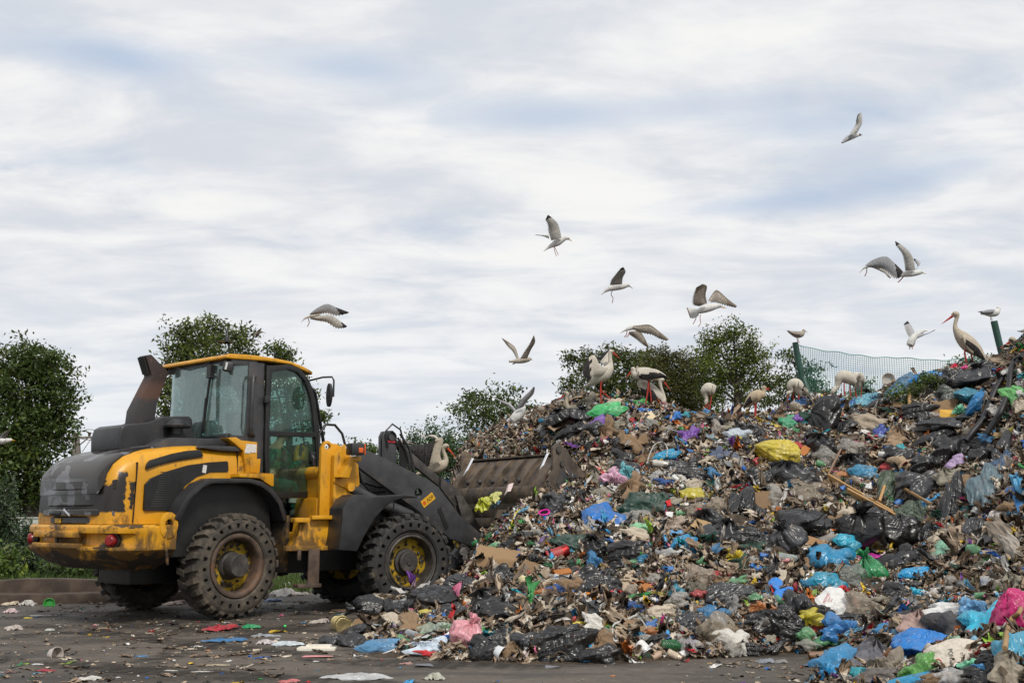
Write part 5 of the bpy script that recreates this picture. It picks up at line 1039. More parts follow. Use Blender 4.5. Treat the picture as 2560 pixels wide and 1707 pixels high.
# things on the open yard
YARD = '''
cloth|2|1455,1225,180,80|10|(.34,.02,.03)|crumpled red and black cloth on the yard
loose|2|1620,1212,115,40|0|(.02,.32,.12)|flat green net scrap on the yard
cloth|2|1500,1300,280,38|-3|(.035,.14,.30)|long blue sleeve-like scrap on the yard
loose|2|1720,1310,100,50|0|(.52,.46,.46)|whitish bag lying left of the pale papers
loose|2|1855,1325,200,42|0|(.50,.56,.60)|pale grey papers left of the white foam
loose|2|1720,1266,170,18|0|(.30,.33,.36)|grey strip of film above the pale papers
tub|2|350,1400,95,0|70|(.45,.40,.36)|open tuna tin lying on the yard
cloth|2|80,1062,90,48|0|(.45,.38,.28)|beige bag at the foot of the kerb
loose|2|190,1062,100,50|0|(.52,.50,.47)|white bag beside the beige bag at the kerb
tub|2|318,1070,70,0|85|(.05,.34,.06)|green food tub at the foot of the kerb
loose|2|80,1112,90,35|0|(.55,.42,.42)|pink and white wrapper on the yard below the kerb
loose|2|265,1135,120,14|0|(.50,.47,.42)|long whitish strip left of the rear wheel
loose|2|180,1150,44,36|0|(.60,.48,.04)|yellow and white wrapper on the yard
loose|2|460,1050,80,20|0|(.46,.52,.50)|flat white sheet left of the far rear tyre
bottle|2|505,1015,70,0|-8|(.05,.20,.62)|clear bottle with a blue label by the far rear tyre
tub|2|435,935,50,0|70|(.58,.50,.52)|clear cup on the kerb step
carton|2|150,955,60,40|10|(.10,.18,.45)|blue and yellow carton on the kerb step
loose|2|40,970,50,15|0|(.40,.22,.07)|orange brown leaf of card on the kerb
bottle|2|5,1055,45,0|60|(.15,.35,.55)|blue tinted bottle cut by the left edge
loose|2|85,1220,110,50|0|(.50,.44,.40)|dirty white bag with red print at the left of the yard
loose|2|320,1228,60,30|0|(.58,.60,.56)|white wrapper at the painted line
loose|2|240,1450,75,14|0|(.58,.58,.58)|white paper strip near the tuna tin
cloth|2|300,1490,120,20|0|(.32,.03,.05)|dark red wrapper in the left foreground
loose|2|570,1545,150,30|0|(.55,.53,.49)|crumpled white paper at the bottom left
cloth|2|70,1500,70,25|0|(.14,.07,.06)|brown rag in the lower left foreground
loose|2|1100,1490,90,12|0|(.58,.56,.52)|flat white scrap in the foreground
loose|2|1310,1495,150,9|0|(.55,.53,.50)|thin white strip in the foreground
loose|2|1410,1452,140,10|-2|(.46,.38,.26)|thin tan strip in the foreground
loose|2|1478,1426,36,18|0|(.62,.62,.60)|small white square in the foreground
loose|2|905,1395,100,9|0|(.05,.20,.42)|thin blue strip in the foreground
loose|2|1650,1362,18,14|0|(.30,.50,.50)|tiny teal wrapper left of the white foam
foam|4|240,1352,235,55|0|(.66,.62,.54)|white foam packaging block at the left foot of the heap
card|4|250,1402,175,26|0|(.62,.26,.26)|pale red plastic slab in front of the white foam block
cloth|G|690,315,230,190|20|(.34,.30,.26)|grey paper sack left of the large gold-lidded tin
card|G|930,150,190,90|25|(.20,.13,.09)|brown card behind the large gold-lidded tin
loose|4|450,1535,480,38|0|(.52,.53,.54)|wide white and red sheet cut by the bottom edge
loose|4|60,1560,130,24|0|(.55,.14,.14)|red film at the bottom edge
card|4|920,1460,120,34|-8|(.16,.17,.19)|dark printed booklet on the yard
loose|4|1005,1540,130,50|0|(.46,.46,.38)|whitish rag at the bottom edge below the heap
loose|4|815,1445,80,14|0|(.42,.22,.20)|thin pinkish strip left of the booklet
card|4|1760,1465,100,26|-5|(.20,.20,.22)|dark wrapper in front of the cups
carton|4|2150,1520,26,14|0|(.50,.20,.06)|small orange block on the yard
carton|7|73,1175,18,12|0|(.45,.18,.06)|reddish brick crumb on the yard
clear|7|930,1100,100,50|15|(.55,.60,.68)|clear blue and white wrapper in front of the heap
clear|7|1010,1100,80,45|0|(.60,.60,.58)|clear plastic box in front of the heap
can|7|1205,1080,90,0|10|(.22,.13,.08)|rusty jar at the left of the foreground bags
card|7|1180,1120,90,35|-5|(.10,.11,.16)|dark printed wrapper left of the foreground bags
loose|7|610,1105,26,14|0|(.46,.32,.14)|tan crust on the yard
loose|2|1100,1030,160,70|0|(.42,.42,.44)|grey sheet of litter under the loader's belly
cloth|2|1150,1060,110,60|0|(.50,.40,.34)|brown and white litter clump under the loader's belly
loose|2|1820,1000,170,70|0|(.52,.50,.48)|white bags heaped between the loader's wheels
loose|2|1800,985,60,40|0|(.60,.50,.08)|yellow wrapper between the loader's wheels
loose|2|1930,1000,110,60|0|(.50,.44,.40)|pale wrapper in front of the far front tyre
loose|2|1770,1040,100,40|0|(.20,.30,.52)|blue and white film between the loader's wheels
loose|2|1850,940,90,50|0|(.56,.52,.48)|cream bag behind the loader's steps
'''
for ln in YARD.strip().split('\n'):
    kind, z, q, a, col, lab = ln.split('|'); x, y, ww, hh = map(float, q.split(',')); ox, oy, s_ = ZT[z]; u, v = ox+x/s_, oy+y/s_
    g_ = hz(*on_ground(u, v)[:2]) < .03
    o = place(kind, u, v+(hh/s_/2 if kind in ('bottle', 'tub') else 0), ww/s_, hh/s_, float(a), eval(col) if col[0] == '(' else col, lab, ground=bool(g_)); LAND.append((u, v, lab))

NAMED[0] = len(FOOT)
SHORT = [(1947,1137,'big yellow bag'),(1510,1311,'blue carrier bag'),(1851,1270,'tall draped black bag'),(2178,1444,'big green bag'),(2528,1546,'crimson bag'),(2144,1337,'fullest black bag'),(1206,1405,'cardboard sheet'),(1163,1595,'pink bag'),(1720,1089,'purple bag'),(1517,1029,'green bag on the crest'),(2023,1232,'wide beige clear bag'),(2058,1046,'upright black bag'),(2365,1378,'pale green film ball'),(2420,1240,'hanging dark sheets'),(2306,1622,'big blue foreground bag'),(2095,1572,'blue tied bag'),(2200,1050,'long beige sheet'),(2420,1010,'glossy blue bag'),(2230,1270,'wooden planks'),(1412,1597,'large stretched black bag'),(1393,1398,'red and silver tin'),(1560,1270,'dark green sheet'),(1325,1252,'bucket side plate'),(1130,1450,'front tyre'),(1640,1560,'white paper cup'),(1390,1050,'black crest bags'),(1744,1237,'mustard bag'),(1837,1385,'yellow bag knot'),(1560,1470,'curved card strip'),(2086,1498,'white printed bag')]
CW = dict(w='white', cl='whitish', be='beige', br='brown', tan='tan', gy='grey', bg='grey-beige', b='blue', lb='light blue', sb='steel blue', tq='turquoise', te='teal', db='navy', r='red', y='yellow', o='orange', gr='green', lg='pale green', li='lime green', pk='pink', p='purple', dgr='dark green', k='black', g='dark grey', mag='crimson')
AUTO = [('loose', 64, (14, 54), 'w w w cl be be br gy b lb sb te tq r y gr lg li pk p dgr o k k g'.split(), 'crumpled {c} bag'), ('clear', 60, (16, 62), 'cl cl be be w bg lg lb'.split(), 'filmy {c} bag'), ('cloth', 112, (18, 84), 'br br be br bg gy br be cl dgr db br bg bg be'.split(), 'dirty {c} rag'), ('looseb', 60, (26, 110), 'k k g k'.split(), 'torn {c} film'), ('card', 18, (16, 40), 'br br tan be w'.split(), 'bent {c} card'), ('bottle', 52, (22, 44), 'cl lb lg w sb gr be'.split(), 'small {c} bottle'), ('can', 30, (14, 26), 'r gy w b y gr'.split(), 'dented {c} can'), ('tub', 32, (14, 32), 'w w cl be gy y r b'.split(), '{c} tub'), ('carton', 40, (16, 40), 'w r b y tan be o gr'.split(), 'squashed {c} carton'), ('flask', 16, (20, 40), 'w y b be r'.split(), '{c} detergent bottle')]
ar = random.Random(404); AUT = []
for kind, cnt, (lo, hi), cols, txt in AUTO:
    done = 0; tries = 0
    while done < cnt and tries < 4000:
        tries += 1; u = ar.uniform(760, 2550); v = ar.uniform(900, 1700)
        p = hit(u, v)
        if p is None or p.z < .05 or p.y > 19: continue
        if (p.y > 15.2 and u < 1330) or (1100 < u < 1480 and 1100 < v < 1330): continue
        near_ = min(FOOT, key=lambda f: ((u-f[0])/(f[2]+10))**2+((v-f[1])/(f[3]+10))**2); dd = ((u-near_[0])/(near_[2]+10))**2+((v-near_[1])/(near_[3]+10))**2
        if dd < .26: continue
        w_ = math.exp(ar.uniform(math.log(lo), math.log(hi)))*min(1.5, 13/p.y); h_ = w_*ar.uniform(.30, .85); c = ar.choice(cols)
        su, sv, sn = min(SHORT, key=lambda q: (u-q[0])**2+1.4*(v-q[1])**2); du, dv = u-su, v-sv
        rel = ('right of' if du > 0 else 'left of') if abs(du) > abs(dv) else ('below' if dv > 0 else 'above'); far = '' if math.hypot(du, dv) > 110 else 'close '
        lab = txt.format(c=CW[c])+' in the rubbish '+far+rel+' the '+sn
        cc = COL[c] if c not in ('b', 'tq', 'r', 'y', 'gr', 'pk', 'p', 'o', 'li') else tuple(.62*x+.03 for x in COL[c])
        if kind == 'cloth' and ar.random() < .3: kind_ = 'drapet'
        elif kind == 'looseb' and ar.random() < .4: kind_ = 'drape'
        else: kind_ = kind
        AUT.append((place(kind_, u, v, w_, h_, ar.uniform(-50, 50), cc, lab, name=NAMES[kind] if kind_ == kind else None), lab)); done += 1
from collections import Counter
_cn = Counter(l for _, l in AUT)
for o_, l in AUT:
    if _cn[l] > 1: o_['group'] = l.split(' in the rubbish')[0]+' pieces '+l.split('rubbish ')[1]
# ---------------------------------------------------------------- countless small scraps (one mass)
PAL = [((.40,.31,.22),15),((.28,.20,.135),17),((.16,.115,.075),13),((.075,.052,.035),7),((.52,.45,.36),9),((.60,.58,.55),9),((.40,.40,.39),6),((.016,.016,.018),7),((.045,.046,.05),5),
 ((.02,.12,.42),2.2),((.04,.27,.52),2.0),((.16,.36,.52),1.8),((.015,.24,.30),1.2),((.45,.025,.03),1.8),((.58,.16,.02),1.6),((.62,.42,.03),1.9),((.04,.26,.07),1.5),((.27,.46,.05),1.0),((.17,.05,.30),.9),((.60,.17,.28),1.2),((.55,.05,.22),.6),((.02,.09,.06),1.2),((.70,.70,.69),3.2)]
PALC = np.array([p[0] for p in PAL]); PALW = np.array([p[1] for p in PAL]); PALW = PALW/PALW.sum()
def scrap_mat():
    t = NT('assorted_scraps'); a = t.attr(); f = t.noise(16, 6, .7); c = t.mix(t.math('MULTIPLY', t.ramp(f, .45, .8), .34), a, (.075, .055, .038)); c = t.mix(t.ramp(t.noise(60, 3, .6), .5, .9, 0, .35), c, (.03, .024, .018))
    return t.bsdf(c, t.ramp(t.noise(5, 2), .3, .7, .32, .8), 0, t.bump(t.noise(55, 4), .5, .01), .45)
SCR = scrap_mat()
def grid_sheet(n, seed, h, curl=.0, asp=1.0):
    r = np.random.default_rng(seed); u, v = np.meshgrid(np.linspace(-1, 1, n), np.linspace(-1, 1, n)); x = u*(1-.25*v*v*r.random()); y = v*asp*(1-.25*u*u*r.random())
    z = np.zeros_like(x)
    for k in range(5):
        a = r.random()*6.3; f = r.uniform(1, 4.5); z += h*np.abs(np.sin(f*(x*math.cos(a)+y*math.sin(a))+r.random()*6))*r.uniform(.3, 1)/(.6+.4*f)
    z -= z.mean(); x = x+r.normal(0, .12, x.shape)*(1 if n > 3 else .5); y = y+r.normal(0, .12, x.shape); z += r.normal(0, h*.22, x.shape); z += curl*(u*u)
    V = np.stack([x, y, z], -1).reshape(-1, 3); i, j = np.meshgrid(np.arange(n-1), np.arange(n-1)); k = (j*n+i).ravel(); return V, np.stack([k, k+1, k+n+1, k+n], -1)
def ico(seed, amp, flat):
    bm = bmesh.new(); bmesh.ops.create_icosphere(bm, subdivisions=2, radius=1); r = np.random.default_rng(seed); V = np.array([v.co[:] for v in bm.verts]); F = np.array([[v.index for v in f.verts] for f in bm.faces]); bm.free()
    d = 1+amp*sum(np.sin(r.uniform(1.5, 4, 3) @ V.T*1.0+r.random()*6)*r.uniform(.3, 1) for _ in range(4))/2+r.normal(0, amp*.35, len(V)); V = V*d[:, None]; V[:, 2] *= flat; return V, F
def tubeV(rs, zs, n):
    a = np.linspace(0, 2*math.pi, n, endpoint=False); V = np.concatenate([np.stack([r*np.cos(a), r*np.sin(a), np.full(n, z)], -1) for r, z in zip(rs, zs)]); F = []
    for k in range(len(rs)-1):
        for j in range(n): F.append((k*n+j, k*n+(j+1) % n, (k+1)*n+(j+1) % n, (k+1)*n+j))
    return V[:, [2, 0, 1]], np.array(F)
PROT = []
for s_ in range(26): PROT.append((*grid_sheet(7, 100+s_, rng.uniform(.35, .8), rng.uniform(-.2, .5), rng.uniform(.4, 1.0)), 2.4, (.026, .10)))
for s_ in range(8): PROT.append((*grid_sheet(7, 200+s_, .35, rng.uniform(-.4, .5), rng.uniform(.07, .22)), 2.6, (.05, .30)))
for s_ in range(12): PROT.append((*ico(300+s_, .34, rng.uniform(.45, .9)), 1.9, (.02, .065)))
PROT.append((*tubeV([0, .36, .40, .40, .36, .40, .40, .30, .13, .13, 0], [-1, -1, -.9, -.3, -.2, -.1, .35, .6, .8, 1, 1], 9), 1.6, (.06, .13)))
PROT.append((*tubeV([0, .45, .5, .5, .45, 0], [-1, -1, -.9, .9, 1, 1], 10), 1.2, (.04, .07)))
PROT.append((*tubeV([0, .8, .85, 1, .95, .8, .7, 0], [-.5, -.5, -.4, .5, .5, -.3, -.42, -.42], 10), 1.0, (.035, .06)))
PROT.append((*tubeV([0, .06, .06, 0], [-1, -1, 1, 1], 5), 1.0, (.08, .22)))
PROT.append((*tubeV([0, 1, 1, .9, .9, 0], [-.25, -.25, .25, .25, .1, .1], 9), .8, (.018, .03)))
bx = np.array([(x, y*.6, z*.3) for x in (-1, 1) for y in (-1, 1) for z in (-1, 1)], float); PROT.append((bx, np.array([(0, 1, 3, 2), (4, 6, 7, 5), (0, 4, 5, 1), (2, 3, 7, 6), (0, 2, 6, 4), (1, 5, 7, 3)]), 1.0, (.03, .10)))
PW = np.array([p[2] for p in PROT]); PW = PW/PW.sum()
def rot_basis(nrm, spin, tilt, r):
    n = nrm+r.normal(0, 1, nrm.shape)*tilt[:, None]; n /= np.linalg.norm(n, axis=1, keepdims=True); a = np.cross(n, np.array([0.3, .9, .1])); a /= np.linalg.norm(a, axis=1, keepdims=True); b = np.cross(n, a)
    c, s = np.cos(spin)[:, None], np.sin(spin)[:, None]; return np.stack([a*c+b*s, -a*s+b*c, n], -1)      # columns
def scatter(P, Nn, sizemul, tiltmax, r, brown=0.0, lift=.2, kinds=None, sat=1.0):
    """pieces at points P with normals Nn -> merged arrays"""
    Vs, Fq, Ft, Cs = [], [], [], []; off = 0; which = r.choice(len(PROT), len(P), p=PW if kinds is None else kinds)
    for k, (v, f, _, (lo, hi)) in enumerate(PROT):
        idx = np.nonzero(which == k)[0]; n = len(idx)
        if n == 0: continue
        sz = np.exp(r.uniform(np.log(lo), np.log(hi), n))*sizemul[idx]; B = rot_basis(Nn[idx], r.uniform(0, 6.3, n), r.uniform(.05, tiltmax, n), r)
        an = np.stack([sz*r.uniform(.8, 1.25, n), sz*r.uniform(.7, 1.2, n), sz*r.uniform(.7, 1.2, n)], -1)
        W_ = np.einsum('nij,nvj->nvi', B, v[None]*an[:, None, :])+P[idx][:, None, :]+Nn[idx][:, None, :]*(sz*lift)[:, None, None]
        col = PALC[r.choice(len(PALC), n, p=PALW)]*r.uniform(.7, 1.2, (n, 1))
        lo_ = r.random(n) < brown; col[lo_] = PALC[r.choice(5, lo_.sum())]*r.uniform(.6, 1.15, (lo_.sum(), 1))
        cv = np.repeat(col[:, None, :], len(v), 1)
        two = r.random(n) < .22; c2 = PALC[r.choice(len(PALC), n, p=PALW)]; side = (v[:, 0] > r.uniform(-.4, .6)); cv[np.ix_(two, side)] = c2[two][:, None, :]
        cv = np.clip(cv, 0, .8); Vs.append(W_.reshape(-1, 3)); Cs.append(cv.reshape(-1, 3)); ff = f[None]+(np.arange(n)*len(v))[:, None, None]+off; (Fq if f.shape[1] == 4 else Ft).append(ff.reshape(-1, f.shape[1])); off += n*len(v)
    return np.concatenate(Vs), [np.concatenate(x) for x in (Fq, Ft) if x], np.concatenate(Cs)
def heap_points(n, r):
    out = []
    while sum(map(len, out)) < n:
        y = 5.6+(r.random(n*3)**.85)*15.5; x = r.uniform(-.13, .56, n*3)*y; z = hz(x, y); N_ = hnorm(x, y); P = np.stack([x, y, z], -1); vd = P-CAM; vd /= np.linalg.norm(vd, axis=1, keepdims=True)
        face = -(vd*N_).sum(1); keep = (z > .01) & (r.random(n*3) < np.clip(face+.35, .12, 1)*(9/y)**.6); keep &= ~((z < .02))
        out.append(np.concatenate([P, N_], 1)[keep])
    A_ = np.concatenate(out)[:n]; return A_[:, :3], A_[:, 3:]
def to_px(P):
    q = P-CAM; d = q @ cF; return 1280+FPX*q[:, 0]/d, 853.5-FPX*(q @ cU)/d
def clear_of_things(P, r, grow=.47):
    u, v = to_px(P); bad = np.zeros(len(P), bool)
    for nf, (fu, fv, fw, fh, A, dist) in enumerate(FOOT):
        keep = .06 if nf < NAMED[0] else .30
        near = (np.abs(u-fu) < fw+fh) & (np.abs(v-fv) < fw+fh); i = np.nonzero(near)[0]
        if len(i) == 0: continue
        c, s = math.cos(A), math.sin(A); x = (u[i]-fu)*c+(v[i]-fv)*-s; y = (u[i]-fu)*s+(v[i]-fv)*c
        ins = (x/(fw*grow))**2+(y/(fh*grow))**2 < 1; ins &= (P[i, 1] < dist+.8); bad[i[ins & (r.random(len(i)) > keep)]] = True
    return ~bad
r_ = np.random.default_rng(21); P_, N_ = heap_points(125000, r_); k_ = clear_of_things(P_, r_); P_, N_ = P_[k_], N_[k_]
# size of pieces and share of brown varies over the heap: pockets of wet mulch and pockets of loose packaging
pk = vnoise(P_[:, 0], P_[:, 1], .9, 41)+.6*vnoise(P_[:, 0], P_[:, 1], 2.2, 42)
Vv, Ff, Cc = scatter(P_, N_, np.clip(.64+.65*pk, .36, 1.1)*np.clip(P_[:, 1]/10.5, .55, 1.0), 1.0, r_, .46)
link_mesh('rubbish_scraps', np_mesh('rubbish_scraps', Vv, Ff, SCR, Cc, True), label='small torn scraps of paper, plastic and rags covering the heap', cat='rubbish', kind='stuff')
# dirt and tiny litter trodden into the yard
r_ = np.random.default_rng(22); n_ = 6000; y = 7.2+9.5*r_.random(n_)**1.1; x = r_.uniform(-.56, .50, n_)*y; cl = vnoise(x, y, .8, 77)+r_.normal(0, .22, n_) > .02; near = (hz(x, y) < .0); ok_ = near & cl; x, y = x[ok_], y[ok_]
P_ = np.stack([x, y, np.full(len(x), .004)], -1); N_ = np.tile([0, 0, 1.], (len(x), 1)); ks = PW.copy(); ks[26:34] *= 2; ks[46:] *= .25; ks /= ks.sum()
Vv, Ff, Cc = scatter(P_, N_, r_.uniform(.12, .55, len(x)), .12, r_, .45, .12, ks); Vv[:, 2] = np.where(Vv[:, 2] < .002, .002, Vv[:, 2]*.6)
link_mesh('ground_litter', np_mesh('ground_litter', Vv, Ff, SCR, Cc), label='crumbs and slivers of litter trodden into the yard', cat='litter', kind='stuff')
# ---------------------------------------------------------------- trees, shrubs, fence, pole
def leaf_mat(name):
    t = NT(name); a = t.attr(); return t.bsdf(a, .5, 0, None, .4, .38)
LEAF = leaf_mat('leaves'); BARK = plain('bark', (.045, .036, .028), .9, var=.4, scale=6, bump=.4)
def foliage(name, blobs, parent, r, dens, leaf, base, var=.5, spiky=False):
    """blobs: (centre, (rx, ry, rz)); leaf cards grouped in sprays through each blob's volume"""
    Vs, Cs = [], []
    for c, rad in blobs:
        vol = rad[0]*rad[1]*rad[2]; leaf_ = leaf*.78; n_sp = max(14, int((dens*17.0 if not spiky else dens*34)*(rad[0]*rad[2]+.5*rad[0]*rad[1])/(leaf*leaf)/20)); d = r.normal(0, 1, (n_sp, 3)); d /= np.linalg.norm(d, axis=1, keepdims=True); q = r.random(n_sp)**.42
        lump = 1+.22*np.sin(d[:, 0]*5+r.random()*6)*np.sin(d[:, 2]*5+r.random()*6)+.12*r.normal(0, 1, n_sp); P = np.array(c)+d*(q*lump)[:, None]*np.array(rad); sh = r.uniform(1-var, 1+var, n_sp)
        k = 20; L = np.repeat(P, k, 0)+r.normal(0, 1, (n_sp*k, 3))*leaf*np.array([1.25, 1.25, .8 if not spiky else 1.8]); s = np.repeat(sh, k)*r.uniform(.75, 1.25, n_sp*k)
        a = r.normal(0, 1, (len(L), 3)); a /= np.linalg.norm(a, axis=1, keepdims=True); b = np.cross(a, r.normal(0, 1, (len(L), 3))+np.array([0, 0, .8])); b /= np.linalg.norm(b, axis=1, keepdims=True); sz = leaf*.80*r.uniform(.5, 1.0, (len(L), 1)); w = .42 if not spiky else .34
        Vs.append(np.stack([L-a*sz, L+b*sz*w, L+a*sz, L-b*sz*w], 1).reshape(-1, 3)); yel = r.random(len(L)) < .10
        col = np.array(base)[None]*np.array([1.75, 1.62, 1.5])*s[:, None]; col[yel] *= np.array([1.7, 1.35, .8]); Cs.append(np.repeat(col, 4, 0))
    V = np.concatenate(Vs); C_ = np.concatenate(Cs); F = np.arange(len(V)).reshape(-1, 4); return link_mesh(name, np_mesh(name, V, [F], LEAF, C_), parent)
def tree(name, label, cat, Y, base_u, blobs_px, leaf=.16, dens=1.0, col=(.050, .075, .018), trunk=.16, group=None, seed=0, spiky=False, dry=None):
    r = np.random.default_rng(900+seed); mp = m_per_px(Y); b0 = at(base_u, 1290, Y); base = Vector((b0.x, Y, -.05)); t = empty(name, base, 0, label=label, cat=cat, group=group); bl = []
    for u, v, ru, rv in blobs_px:
        c = at(u, v, Y); rr = ((ru+rv)/2*mp)*.9; bl.append((np.array([c.x-base.x, r.uniform(-.5, .5)*rr*1.2, c.z-base.z]), (ru*mp, rr, rv*mp)))
    foliage('crown' if not cat == 'shrub' else 'foliage', bl, t, r, dens, leaf, col, spiky=spiky)
    m = MB(); top = Vector(np.mean([b[0] for b in bl], 0)); hub = Vector((top.x*.35, 0, min(b[0][2]-b[1][2] for b in bl)*.5+top.z*.35)); m.tube([(0, 0, 0), (hub.x*.3, 0, hub.z*.4), tuple(hub), tuple(hub.lerp(top, .8))], [trunk*1.25, trunk, trunk*.85, trunk*.45], 9)
    for c, rad in bl:
        e = Vector(c); st = hub.lerp(top, .3 if e.z < top.z else .55); mid = st.lerp(e, .5)+Vector((0, 0, .12*(e-st).length)); m.tube([st, mid, e], [trunk*.30, trunk*.18, trunk*.06], 6)
        for _ in range(9):
            d = r.normal(0, 1, 3); d /= np.linalg.norm(d); q = e+Vector(d*np.array(rad)*.85); m.tube([mid.lerp(e, .6), e.lerp(q, .5)+Vector((0, 0, .1*rad[2])), q], [trunk*.08, trunk*.05, trunk*.02], 4)
    m.build('trunk' if cat != 'shrub' else 'stem', BARK, t, smooth=60); return t
tree('broadleaf_tree', 'tall dark green tree at the left edge beside the concrete pole', 'tree', 30, 85, [(50,905,90,66),(120,930,62,60),(15,970,95,80),(140,1000,54,55),(85,1040,85,70),(15,1090,95,85),(125,1085,58,60),(60,1150,85,75),(105,1200,55,55),(10,1210,80,70),(60,1260,60,45)], .125, 1.75, (.034, .058, .014), .26, seed=1)
tree('broadleaf_tree', 'round-topped tree standing behind the loader cab', 'tree', 38, 520, [(470,840,60,48),(540,825,70,44),(600,850,52,44),(440,900,55,55),(520,900,90,50),(425,975,48,60),(490,980,80,60),(420,1035,40,34),(570,960,70,70),(540,1050,90,60),(612,905,36,30)], .14, 1.15, (.048, .070, .016), .2, seed=2)
tree('broadleaf_tree', 'tree seen mostly through the loader cab windows', 'tree', 40, 720, [(690,876,24,15),(712,890,24,14),(700,950,50,46),(745,985,46,50),(770,1050,40,36),(700,1040,60,50),(640,1010,50,60),(800,1040,12,12)], .15, .95, (.045, .070, .018), .16, seed=3)
tree('bush', 'low bushes whose tops show above the loader arm', 'shrub', 44, 900, [(850,1135,34,22),(895,1120,36,26),(935,1135,34,26),(905,1165,60,30),(965,1160,30,24)], .14, 1.0, (.045, .075, .022), .08, seed=4)
tree('broadleaf_tree', 'small rounded tree standing left of the heap', 'tree', 45, 1250, [(1195,1000,52,28),(1255,985,55,26),(1155,1030,32,30),(1230,1040,82,42),(1300,1030,48,38),(1260,1085,88,46),(1345,1030,26,16),(1190,1085,50,40),(1310,1090,50,40)], .15, .9, (.040, .064, .018), .17, seed=5)
for i, (u, bl) in enumerate(((1035, [(1035,1112,24,34),(1040,1165,34,40),(1030,1220,40,40)]), (1085, [(1080,1098,22,38),(1085,1160,38,44),(1085,1230,46,44)]), (1130, [(1120,1105,24,36),(1135,1150,40,44),(1130,1220,50,50)]), (1185, [(1175,1120,26,30),(1185,1170,44,50),(1190,1240,50,50)]), (990, [(985,1150,26,30),(990,1200,40,44),(985,1250,40,40)]))):
    tree('conifer', ['upright conifer behind the black-winged stork, left of the middle one', 'middle conifer behind the stork by the bucket', 'conifer behind the bill of the stork by the bucket', 'conifer just behind the bucket\'s far edge', 'conifer seen between the loader arm and tilt link'][i], 'tree', 40+i*.7, u, bl, .12, 1.2, (.036, .070, .028), .09, 'conifers in a row behind the loader', 20+i, True)
tree('broadleaf_tree', 'wide flat-topped tree behind the storks on the crest', 'tree', 48, 1560, [(1480,886,44,20),(1530,885,40,22),(1425,892,16,9),(1455,918,45,20),(1570,905,66,36),(1440,955,44,20),(1520,950,80,40),(1480,985,60,30),(1580,975,80,46),(1420,985,36,18),(1540,1020,110,40)], .15, .95, (.042, .058, .016), .2, seed=6)
tree('broadleaf_tree', 'dense brownish green tree in the middle of the group behind the crest', 'tree', 50, 1680, [(1660,905,70,38),(1620,925,50,40),(1720,930,66,50),(1660,970,95,55),(1740,985,60,50),(1640,1020,90,45),(1730,1040,80,40)], .12, 1.5, (.046, .054, .015), .2, seed=7)
tree('broadleaf_tree', 'tallest tree behind the crest with its dark trunk showing', 'tree', 46, 1853, [(1835,838,56,36),(1785,850,42,36),(1885,870,48,42),(1830,895,88,44),(1770,905,44,44),(1910,925,44,40),(1850,950,86,44),(1780,965,50,36),(1930,970,34,26),(1895,1000,54,26),(1800,1000,44,20)], .13, .95, (.056, .082, .014), .24, seed=8)
tree('broadleaf_tree', 'tree half hidden by the green net and its leaning post', 'tree', 44, 2010, [(1985,900,36,28),(2020,925,44,26),(1975,950,42,32),(2040,960,40,24),(2000,990,60,28),(1955,1000,36,24),(2065,985,24,16)], .15, .85, (.044, .068, .018), .15, seed=9)
tree('bush', 'small bush behind the net and the pair of feeding storks', 'shrub', 50, 2155, [(2150,965,28,17),(2165,985,30,18),(2130,990,22,14)], .15, .8, (.044, .072, .018), .08, seed=10)
tree('bush', 'low bush top behind the legs of the upright stork', 'shrub', 48, 2420, [(2385,925,30,12),(2425,905,44,17),(2470,908,36,17),(2440,930,50,16)], .15, .8, (.040, .072, .020), .08, seed=11)
# left border planting
tree('spruce', 'young spruce at the left edge in front of the white fence', 'tree', 23, 12, [(12,1225,10,30),(12,1262,26,26),(10,1300,42,30),(6,1345,58,34),(4,1400,70,36)], .09, 1.3, (.026, .045, .022), .07, seed=12, spiky=True)
tree('spruce', 'dark spruce just left of the loader\'s counterweight', 'tree', 22, 95, [(70,1325,16,24),(85,1360,34,28),(85,1405,50,34),(95,1440,56,20)], .08, 1.3, (.020, .038, .020), .05, seed=13, spiky=True)
tree('bush', 'leafy light green bush at the left edge above the kerb', 'shrub', 19.5, 15, [(15,1400,40,34),(25,1430,44,24),(-15,1410,34,40)], .10, 1.2, (.06, .10, .022), .04, seed=14)
tree('bush', 'low bush beneath the loader\'s counterweight behind the kerb', 'shrub', 20, 150, [(140,1420,34,24),(185,1425,36,22),(235,1428,40,20),(300,1425,50,22)], .09, 1.2, (.040, .070, .020), .04, seed=15)
tree('bush', 'dark hedge far behind the loader\'s hood', 'shrub', 34, 200, [(150,1240,40,36),(160,1310,60,50),(230,1320,60,40),(190,1370,80,40),(320,1330,80,40),(430,1340,80,50),(560,1330,90,50),(680,1330,80,50),(800,1300,80,60),(900,1260,80,70),(960,1310,80,60)], .15, 1.1, (.030, .050, .016), .10, seed=16)
r_ = np.random.default_rng(5); n_ = 5200; x = r_.uniform(-11, -2, n_); y = 15.9+(x+9)*.26+r_.uniform(.0, 3.5, n_)**1.3+.3; z = np.zeros(n_); h = r_.uniform(.08, .30, n_); dx = r_.normal(0, .08, (n_, 2)); w = .012; o = np.stack([x, y, z], -1)
V = np.stack([o-[w, 0, 0], o+[w, 0, 0], o+np.stack([dx[:, 0], dx[:, 1], h], -1)], 1).reshape(-1, 3); link_mesh('grass', np_mesh('grass', V, [np.arange(len(V)).reshape(-1, 3)], LEAF, np.repeat(np.array([[.07, .11, .025]])*r_.uniform(.6, 1.3, (n_, 1)), 3, 0)), label='rough grass growing behind the kerb', cat='grass', kind='stuff')
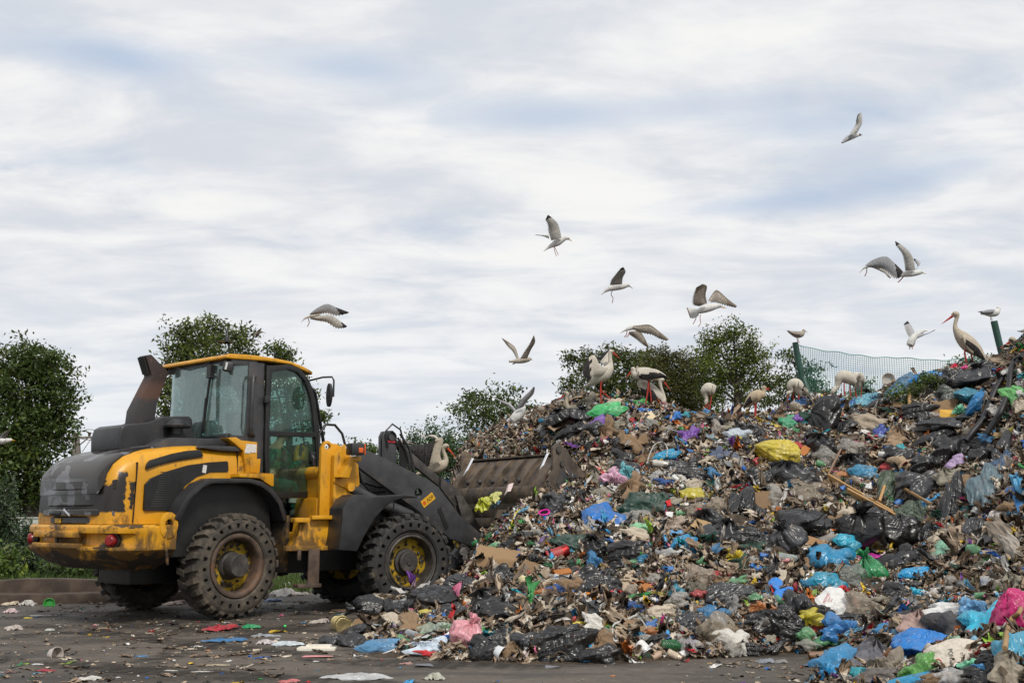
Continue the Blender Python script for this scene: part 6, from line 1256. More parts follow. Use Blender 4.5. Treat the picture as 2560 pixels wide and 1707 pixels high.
# white board fence and pale shed at the left
FW = plain('weathered_white_boards', (.40, .41, .38), .7, var=.12, scale=5, dirt=(.16, .16, .13), dlo=.5, dhi=.8, dscale=4)
a = at(-60, 1290, 26); b = at(330, 1290, 29); fe = empty('board_fence', (a.x, a.y, 0), math.atan2(b.y-a.y, b.x-a.x), label='pale board fence half hidden by spruces at the left edge', cat='fence'); Lf = (b-a).length
m = MB(); k = 0.
while k < Lf: m.box((k+.055, 0, .62), (.108, .025, 1.24)); k += .115
m.build('board_panel', FW, fe, smooth=0)
m = MB(); m.box((Lf/2, -.03, 1.10), (Lf, .03, .09)); m.box((Lf/2, -.03, .35), (Lf, .03, .09)); m.box((Lf/2, 0, 1.26), (Lf, .07, .035)); m.build('rail', FW, fe, smooth=0)
for k in range(int(Lf/1.6)+1): MB().box((.75+1.6*k, -.07, .65), (.11, .11, 1.3)).build('post', FW, fe, bevel=.01)
s0 = at(20, 1290, 38); sh = empty('shed', (s0.x, s0.y, 0), R_(6), label='pale flat-roofed shed behind the board fence', cat='shed')
m = MB(); m.box((2.0, 2, 1.05), (5.0, 4.0, 2.1)); m.build('wall', plain('pale_render', (.44, .44, .44), .85, var=.1, scale=2), sh); m = MB(); m.box((2.0, 2, 2.16), (5.3, 4.3, .10)); m.build('roof', plain('grey_sheet_roof', (.22, .23, .24), .6), sh); MB().lathe([(.05, .0), (.05, 2.05)], 10, (1.02, -.07, 0), 'z').build('drainpipe', plain('pipe_grey', (.30, .31, .32), .5), sh)
m = MB(); m.box((1.9, -.02, 1.3), (.9, .06, .7)); wn = m.build('window', plain('window_frame_white', (.5, .5, .5), .5), sh); MB().box((1.9, -.055, 1.3), (.75, .02, .56)).build('pane', plain('dark_pane', (.03, .035, .04), .1), wn)
# twin-leg concrete pole with crossarm
CON = plain('weathered_concrete_wood', (.16, .14, .125), .85, var=.25, scale=4)
p0 = at(191, 1290, 60); up_ = empty('utility_pole', (p0.x, 60, 0), 0, label='A-shaped concrete power pole with a crossarm behind the loader\'s hood', cat='utility pole')
def pu(u, v, dy=0): q = at(u, v, 60); return (q.x-p0.x, dy, q.z)
m = MB(); m.bar(pu(190, 1093), (-.75, 0, -.1), .20, .20); m.bar(pu(193, 1093), (.75, 0, -.1), .20, .20)
for v_, u0, u1 in ((1116, 187.5, 196.5), (1134, 184, 200), (1152, 181, 203)): m.bar(pu(u0, v_), pu(u1, v_), .14, .12)
m.build('pole_legs', CON, up_); m = MB(); m.bar(pu(148, 1095), pu(262, 1092), .12, .13); m.bar(pu(170, 1094), pu(186, 1110), .06, .06); m.bar(pu(222, 1093), pu(199, 1112), .06, .06); m.bar(pu(160, 1094), pu(186, 1135), .03, .03); m.bar(pu(230, 1093), pu(205, 1130), .03, .03); m.build('crossarm', CON, up_)
for u_, v_ in ((187.5, 1082), (194, 1081), (224, 1080), (152, 1086)): MB().lathe([(.04, pu(u_, 1094)[2]), (.10, pu(u_, v_+4)[2]), (.10, pu(u_, v_+1)[2]), (.05, pu(u_, v_)[2])], 8, (pu(u_, v_)[0], 0, 0), 'z').build('insulator', plain('insulator_brown', (.06, .035, .025), .3), up_)
m = MB()
for (u0, v0, u1, v1, sag) in ((262, 1092, 700, 1125, 8), (224, 1082, 700, 1118, 10), (148, 1095, -60, 1085, 8), (196, 1083, 262, 1092, -14), (200, 1096, 700, 1140, 10)):
    A_, B_ = Vector(pu(u0, v0)), Vector(pu(u1, v1, 8 if abs(u1-u0) > 200 else 0)); m.tube([A_.lerp(B_, k/10)-Vector((0, 0, sag*.024*4*(k/10)*(1-k/10))) for k in range(11)], .016, 4)
m.build('power_line', BVN, up_)
# green sports net on leaning posts beyond the crest
NETP = plain('dark_green_post', (.010, .055, .038), .45, var=.3, scale=6, dirt=(.07, .08, .07), dlo=.55, dhi=.8, dscale=6); NETM = plain('green_net_cord', (.03, .17, .14), .6, var=.2)
nf = empty('net_fence', (0, 0, 0), 0, label='green mesh net sagging between leaning posts behind the crest', cat='fence'); YN = 20.5
def pn(u, v, Y=YN): return at(u, v, Y)
m = MB(); m.tube([pn(1988, 856), pn(1994, 892), pn(2002, 930), pn(2006, 965), pn(2006, 1060)], [.062]*5, 10); m.build('post', NETP, nf, label='bent green post')
MB().tube([pn(2008, 945, 20.3), pn(2022, 985, 20.2), pn(2040, 1050, 20.1)], [.055]*3, 10).build('post', NETP, nf, label='short slanting green brace')
MB().tube([pn(2485, 803, 19.4), pn(2496, 850, 19.4), pn(2506, 890, 19.4), pn(2508, 980, 19.4)], [.066]*4, 10).build('post', NETP, nf, label='leaning green post under the perched gull')
top = [(1990, 860), (2040, 873), (2120, 886), (2200, 893), (2280, 897), (2350, 900), (2410, 898), (2505, 893), (2600, 885)]
def tops(s): 
    u = 1990+s*(2600-1990); us_ = [p[0] for p in top]; return u, float(np.interp(u, us_, [p[1] for p in top]))
nc, nrw = 108, 34; G = np.zeros((nrw, nc, 3))
for j in range(nc):
    u, v = tops(j/(nc-1))
    for i in range(nrw): G[i, j] = pn(u+.9*math.sin(i*.5+j*.11)+1.2*math.sin(j*.31), v+i*5.4+1.1*math.sin(j*.6)*(i == 0)+1.2*math.sin(j*.23+i*.2)-(i/nrw)*30*math.exp(-((u-2210)/60)**2)*0, YN+.15*math.sin(j*.2+i*.1)-(1.0*(j/nc)))
m = MB()
def cord(P, rad):
    rg = []
    for k in range(len(P)):
        d = np.array(P[min(k+1, len(P)-1)])-np.array(P[max(k-1, 0)]); d /= np.linalg.norm(d); e = np.cross(d, [0, 1, 0]); e /= np.linalg.norm(e); rg.append([tuple(P[k]+e*rad), tuple(P[k]+np.array([0, -rad, 0])-e*rad*.6), tuple(P[k]+np.array([0, rad, 0])-e*rad*.6)])
    m.loft(rg, False)
for i in range(nrw): cord(G[i], .0038 if i else .010)
for j in range(nc): cord(G[:, j], .0038)
m.build('netting', NETM, nf, smooth=0, weld=False)
# ---------------------------------------------------------------- birds
def feather_mat():
    t = NT('feathers'); a = t.attr(); f = t.noise(24, 4, .55); c = t.mix(t.ramp(f, .40, .72, 0, .40), a, t.mix(.62, a, (.15, .12, .085))); return t.bsdf(c, .7, 0, t.bump(t.noise(60, 3, .6, 0, stretch=(1, .25, .25)), .6, .008), .3, .16)
FEA = feather_mat()
def spl(P, k=5):
    P = [np.array(p, float) for p in P]
    if len(P) < 3: return P
    out = []
    for i in range(len(P)-1):
        p0, p1, p2, p3 = P[max(0, i-1)], P[i], P[i+1], P[min(len(P)-1, i+2)]
        for j in range(k):
            t = j/k; out.append(.5*((2*p1)+(-p0+p2)*t+(2*p0-5*p1+4*p2-p3)*t*t+(-p0+3*p1-3*p2+p3)*t**3))
    return out+[P[-1]]
WHT, GUL, DRT, JUV, BLKF, GRYF, RED, ORG_, YLW, PNK = (.60,.555,.475), (.72,.715,.695), (.50,.435,.34), (.36,.30,.24), (.014,.014,.016), (.36,.37,.39), (.46,.045,.03), (.50,.13,.05), (.60,.36,.03), (.42,.18,.15)
class Bird:
    def __init__(s, Y, z): s.Y, (s.ox, s.oy, s.s) = Y, z; s.m = MB(); s.ref = None
    def p(s, q, dy=0.): return at(s.ox+q[0]/s.s, s.oy+q[1]/s.s, s.Y+dy)
    def r(s, px): return px/s.s*m_per_px(s.Y)
    def tube(s, pts, col, dy=0., n=14, flat=.92, k=5, cols=None):
        P = spl([(*p[:2], p[2], (p[3] if len(p) > 3 else 0)) for p in pts], k); path = [s.p(q, dy+q[3]) for q in P]; rad = [max(.002, s.r(q[2])) for q in P]
        cs = [col]*len(P) if cols is None else [cols[min(len(cols)-1, int(i/len(P)*len(cols)))] for i in range(len(P))]
        s.m.tube(path, rad, n, True, flat=flat, cols=cs, up=(0, 0, 1)); return s
    def eye(s, q, r, dy): c = s.p(q, dy); rr = s.r(r); s.m.lathe([(rr*math.sin(math.pi*i/6), -rr*math.cos(math.pi*i/6)) for i in range(7)], 8, tuple(c)); n = 6*8; s.m.fc[-n:] = [(.008, .007, .006)]*n; return s
    def beak(s, a, b, r, col, tip=None, gape=0.):
        s.tube([(a[0], a[1], r), ((a[0]+b[0])/2, (a[1]+b[1])/2, r*.62), (b[0], b[1], r*.12)], col, n=8, k=3, cols=[col, col, tip or col]); return s
    def leg(s, pts, r, col, dy=0., foot=None):
        s.tube([(*p, r) for p in pts], col, dy, n=7, k=3, flat=1)
        if foot:
            x, y = pts[-1]
            for fx, fy in foot: s.tube([(x, y, r*.8), (x+fx, y+fy, r*.5)], col, dy, n=5, k=1)
        return s
    def wing(s, lead, trail, dy0, dy1, colf, nf=20, thick=.016, notch=.20, dyt=0.):
        """lead/trail: root to tip; colf(span, chord); depth runs dy0 (root) to dy1 (tip)"""
        L, T = spl(lead, 8), spl(trail, 8); n = nf*2; q = lambda P, t: P[0]+0 if len(P) == 1 else np.array([np.interp(t*(len(P)-1), range(len(P)), [p[i] for p in P]) for i in (0, 1)]); nr = 6
        top, bot = [], []
        for i in range(n+1):
            t = i/n; a, b = q(L, t), q(T, t); k = 1-(notch*(.35+.65*t) if i % 2 else 0)*1.0; row, rowb = [], []
            for j in range(nr+1):
                c = j/nr; pt = a+(b-a)*c*k; cam = math.sin(math.pi*c)*.03*(1-.5*t); dy = dy0+(dy1-dy0)*t+dyt*c; th = thick*(1-c)**.7*(1-.6*t)+.0025
                row.append(s.p(pt, dy-cam-th/2)); rowb.append(s.p(pt, dy-cam+th/2))
            top.append(row); bot.append(rowb)
        for i in range(n):
            for j in range(nr):
                cc = colf((i+.5)/n, (j+.5)/nr); s.m.add([top[i][j], top[i+1][j], top[i+1][j+1], top[i][j+1]], [(0, 1, 2, 3)], 0, cc); s.m.add([bot[i][j], bot[i+1][j], bot[i+1][j+1], bot[i][j+1]], [(3, 2, 1, 0)], 0, cc)
            for row_t, row_b in ((0, 0), (nr, nr)): s.m.add([top[i][row_t], top[i+1][row_t], bot[i+1][row_b], bot[i][row_b]], [(0, 1, 2, 3)], 0, colf((i+.5)/n, 0 if row_t == 0 else .99))
        return s
    def done(s, name, label, group): return tag(s.m.build(name, FEA, None, smooth=60), label, 'stork' if name == 'stork' else 'gull', group)
mixc = lambda a, b, t: tuple(x*(1-t)+y*t for x, y in zip(a, b))
def gullw(up, tip=.72, edge=True): return lambda s_, c: (BLKF if s_ > tip+.12*c else (mixc(up, GUL, .75) if (edge and c > .80) else mixc(up, (.25, .24, .23), .35*(abs(math.sin(s_*40)) > .8))))
def juvw(s_, c): return mixc((.22, .18, .14) if s_ > .72 or c < .22 else (.46, .41, .35), (.13, .11, .09), .5*(abs(math.sin(s_*55+c*9)) > .72))
def storkw(tb, cb): return lambda s_, c: BLKF if (s_ > tb or c > cb+.06*math.sin(s_*60)) else WHT
def fold(s_, c): return BLKF if c > .52-.45*s_ else DRT
SG, GG = 'white storks on the rubbish heap', 'gulls over the heap'
def footY(u, v): p = hit(u, v); return p.y if p else 18.0
# standing storks -------------------------------------------------
Z1 = (1220, 820, 4.9); Z8 = (1700, 900, 4.704); ZD = (2200, 760, 4.611); ZE = (1000, 1060, 9.8)
b = Bird(17.9, Z1); b.tube([(1165, 722, 8), (1240, 690, 24), (1330, 625, 62), (1420, 560, 88), (1480, 500, 62), (1500, 440, 34), (1496, 380, 25), (1496, 325, 26), (1508, 292, 31), (1528, 296, 20)], WHT)
b.beak((1530, 302), (1616, 373), 15, RED).eye((1520, 290), 7, -.045).leg([(1395, 640), (1382, 700), (1376, 770), (1384, 850), (1390, 915)], 9, RED, -.05, [(30, 10), (22, -6), (-18, 4)]).leg([(1390, 660), (1385, 755), (1440, 815), (1492, 860)], 8, RED, .05, [(26, 8)])
b.wing([(1470, 480), (1385, 470), (1300, 332), (1205, 395), (1150, 510)], [(1400, 590), (1290, 600), (1275, 610), (1245, 665), (1172, 600)], -.10, -.42, lambda s_, c: BLKF if (s_ > .62+.06*math.sin(c*20)) else WHT, 18)
b.wing([(1480, 470), (1470, 400), (1490, 280), (1430, 300), (1340, 380)], [(1440, 520), (1400, 440), (1370, 420), (1345, 400), (1335, 395)], .12, .45, lambda s_, c: WHT if s_ < .55 else BLKF, 14).done('stork', 'white stork stretching both wings on the highest point of the crest', SG)
b = Bird(17.8, Z1); b.tube([(2195, 596, 6), (2090, 580, 40), (1980, 560, 74), (1880, 560, 80), (1815, 570, 60), (1785, 550, 38), (1780, 520, 32), (1778, 505, 32), (1765, 515, 24)], WHT)
b.beak((1764, 522), (1688, 608), 14, RED).eye((1766, 506), 6, -.05).leg([(1965, 640), (1962, 730), (1945, 840), (1924, 958)], 9, RED, -.05, [(-24, 8), (12, 8)]).leg([(1975, 640), (1975, 720), (1995, 830), (1999, 960)], 9, RED, .05, [(-22, 8), (14, 6)])
b.wing([(1850, 505), (1950, 490), (2060, 505), (2150, 555), (2205, 600)], [(1850, 610), (1930, 640), (2040, 625), (2130, 612), (2200, 605)], -.13, -.05, lambda s_, c: BLKF if c > .62-.62*s_ else WHT, 14, .03, .05).done('stork', 'stork with folded black wings facing left over the crest', SG)
b = Bird(18.3, Z1); b.tube([(2120, 640, 8), (2000, 590, 60), (1880, 560, 66), (1840, 520, 38), (1838, 490, 26), (1845, 478, 28), (1838, 490, 22)], DRT).beak((1825, 500), (1740, 590), 12, ORG_).leg([(1960, 640), (1968, 760), (1990, 940)], 8, RED).done('stork', 'stork hidden behind the left-facing folded-wing stork', SG)
b = Bird(18.0, Z1); b.tube([(1840, 650, 30), (1890, 690, 66), (1980, 760, 88), (2070, 840, 80), (2135, 890, 48), (2158, 860, 24), (2140, 790, 20), (2118, 720, 19), (2110, 665, 24), (2128, 636, 31), (2150, 648, 22)], WHT)
b.beak((2156, 662), (2237, 765), 14, RED).eye((2148, 640), 6, -.05).wing([(1860, 690), (1940, 720), (2030, 740), (2100, 800), (2130, 900)], [(1880, 790), (1930, 840), (2010, 890), (2080, 915), (2125, 915)], -.14, -.05, lambda s_, c: BLKF if c > .30-.2*s_ else WHT, 14, .03, .05).leg([(2000, 830), (1990, 960)], 8, RED).done('stork', 'stork crouching low on the crest and looking right', SG)
b = Bird(18.2, Z1); b.tube([(1200, 1030, 30), (1110, 1015, 60), (1020, 995, 58), (975, 960, 30), (960, 900, 22), (963, 850, 21), (965, 815, 30), (955, 800, 30), (940, 812, 18)], DRT).beak((936, 820), (848, 893), 14, RED).eye((945, 797), 7, -.05).done('stork', 'stork showing only head and neck at the left end of the crest', SG)
b = Bird(footY(1768, 1040), Z8); b.tube([(430, 340, 25), (385, 340, 66), (335, 345, 80), (298, 370, 60), (300, 410, 34), (310, 455, 22), (306, 490, 23), (302, 520, 14)], WHT).beak((303, 520), (299, 605), 9, RED)
b.leg([(335, 425), (325, 500), (336, 585)], 7, RED, .03).leg([(372, 400), (366, 460), (345, 585)], 7, RED, -.03).wing([(390, 280), (425, 300), (436, 350)], [(370, 390), (405, 395), (430, 385)], -.10, -.03, lambda s_, c: BLKF if s_ > .55 else WHT, 8, .03, .05).done('stork', 'stork bent over with its bill down, alone left of the trunk', SG)
b = Bird(footY(1889, 1052), Z8); b.tube([(748, 562, 12), (800, 510, 45), (860, 450, 72), (925, 410, 66), (965, 405, 44), (985, 370, 26), (985, 335, 25), (992, 325, 25), (1008, 335, 16)], (.50, .40, .28)).beak((1004, 340), (1062, 352), 11, RED).beak((1004, 334), (1062, 328), 9, RED).eye((988, 320), 5, -.04)
b.leg([(880, 490), (882, 560), (880, 640), (896, 745)], 8, RED, -.04, [(16, 6), (-14, 6)]).leg([(895, 490), (896, 570), (890, 640), (908, 722)], 8, RED, .04, [(16, 6)]).wing([(900, 370), (830, 400), (780, 460), (738, 560)], [(920, 470), (860, 490), (800, 530), (745, 565)], -.12, -.05, lambda s_, c: BLKF if (s_ > .38 and c > .15) else (.48, .39, .28), 12, .03, .05).done('stork', 'dusty stork with its red bill open below the tallest tree', SG)
b = Bird(footY(1990, 1022), Z8); b.tube([(1430, 430, 30), (1415, 370, 58), (1380, 300, 78), (1335, 280, 72), (1300, 310, 50), (1310, 355, 30), (1290, 380, 27), (1268, 390, 26), (1262, 410, 16)], WHT).beak((1268, 415), (1266, 512), 9, RED).leg([(1330, 360), (1332, 430), (1338, 492)], 7, RED, .04).leg([(1400, 400), (1398, 462)], 7, RED, -.04)
b.wing([(1400, 240), (1445, 280), (1465, 330), (1468, 400)], [(1400, 330), (1420, 350), (1440, 380), (1455, 410)], -.12, -.05, lambda s_, c: BLKF if s_ > .45 else WHT, 10, .03, .05).done('stork', 'feeding stork right beside the bent net post', SG)
b = Bird(footY(2108, 1000), Z8); b.tube([(2060, 270, 30), (2010, 230, 66), (1945, 195, 80), (1885, 215, 66), (1862, 270, 38), (1850, 315, 27), (1815, 350, 29), (1798, 375, 26), (1795, 395, 15)], WHT).beak((1797, 400), (1794, 446), 9, RED).eye((1792, 372), 5, -.05).leg([(1930, 270), (1930, 340), (1940, 425)], 8, RED, -.03).leg([(2000, 270), (1998, 350), (2006, 430)], 8, RED, .04).done('stork', 'left one of the two storks feeding in front of the net', SG)
b = Bird(footY(2142, 1003)-.25, Z8); b.tube([(2095, 150, 25), (2085, 185, 76), (2085, 240, 88), (2085, 300, 62), (2075, 340, 26)], WHT).tube([(2100, 170, 40), (2125, 190, 36), (2128, 225, 26), (2118, 240, 18)], WHT, -.22).beak((2118, 235), (2132, 320), 9, RED).leg([(2058, 310), (2064, 370), (2075, 445)], 8, RED).leg([(2140, 300), (2132, 370), (2130, 440)], 6, RED, .06)
b.wing([(2040, 180), (2015, 250), (2030, 300)], [(2060, 250), (2050, 300), (2040, 315)], -.16, -.1, lambda s_, c: (.12, .11, .11), 8, .03, .05).wing([(2140, 170), (2165, 230), (2160, 310)], [(2140, 240), (2150, 300), (2150, 320)], -.12, -.05, lambda s_, c: BLKF if s_ > .5 else (.3, .27, .23), 8, .03, .05).done('stork', 'stork preening with its bill tucked down in front of the net', SG)
b = Bird(18.2, ZD); b.tube([(1222, 640, 8), (1180, 600, 34), (1110, 535, 72), (1020, 460, 92), (940, 380, 76), (890, 320, 46), (866, 265, 26), (872, 205, 21), (884, 160, 25), (878, 122, 38), (858, 118, 33), (836, 132, 20)], DRT)
b.beak((835, 140), (709, 230), 15, RED).eye((846, 112), 9, -.06).leg([(985, 520), (975, 570), (992, 640), (996, 728)], 10, RED, -.05, [(-22, 6), (12, 8)]).leg([(1045, 530), (1055, 600), (1068, 660), (1068, 755)], 10, RED, .05, [(-20, 6), (12, 8)])
b.wing([(955, 350), (1050, 385), (1140, 455), (1195, 560), (1224, 640)], [(975, 470), (1040, 545), (1110, 600), (1170, 640), (1210, 650)], -.16, -.06, lambda s_, c: BLKF if .30 < c < .80+.3*s_ and s_ > .04+.1*(1-c) else DRT, 16, .03, .05).done('stork', 'tall stork standing upright with its long bill lowered near the right edge', SG)
b = Bird(17.2, ZD); b.tube([(1760, 560, 70), (1650, 545, 84), (1560, 560, 84), (1500, 560, 60), (1505, 500, 30), (1530, 460, 26), (1540, 425, 34), (1520, 410, 36), (1496, 428, 20)], DRT).beak((1492, 440), (1372, 522), 15, RED).eye((1500, 408), 9, -.06).wing([(1520, 470), (1530, 480), (1548, 492)], [(1512, 480), (1522, 490), (1540, 500)], -.12, -.1, lambda s_, c: BLKF, 4, .02, 0).done('stork', 'stork lying at the right edge behind the rubber pipes', SG)
b = Bird(18.6, ZD); b.tube([(1245, 760, 26), (1240, 700, 20), (1238, 640, 18), (1232, 600, 22), (1225, 596, 18)], WHT).beak((1234, 610), (1236, 690), 9, PNK).done('stork', 'thin white stork neck behind the tall upright stork\'s tail', SG)
b = Bird(17.4, ZE); b.tube([(345, 1250, 14), (500, 1190, 50), (700, 1120, 110), (880, 1060, 160), (1040, 990, 135), (1120, 900, 75), (1115, 800, 52), (1080, 700, 45), (1060, 620, 46), (1090, 550, 62), (1140, 540, 62), (1175, 565, 36)], DRT)
b.beak((1165, 590), (1372, 822), 34, (.52, .07, .03)).eye((1158, 545), 16, -.06).leg([(820, 1180), (770, 1360), (740, 1480)], 14, RED)
b.wing([(1030, 900), (985, 720), (1055, 380), (960, 340), (860, 380)], [(720, 980), (740, 880), (830, 520), (850, 470), (850, 420)], -.16, -.22, lambda s_, c: DRT, 16, .02, .08)
b.wing([(850, 380), (640, 480), (380, 500), (120, 565)], [(700, 1090), (560, 960), (400, 820), (240, 700)], -.05, -.10, lambda s_, c: mixc(BLKF, (.06, .06, .065), .5*(abs(math.sin(s_*26+c*2)) > .9)), 26, .02, .06)
b.wing([(930, 340), (860, 270), (720, 265), (640, 330)], [(900, 380), (800, 330), (700, 320), (630, 350)], .2, .4, lambda s_, c: WHT, 8).done('stork', 'large stork with spread black wings between the loader arm and bucket', SG)
# gulls -----------------------------------------------------------
def gull(Y, z, label, body, beak, wings, legs=(), col=GUL, bk=YLW, legc=PNK, tailfan=None, head=None, eye=None):
    b = Bird(Y, z); b.tube(body, col, cols=([col]*3+[head]) if head else None)
    if beak: b.beak(beak[0], beak[1], beak[2], bk, BLKF if bk != YLW else (.5, .12, .03))
    for L, T, d0, d1, cf in wings: b.wing(L, T, d0, d1, cf, 15, .012)
    if tailfan: b.wing(tailfan[0], tailfan[1], 0, 0, tailfan[2], 9, .006, .10)
    for i, l in enumerate(legs): b.leg(l[0], l[1], legc, .03-.06*i)
    if eye: b.eye(eye[:2], eye[2], -.03)
    return b.done('gull', label, GG)
gull(15.5, (740, 740, 14.7), 'grey-winged gull flying high above the loader cab', [(185, 1000, 3), (260, 880, 22), (360, 800, 44), (480, 750, 56), (640, 720, 60), (800, 690, 50), (900, 680, 30)], None, [([(500, 650), (760, 450), (1130, 292), (1500, 425), (1960, 595)], [(520, 700), (820, 680), (1150, 660), (1500, 745), (1900, 645)], -.05, -.35, gullw((.30, .31, .33), .72)), ([(520, 790), (900, 715), (1280, 700), (1600, 900), (1890, 1115)], [(530, 850), (800, 920), (1130, 990), (1480, 1200), (1800, 1170)], .05, .30, gullw((.48, .46, .42), .80))], [([(450, 820), (485, 980), (415, 1120)], 16)])
G2 = (1320, 520, 6.03)
gull(15.8, G2, 'white gull braking with raised wing at the centre of the sky', [(235, 655, 3), (290, 610, 16), (350, 570, 34), (440, 520, 58), (520, 470, 48), (575, 452, 33), (606, 458, 27), (622, 468, 16)], ((618, 470), (668, 510), 10), [([(505, 450), (465, 275), (400, 180), (300, 100)], [(345, 495), (300, 360), (290, 260), (258, 185)], -.08, -.30, gullw((.50, .49, .46), .80)), ([(310, 410), (220, 405), (105, 400)], [(320, 470), (230, 430), (115, 408)], .12, .40, gullw((.50, .49, .47), .75))], [([(392, 580), (400, 640), (430, 728)], 5), ([(402, 585), (430, 650), (460, 710)], 5)], eye=(612, 455, 5))
gull(15.6, G2, 'gull with one raised wing below and right of the braking gull', [(1103, 1312, 3), (1150, 1265, 16), (1220, 1220, 38), (1310, 1195, 54), (1410, 1180, 50), (1490, 1163, 36), (1520, 1168, 26), (1535, 1175, 15)], ((1530, 1178), (1585, 1216), 9), [([(1420, 1150), (1430, 1050), (1472, 960), (1435, 888)], [(1228, 1165), (1245, 1090), (1310, 1000), (1388, 915)], -.08, -.30, gullw((.34, .32, .29), .78, False))], [([(1275, 1240), (1252, 1305), (1282, 1355), (1268, 1432)], 6)], bk=(.20, .17, .14), eye=(1518, 1163, 5))
gull(14.6, (1690, 690, 11.2), 'large gull with fanned tail and both wings raised above the trees', [(560, 1010, 40), (660, 975, 84), (800, 920, 116), (980, 875, 108), (1130, 845, 76), (1220, 838, 60), (1280, 860, 30)], ((1285, 868), (1412, 905), 22), [([(870, 760), (830, 520), (868, 290), (740, 222)], [(650, 850), (460, 810), (450, 600), (545, 330)], -.10, -.32, juvw), ([(900, 690), (1080, 420), (1200, 420), (1450, 640), (1710, 835)], [(990, 740), (1080, 750), (1210, 790), (1450, 850), (1670, 895)], .10, .35, juvw)], [([(580, 1100), (545, 1220), (475, 1350)], 11), ([(690, 1080), (672, 1180), (692, 1310), (625, 1420)], 11)], tailfan=([(620, 930), (450, 885), (290, 885)], [(640, 1100), (520, 1190), (400, 1190)], lambda s_, c: (.30, .24, .20) if s_ > .86 else GUL), eye=(1238, 822, 13))
gull(16.0, (1400, 760, 7.84), 'brownish gull gliding with drooped wings over the flat-topped tree', [(1172, 574, 3), (1260, 520, 20), (1370, 475, 42), (1480, 455, 48), (1560, 450, 36), (1610, 455, 18)], None, [([(1420, 435), (1570, 412), (1760, 408), (1950, 540), (2135, 690)], [(1440, 500), (1600, 570), (1800, 615), (1950, 690), (2090, 725)], -.05, -.35, juvw), ([(1350, 540), (1550, 530), (1650, 650), (1740, 830)], [(1360, 600), (1480, 690), (1600, 790), (1720, 860)], .08, .35, juvw)], [([(1315, 520), (1302, 595), (1260, 650)], 9), ([(1355, 560), (1340, 610), (1302, 652)], 9)])
gull(16.5, Z1, 'mottled brown gull with wings in a V left of the crest', [(255, 408, 14), (300, 408, 16), (360, 402, 32), (430, 395, 36), (490, 384, 30), (516, 378, 22), (530, 384, 10)], ((526, 384), (548, 394), 6), [([(380, 380), (340, 250), (280, 190), (168, 118)], [(350, 375), (300, 290), (240, 230), (175, 135)], .10, .40, juvw), ([(480, 370), (530, 260), (578, 170), (563, 85)], [(390, 378), (440, 290), (500, 200), (550, 110)], -.08, -.35, juvw)], [([(340, 425), (300, 443)], 7)], col=(.50, .45, .38), bk=(.12, .10, .09), legc=(.3, .2, .17))
gull(17.8, Z1, 'white gull landing at the left end of the crest', [(300, 1130, 50), (350, 1080, 62), (400, 1030, 54), (430, 980, 36), (440, 950, 22)], None, [([(340, 1000), (270, 925), (150, 880), (15, 815)], [(330, 1045), (250, 960), (150, 905), (25, 828)], .10, .40, gullw((.44, .44, .46), .85)), ([(345, 1000), (410, 870), (510, 770), (562, 715)], [(440, 960), (490, 890), (560, 810), (577, 735)], -.10, -.40, gullw((.40, .40, .41), .86))], tailfan=([(330, 1050), (280, 1100), (230, 1110)], [(440, 1050), (400, 1120), (330, 1150)], lambda s_, c: (.74, .73, .70)))
GR = (2090, 270, 3.484)
gull(15.0, GR, 'small dark-headed gull flying alone near the top right', [(45, 306, 4), (90, 280, 16), (130, 258, 22), (175, 242, 17), (200, 235, 14), (216, 236, 8)], ((214, 237), (234, 238), 4), [([(180, 225), (225, 140), (228, 80), (218, 38)], [(115, 228), (165, 150), (172, 110), (185, 62)], -.08, -.22, lambda s_, c: BLKF if c > .82 and s_ > .55 else GUL), ([(172, 225), (120, 232), (75, 262), (45, 305)], [(165, 248), (120, 285), (90, 300), (62, 310)], .02, -.1, lambda s_, c: GRYF if s_ < .9 else BLKF)], head=(.03, .018, .012), bk=(.12, .03, .02))
gull(15.2, GR, 'right-hand gull of the overlapping pair, seen side-on with wings up', [(545, 1460, 14), (590, 1450, 24), (650, 1442, 29), (700, 1436, 25), (740, 1431, 17), (756, 1434, 10)], ((754, 1436), (789, 1446), 5), [([(692, 1412), (668, 1300), (610, 1220), (513, 1157)], [(600, 1420), (590, 1340), (570, 1270), (522, 1200)], -.06, -.30, gullw((.50, .49, .47), .82)), ([(690, 1405), (738, 1350), (676, 1308)], [(702, 1408), (706, 1375), (680, 1332)], .08, .30, gullw((.42, .42, .43), .8))], [([(590, 1465), (565, 1495), (540, 1518)], 5)], eye=(745, 1428, 3))
gull(14.9, GR, 'left-hand gull of the overlapping pair, wings swept down and head hidden', [(203, 1437, 2), (235, 1400, 8), (270, 1380, 14), (330, 1360, 17), (400, 1350, 14)], None, [([(252, 1372), (330, 1318), (435, 1294), (510, 1350), (585, 1425)], [(300, 1390), (400, 1405), (450, 1440), (500, 1490), (548, 1490)], -.05, -.30, gullw((.34, .35, .37), .76)), ([(300, 1385), (400, 1390), (450, 1430), (480, 1480)], [(340, 1400), (420, 1440), (450, 1475), (470, 1484)], .05, .25, gullw((.52, .50, .47), .9))], [([(268, 1390), (266, 1430), (250, 1465)], 4)])
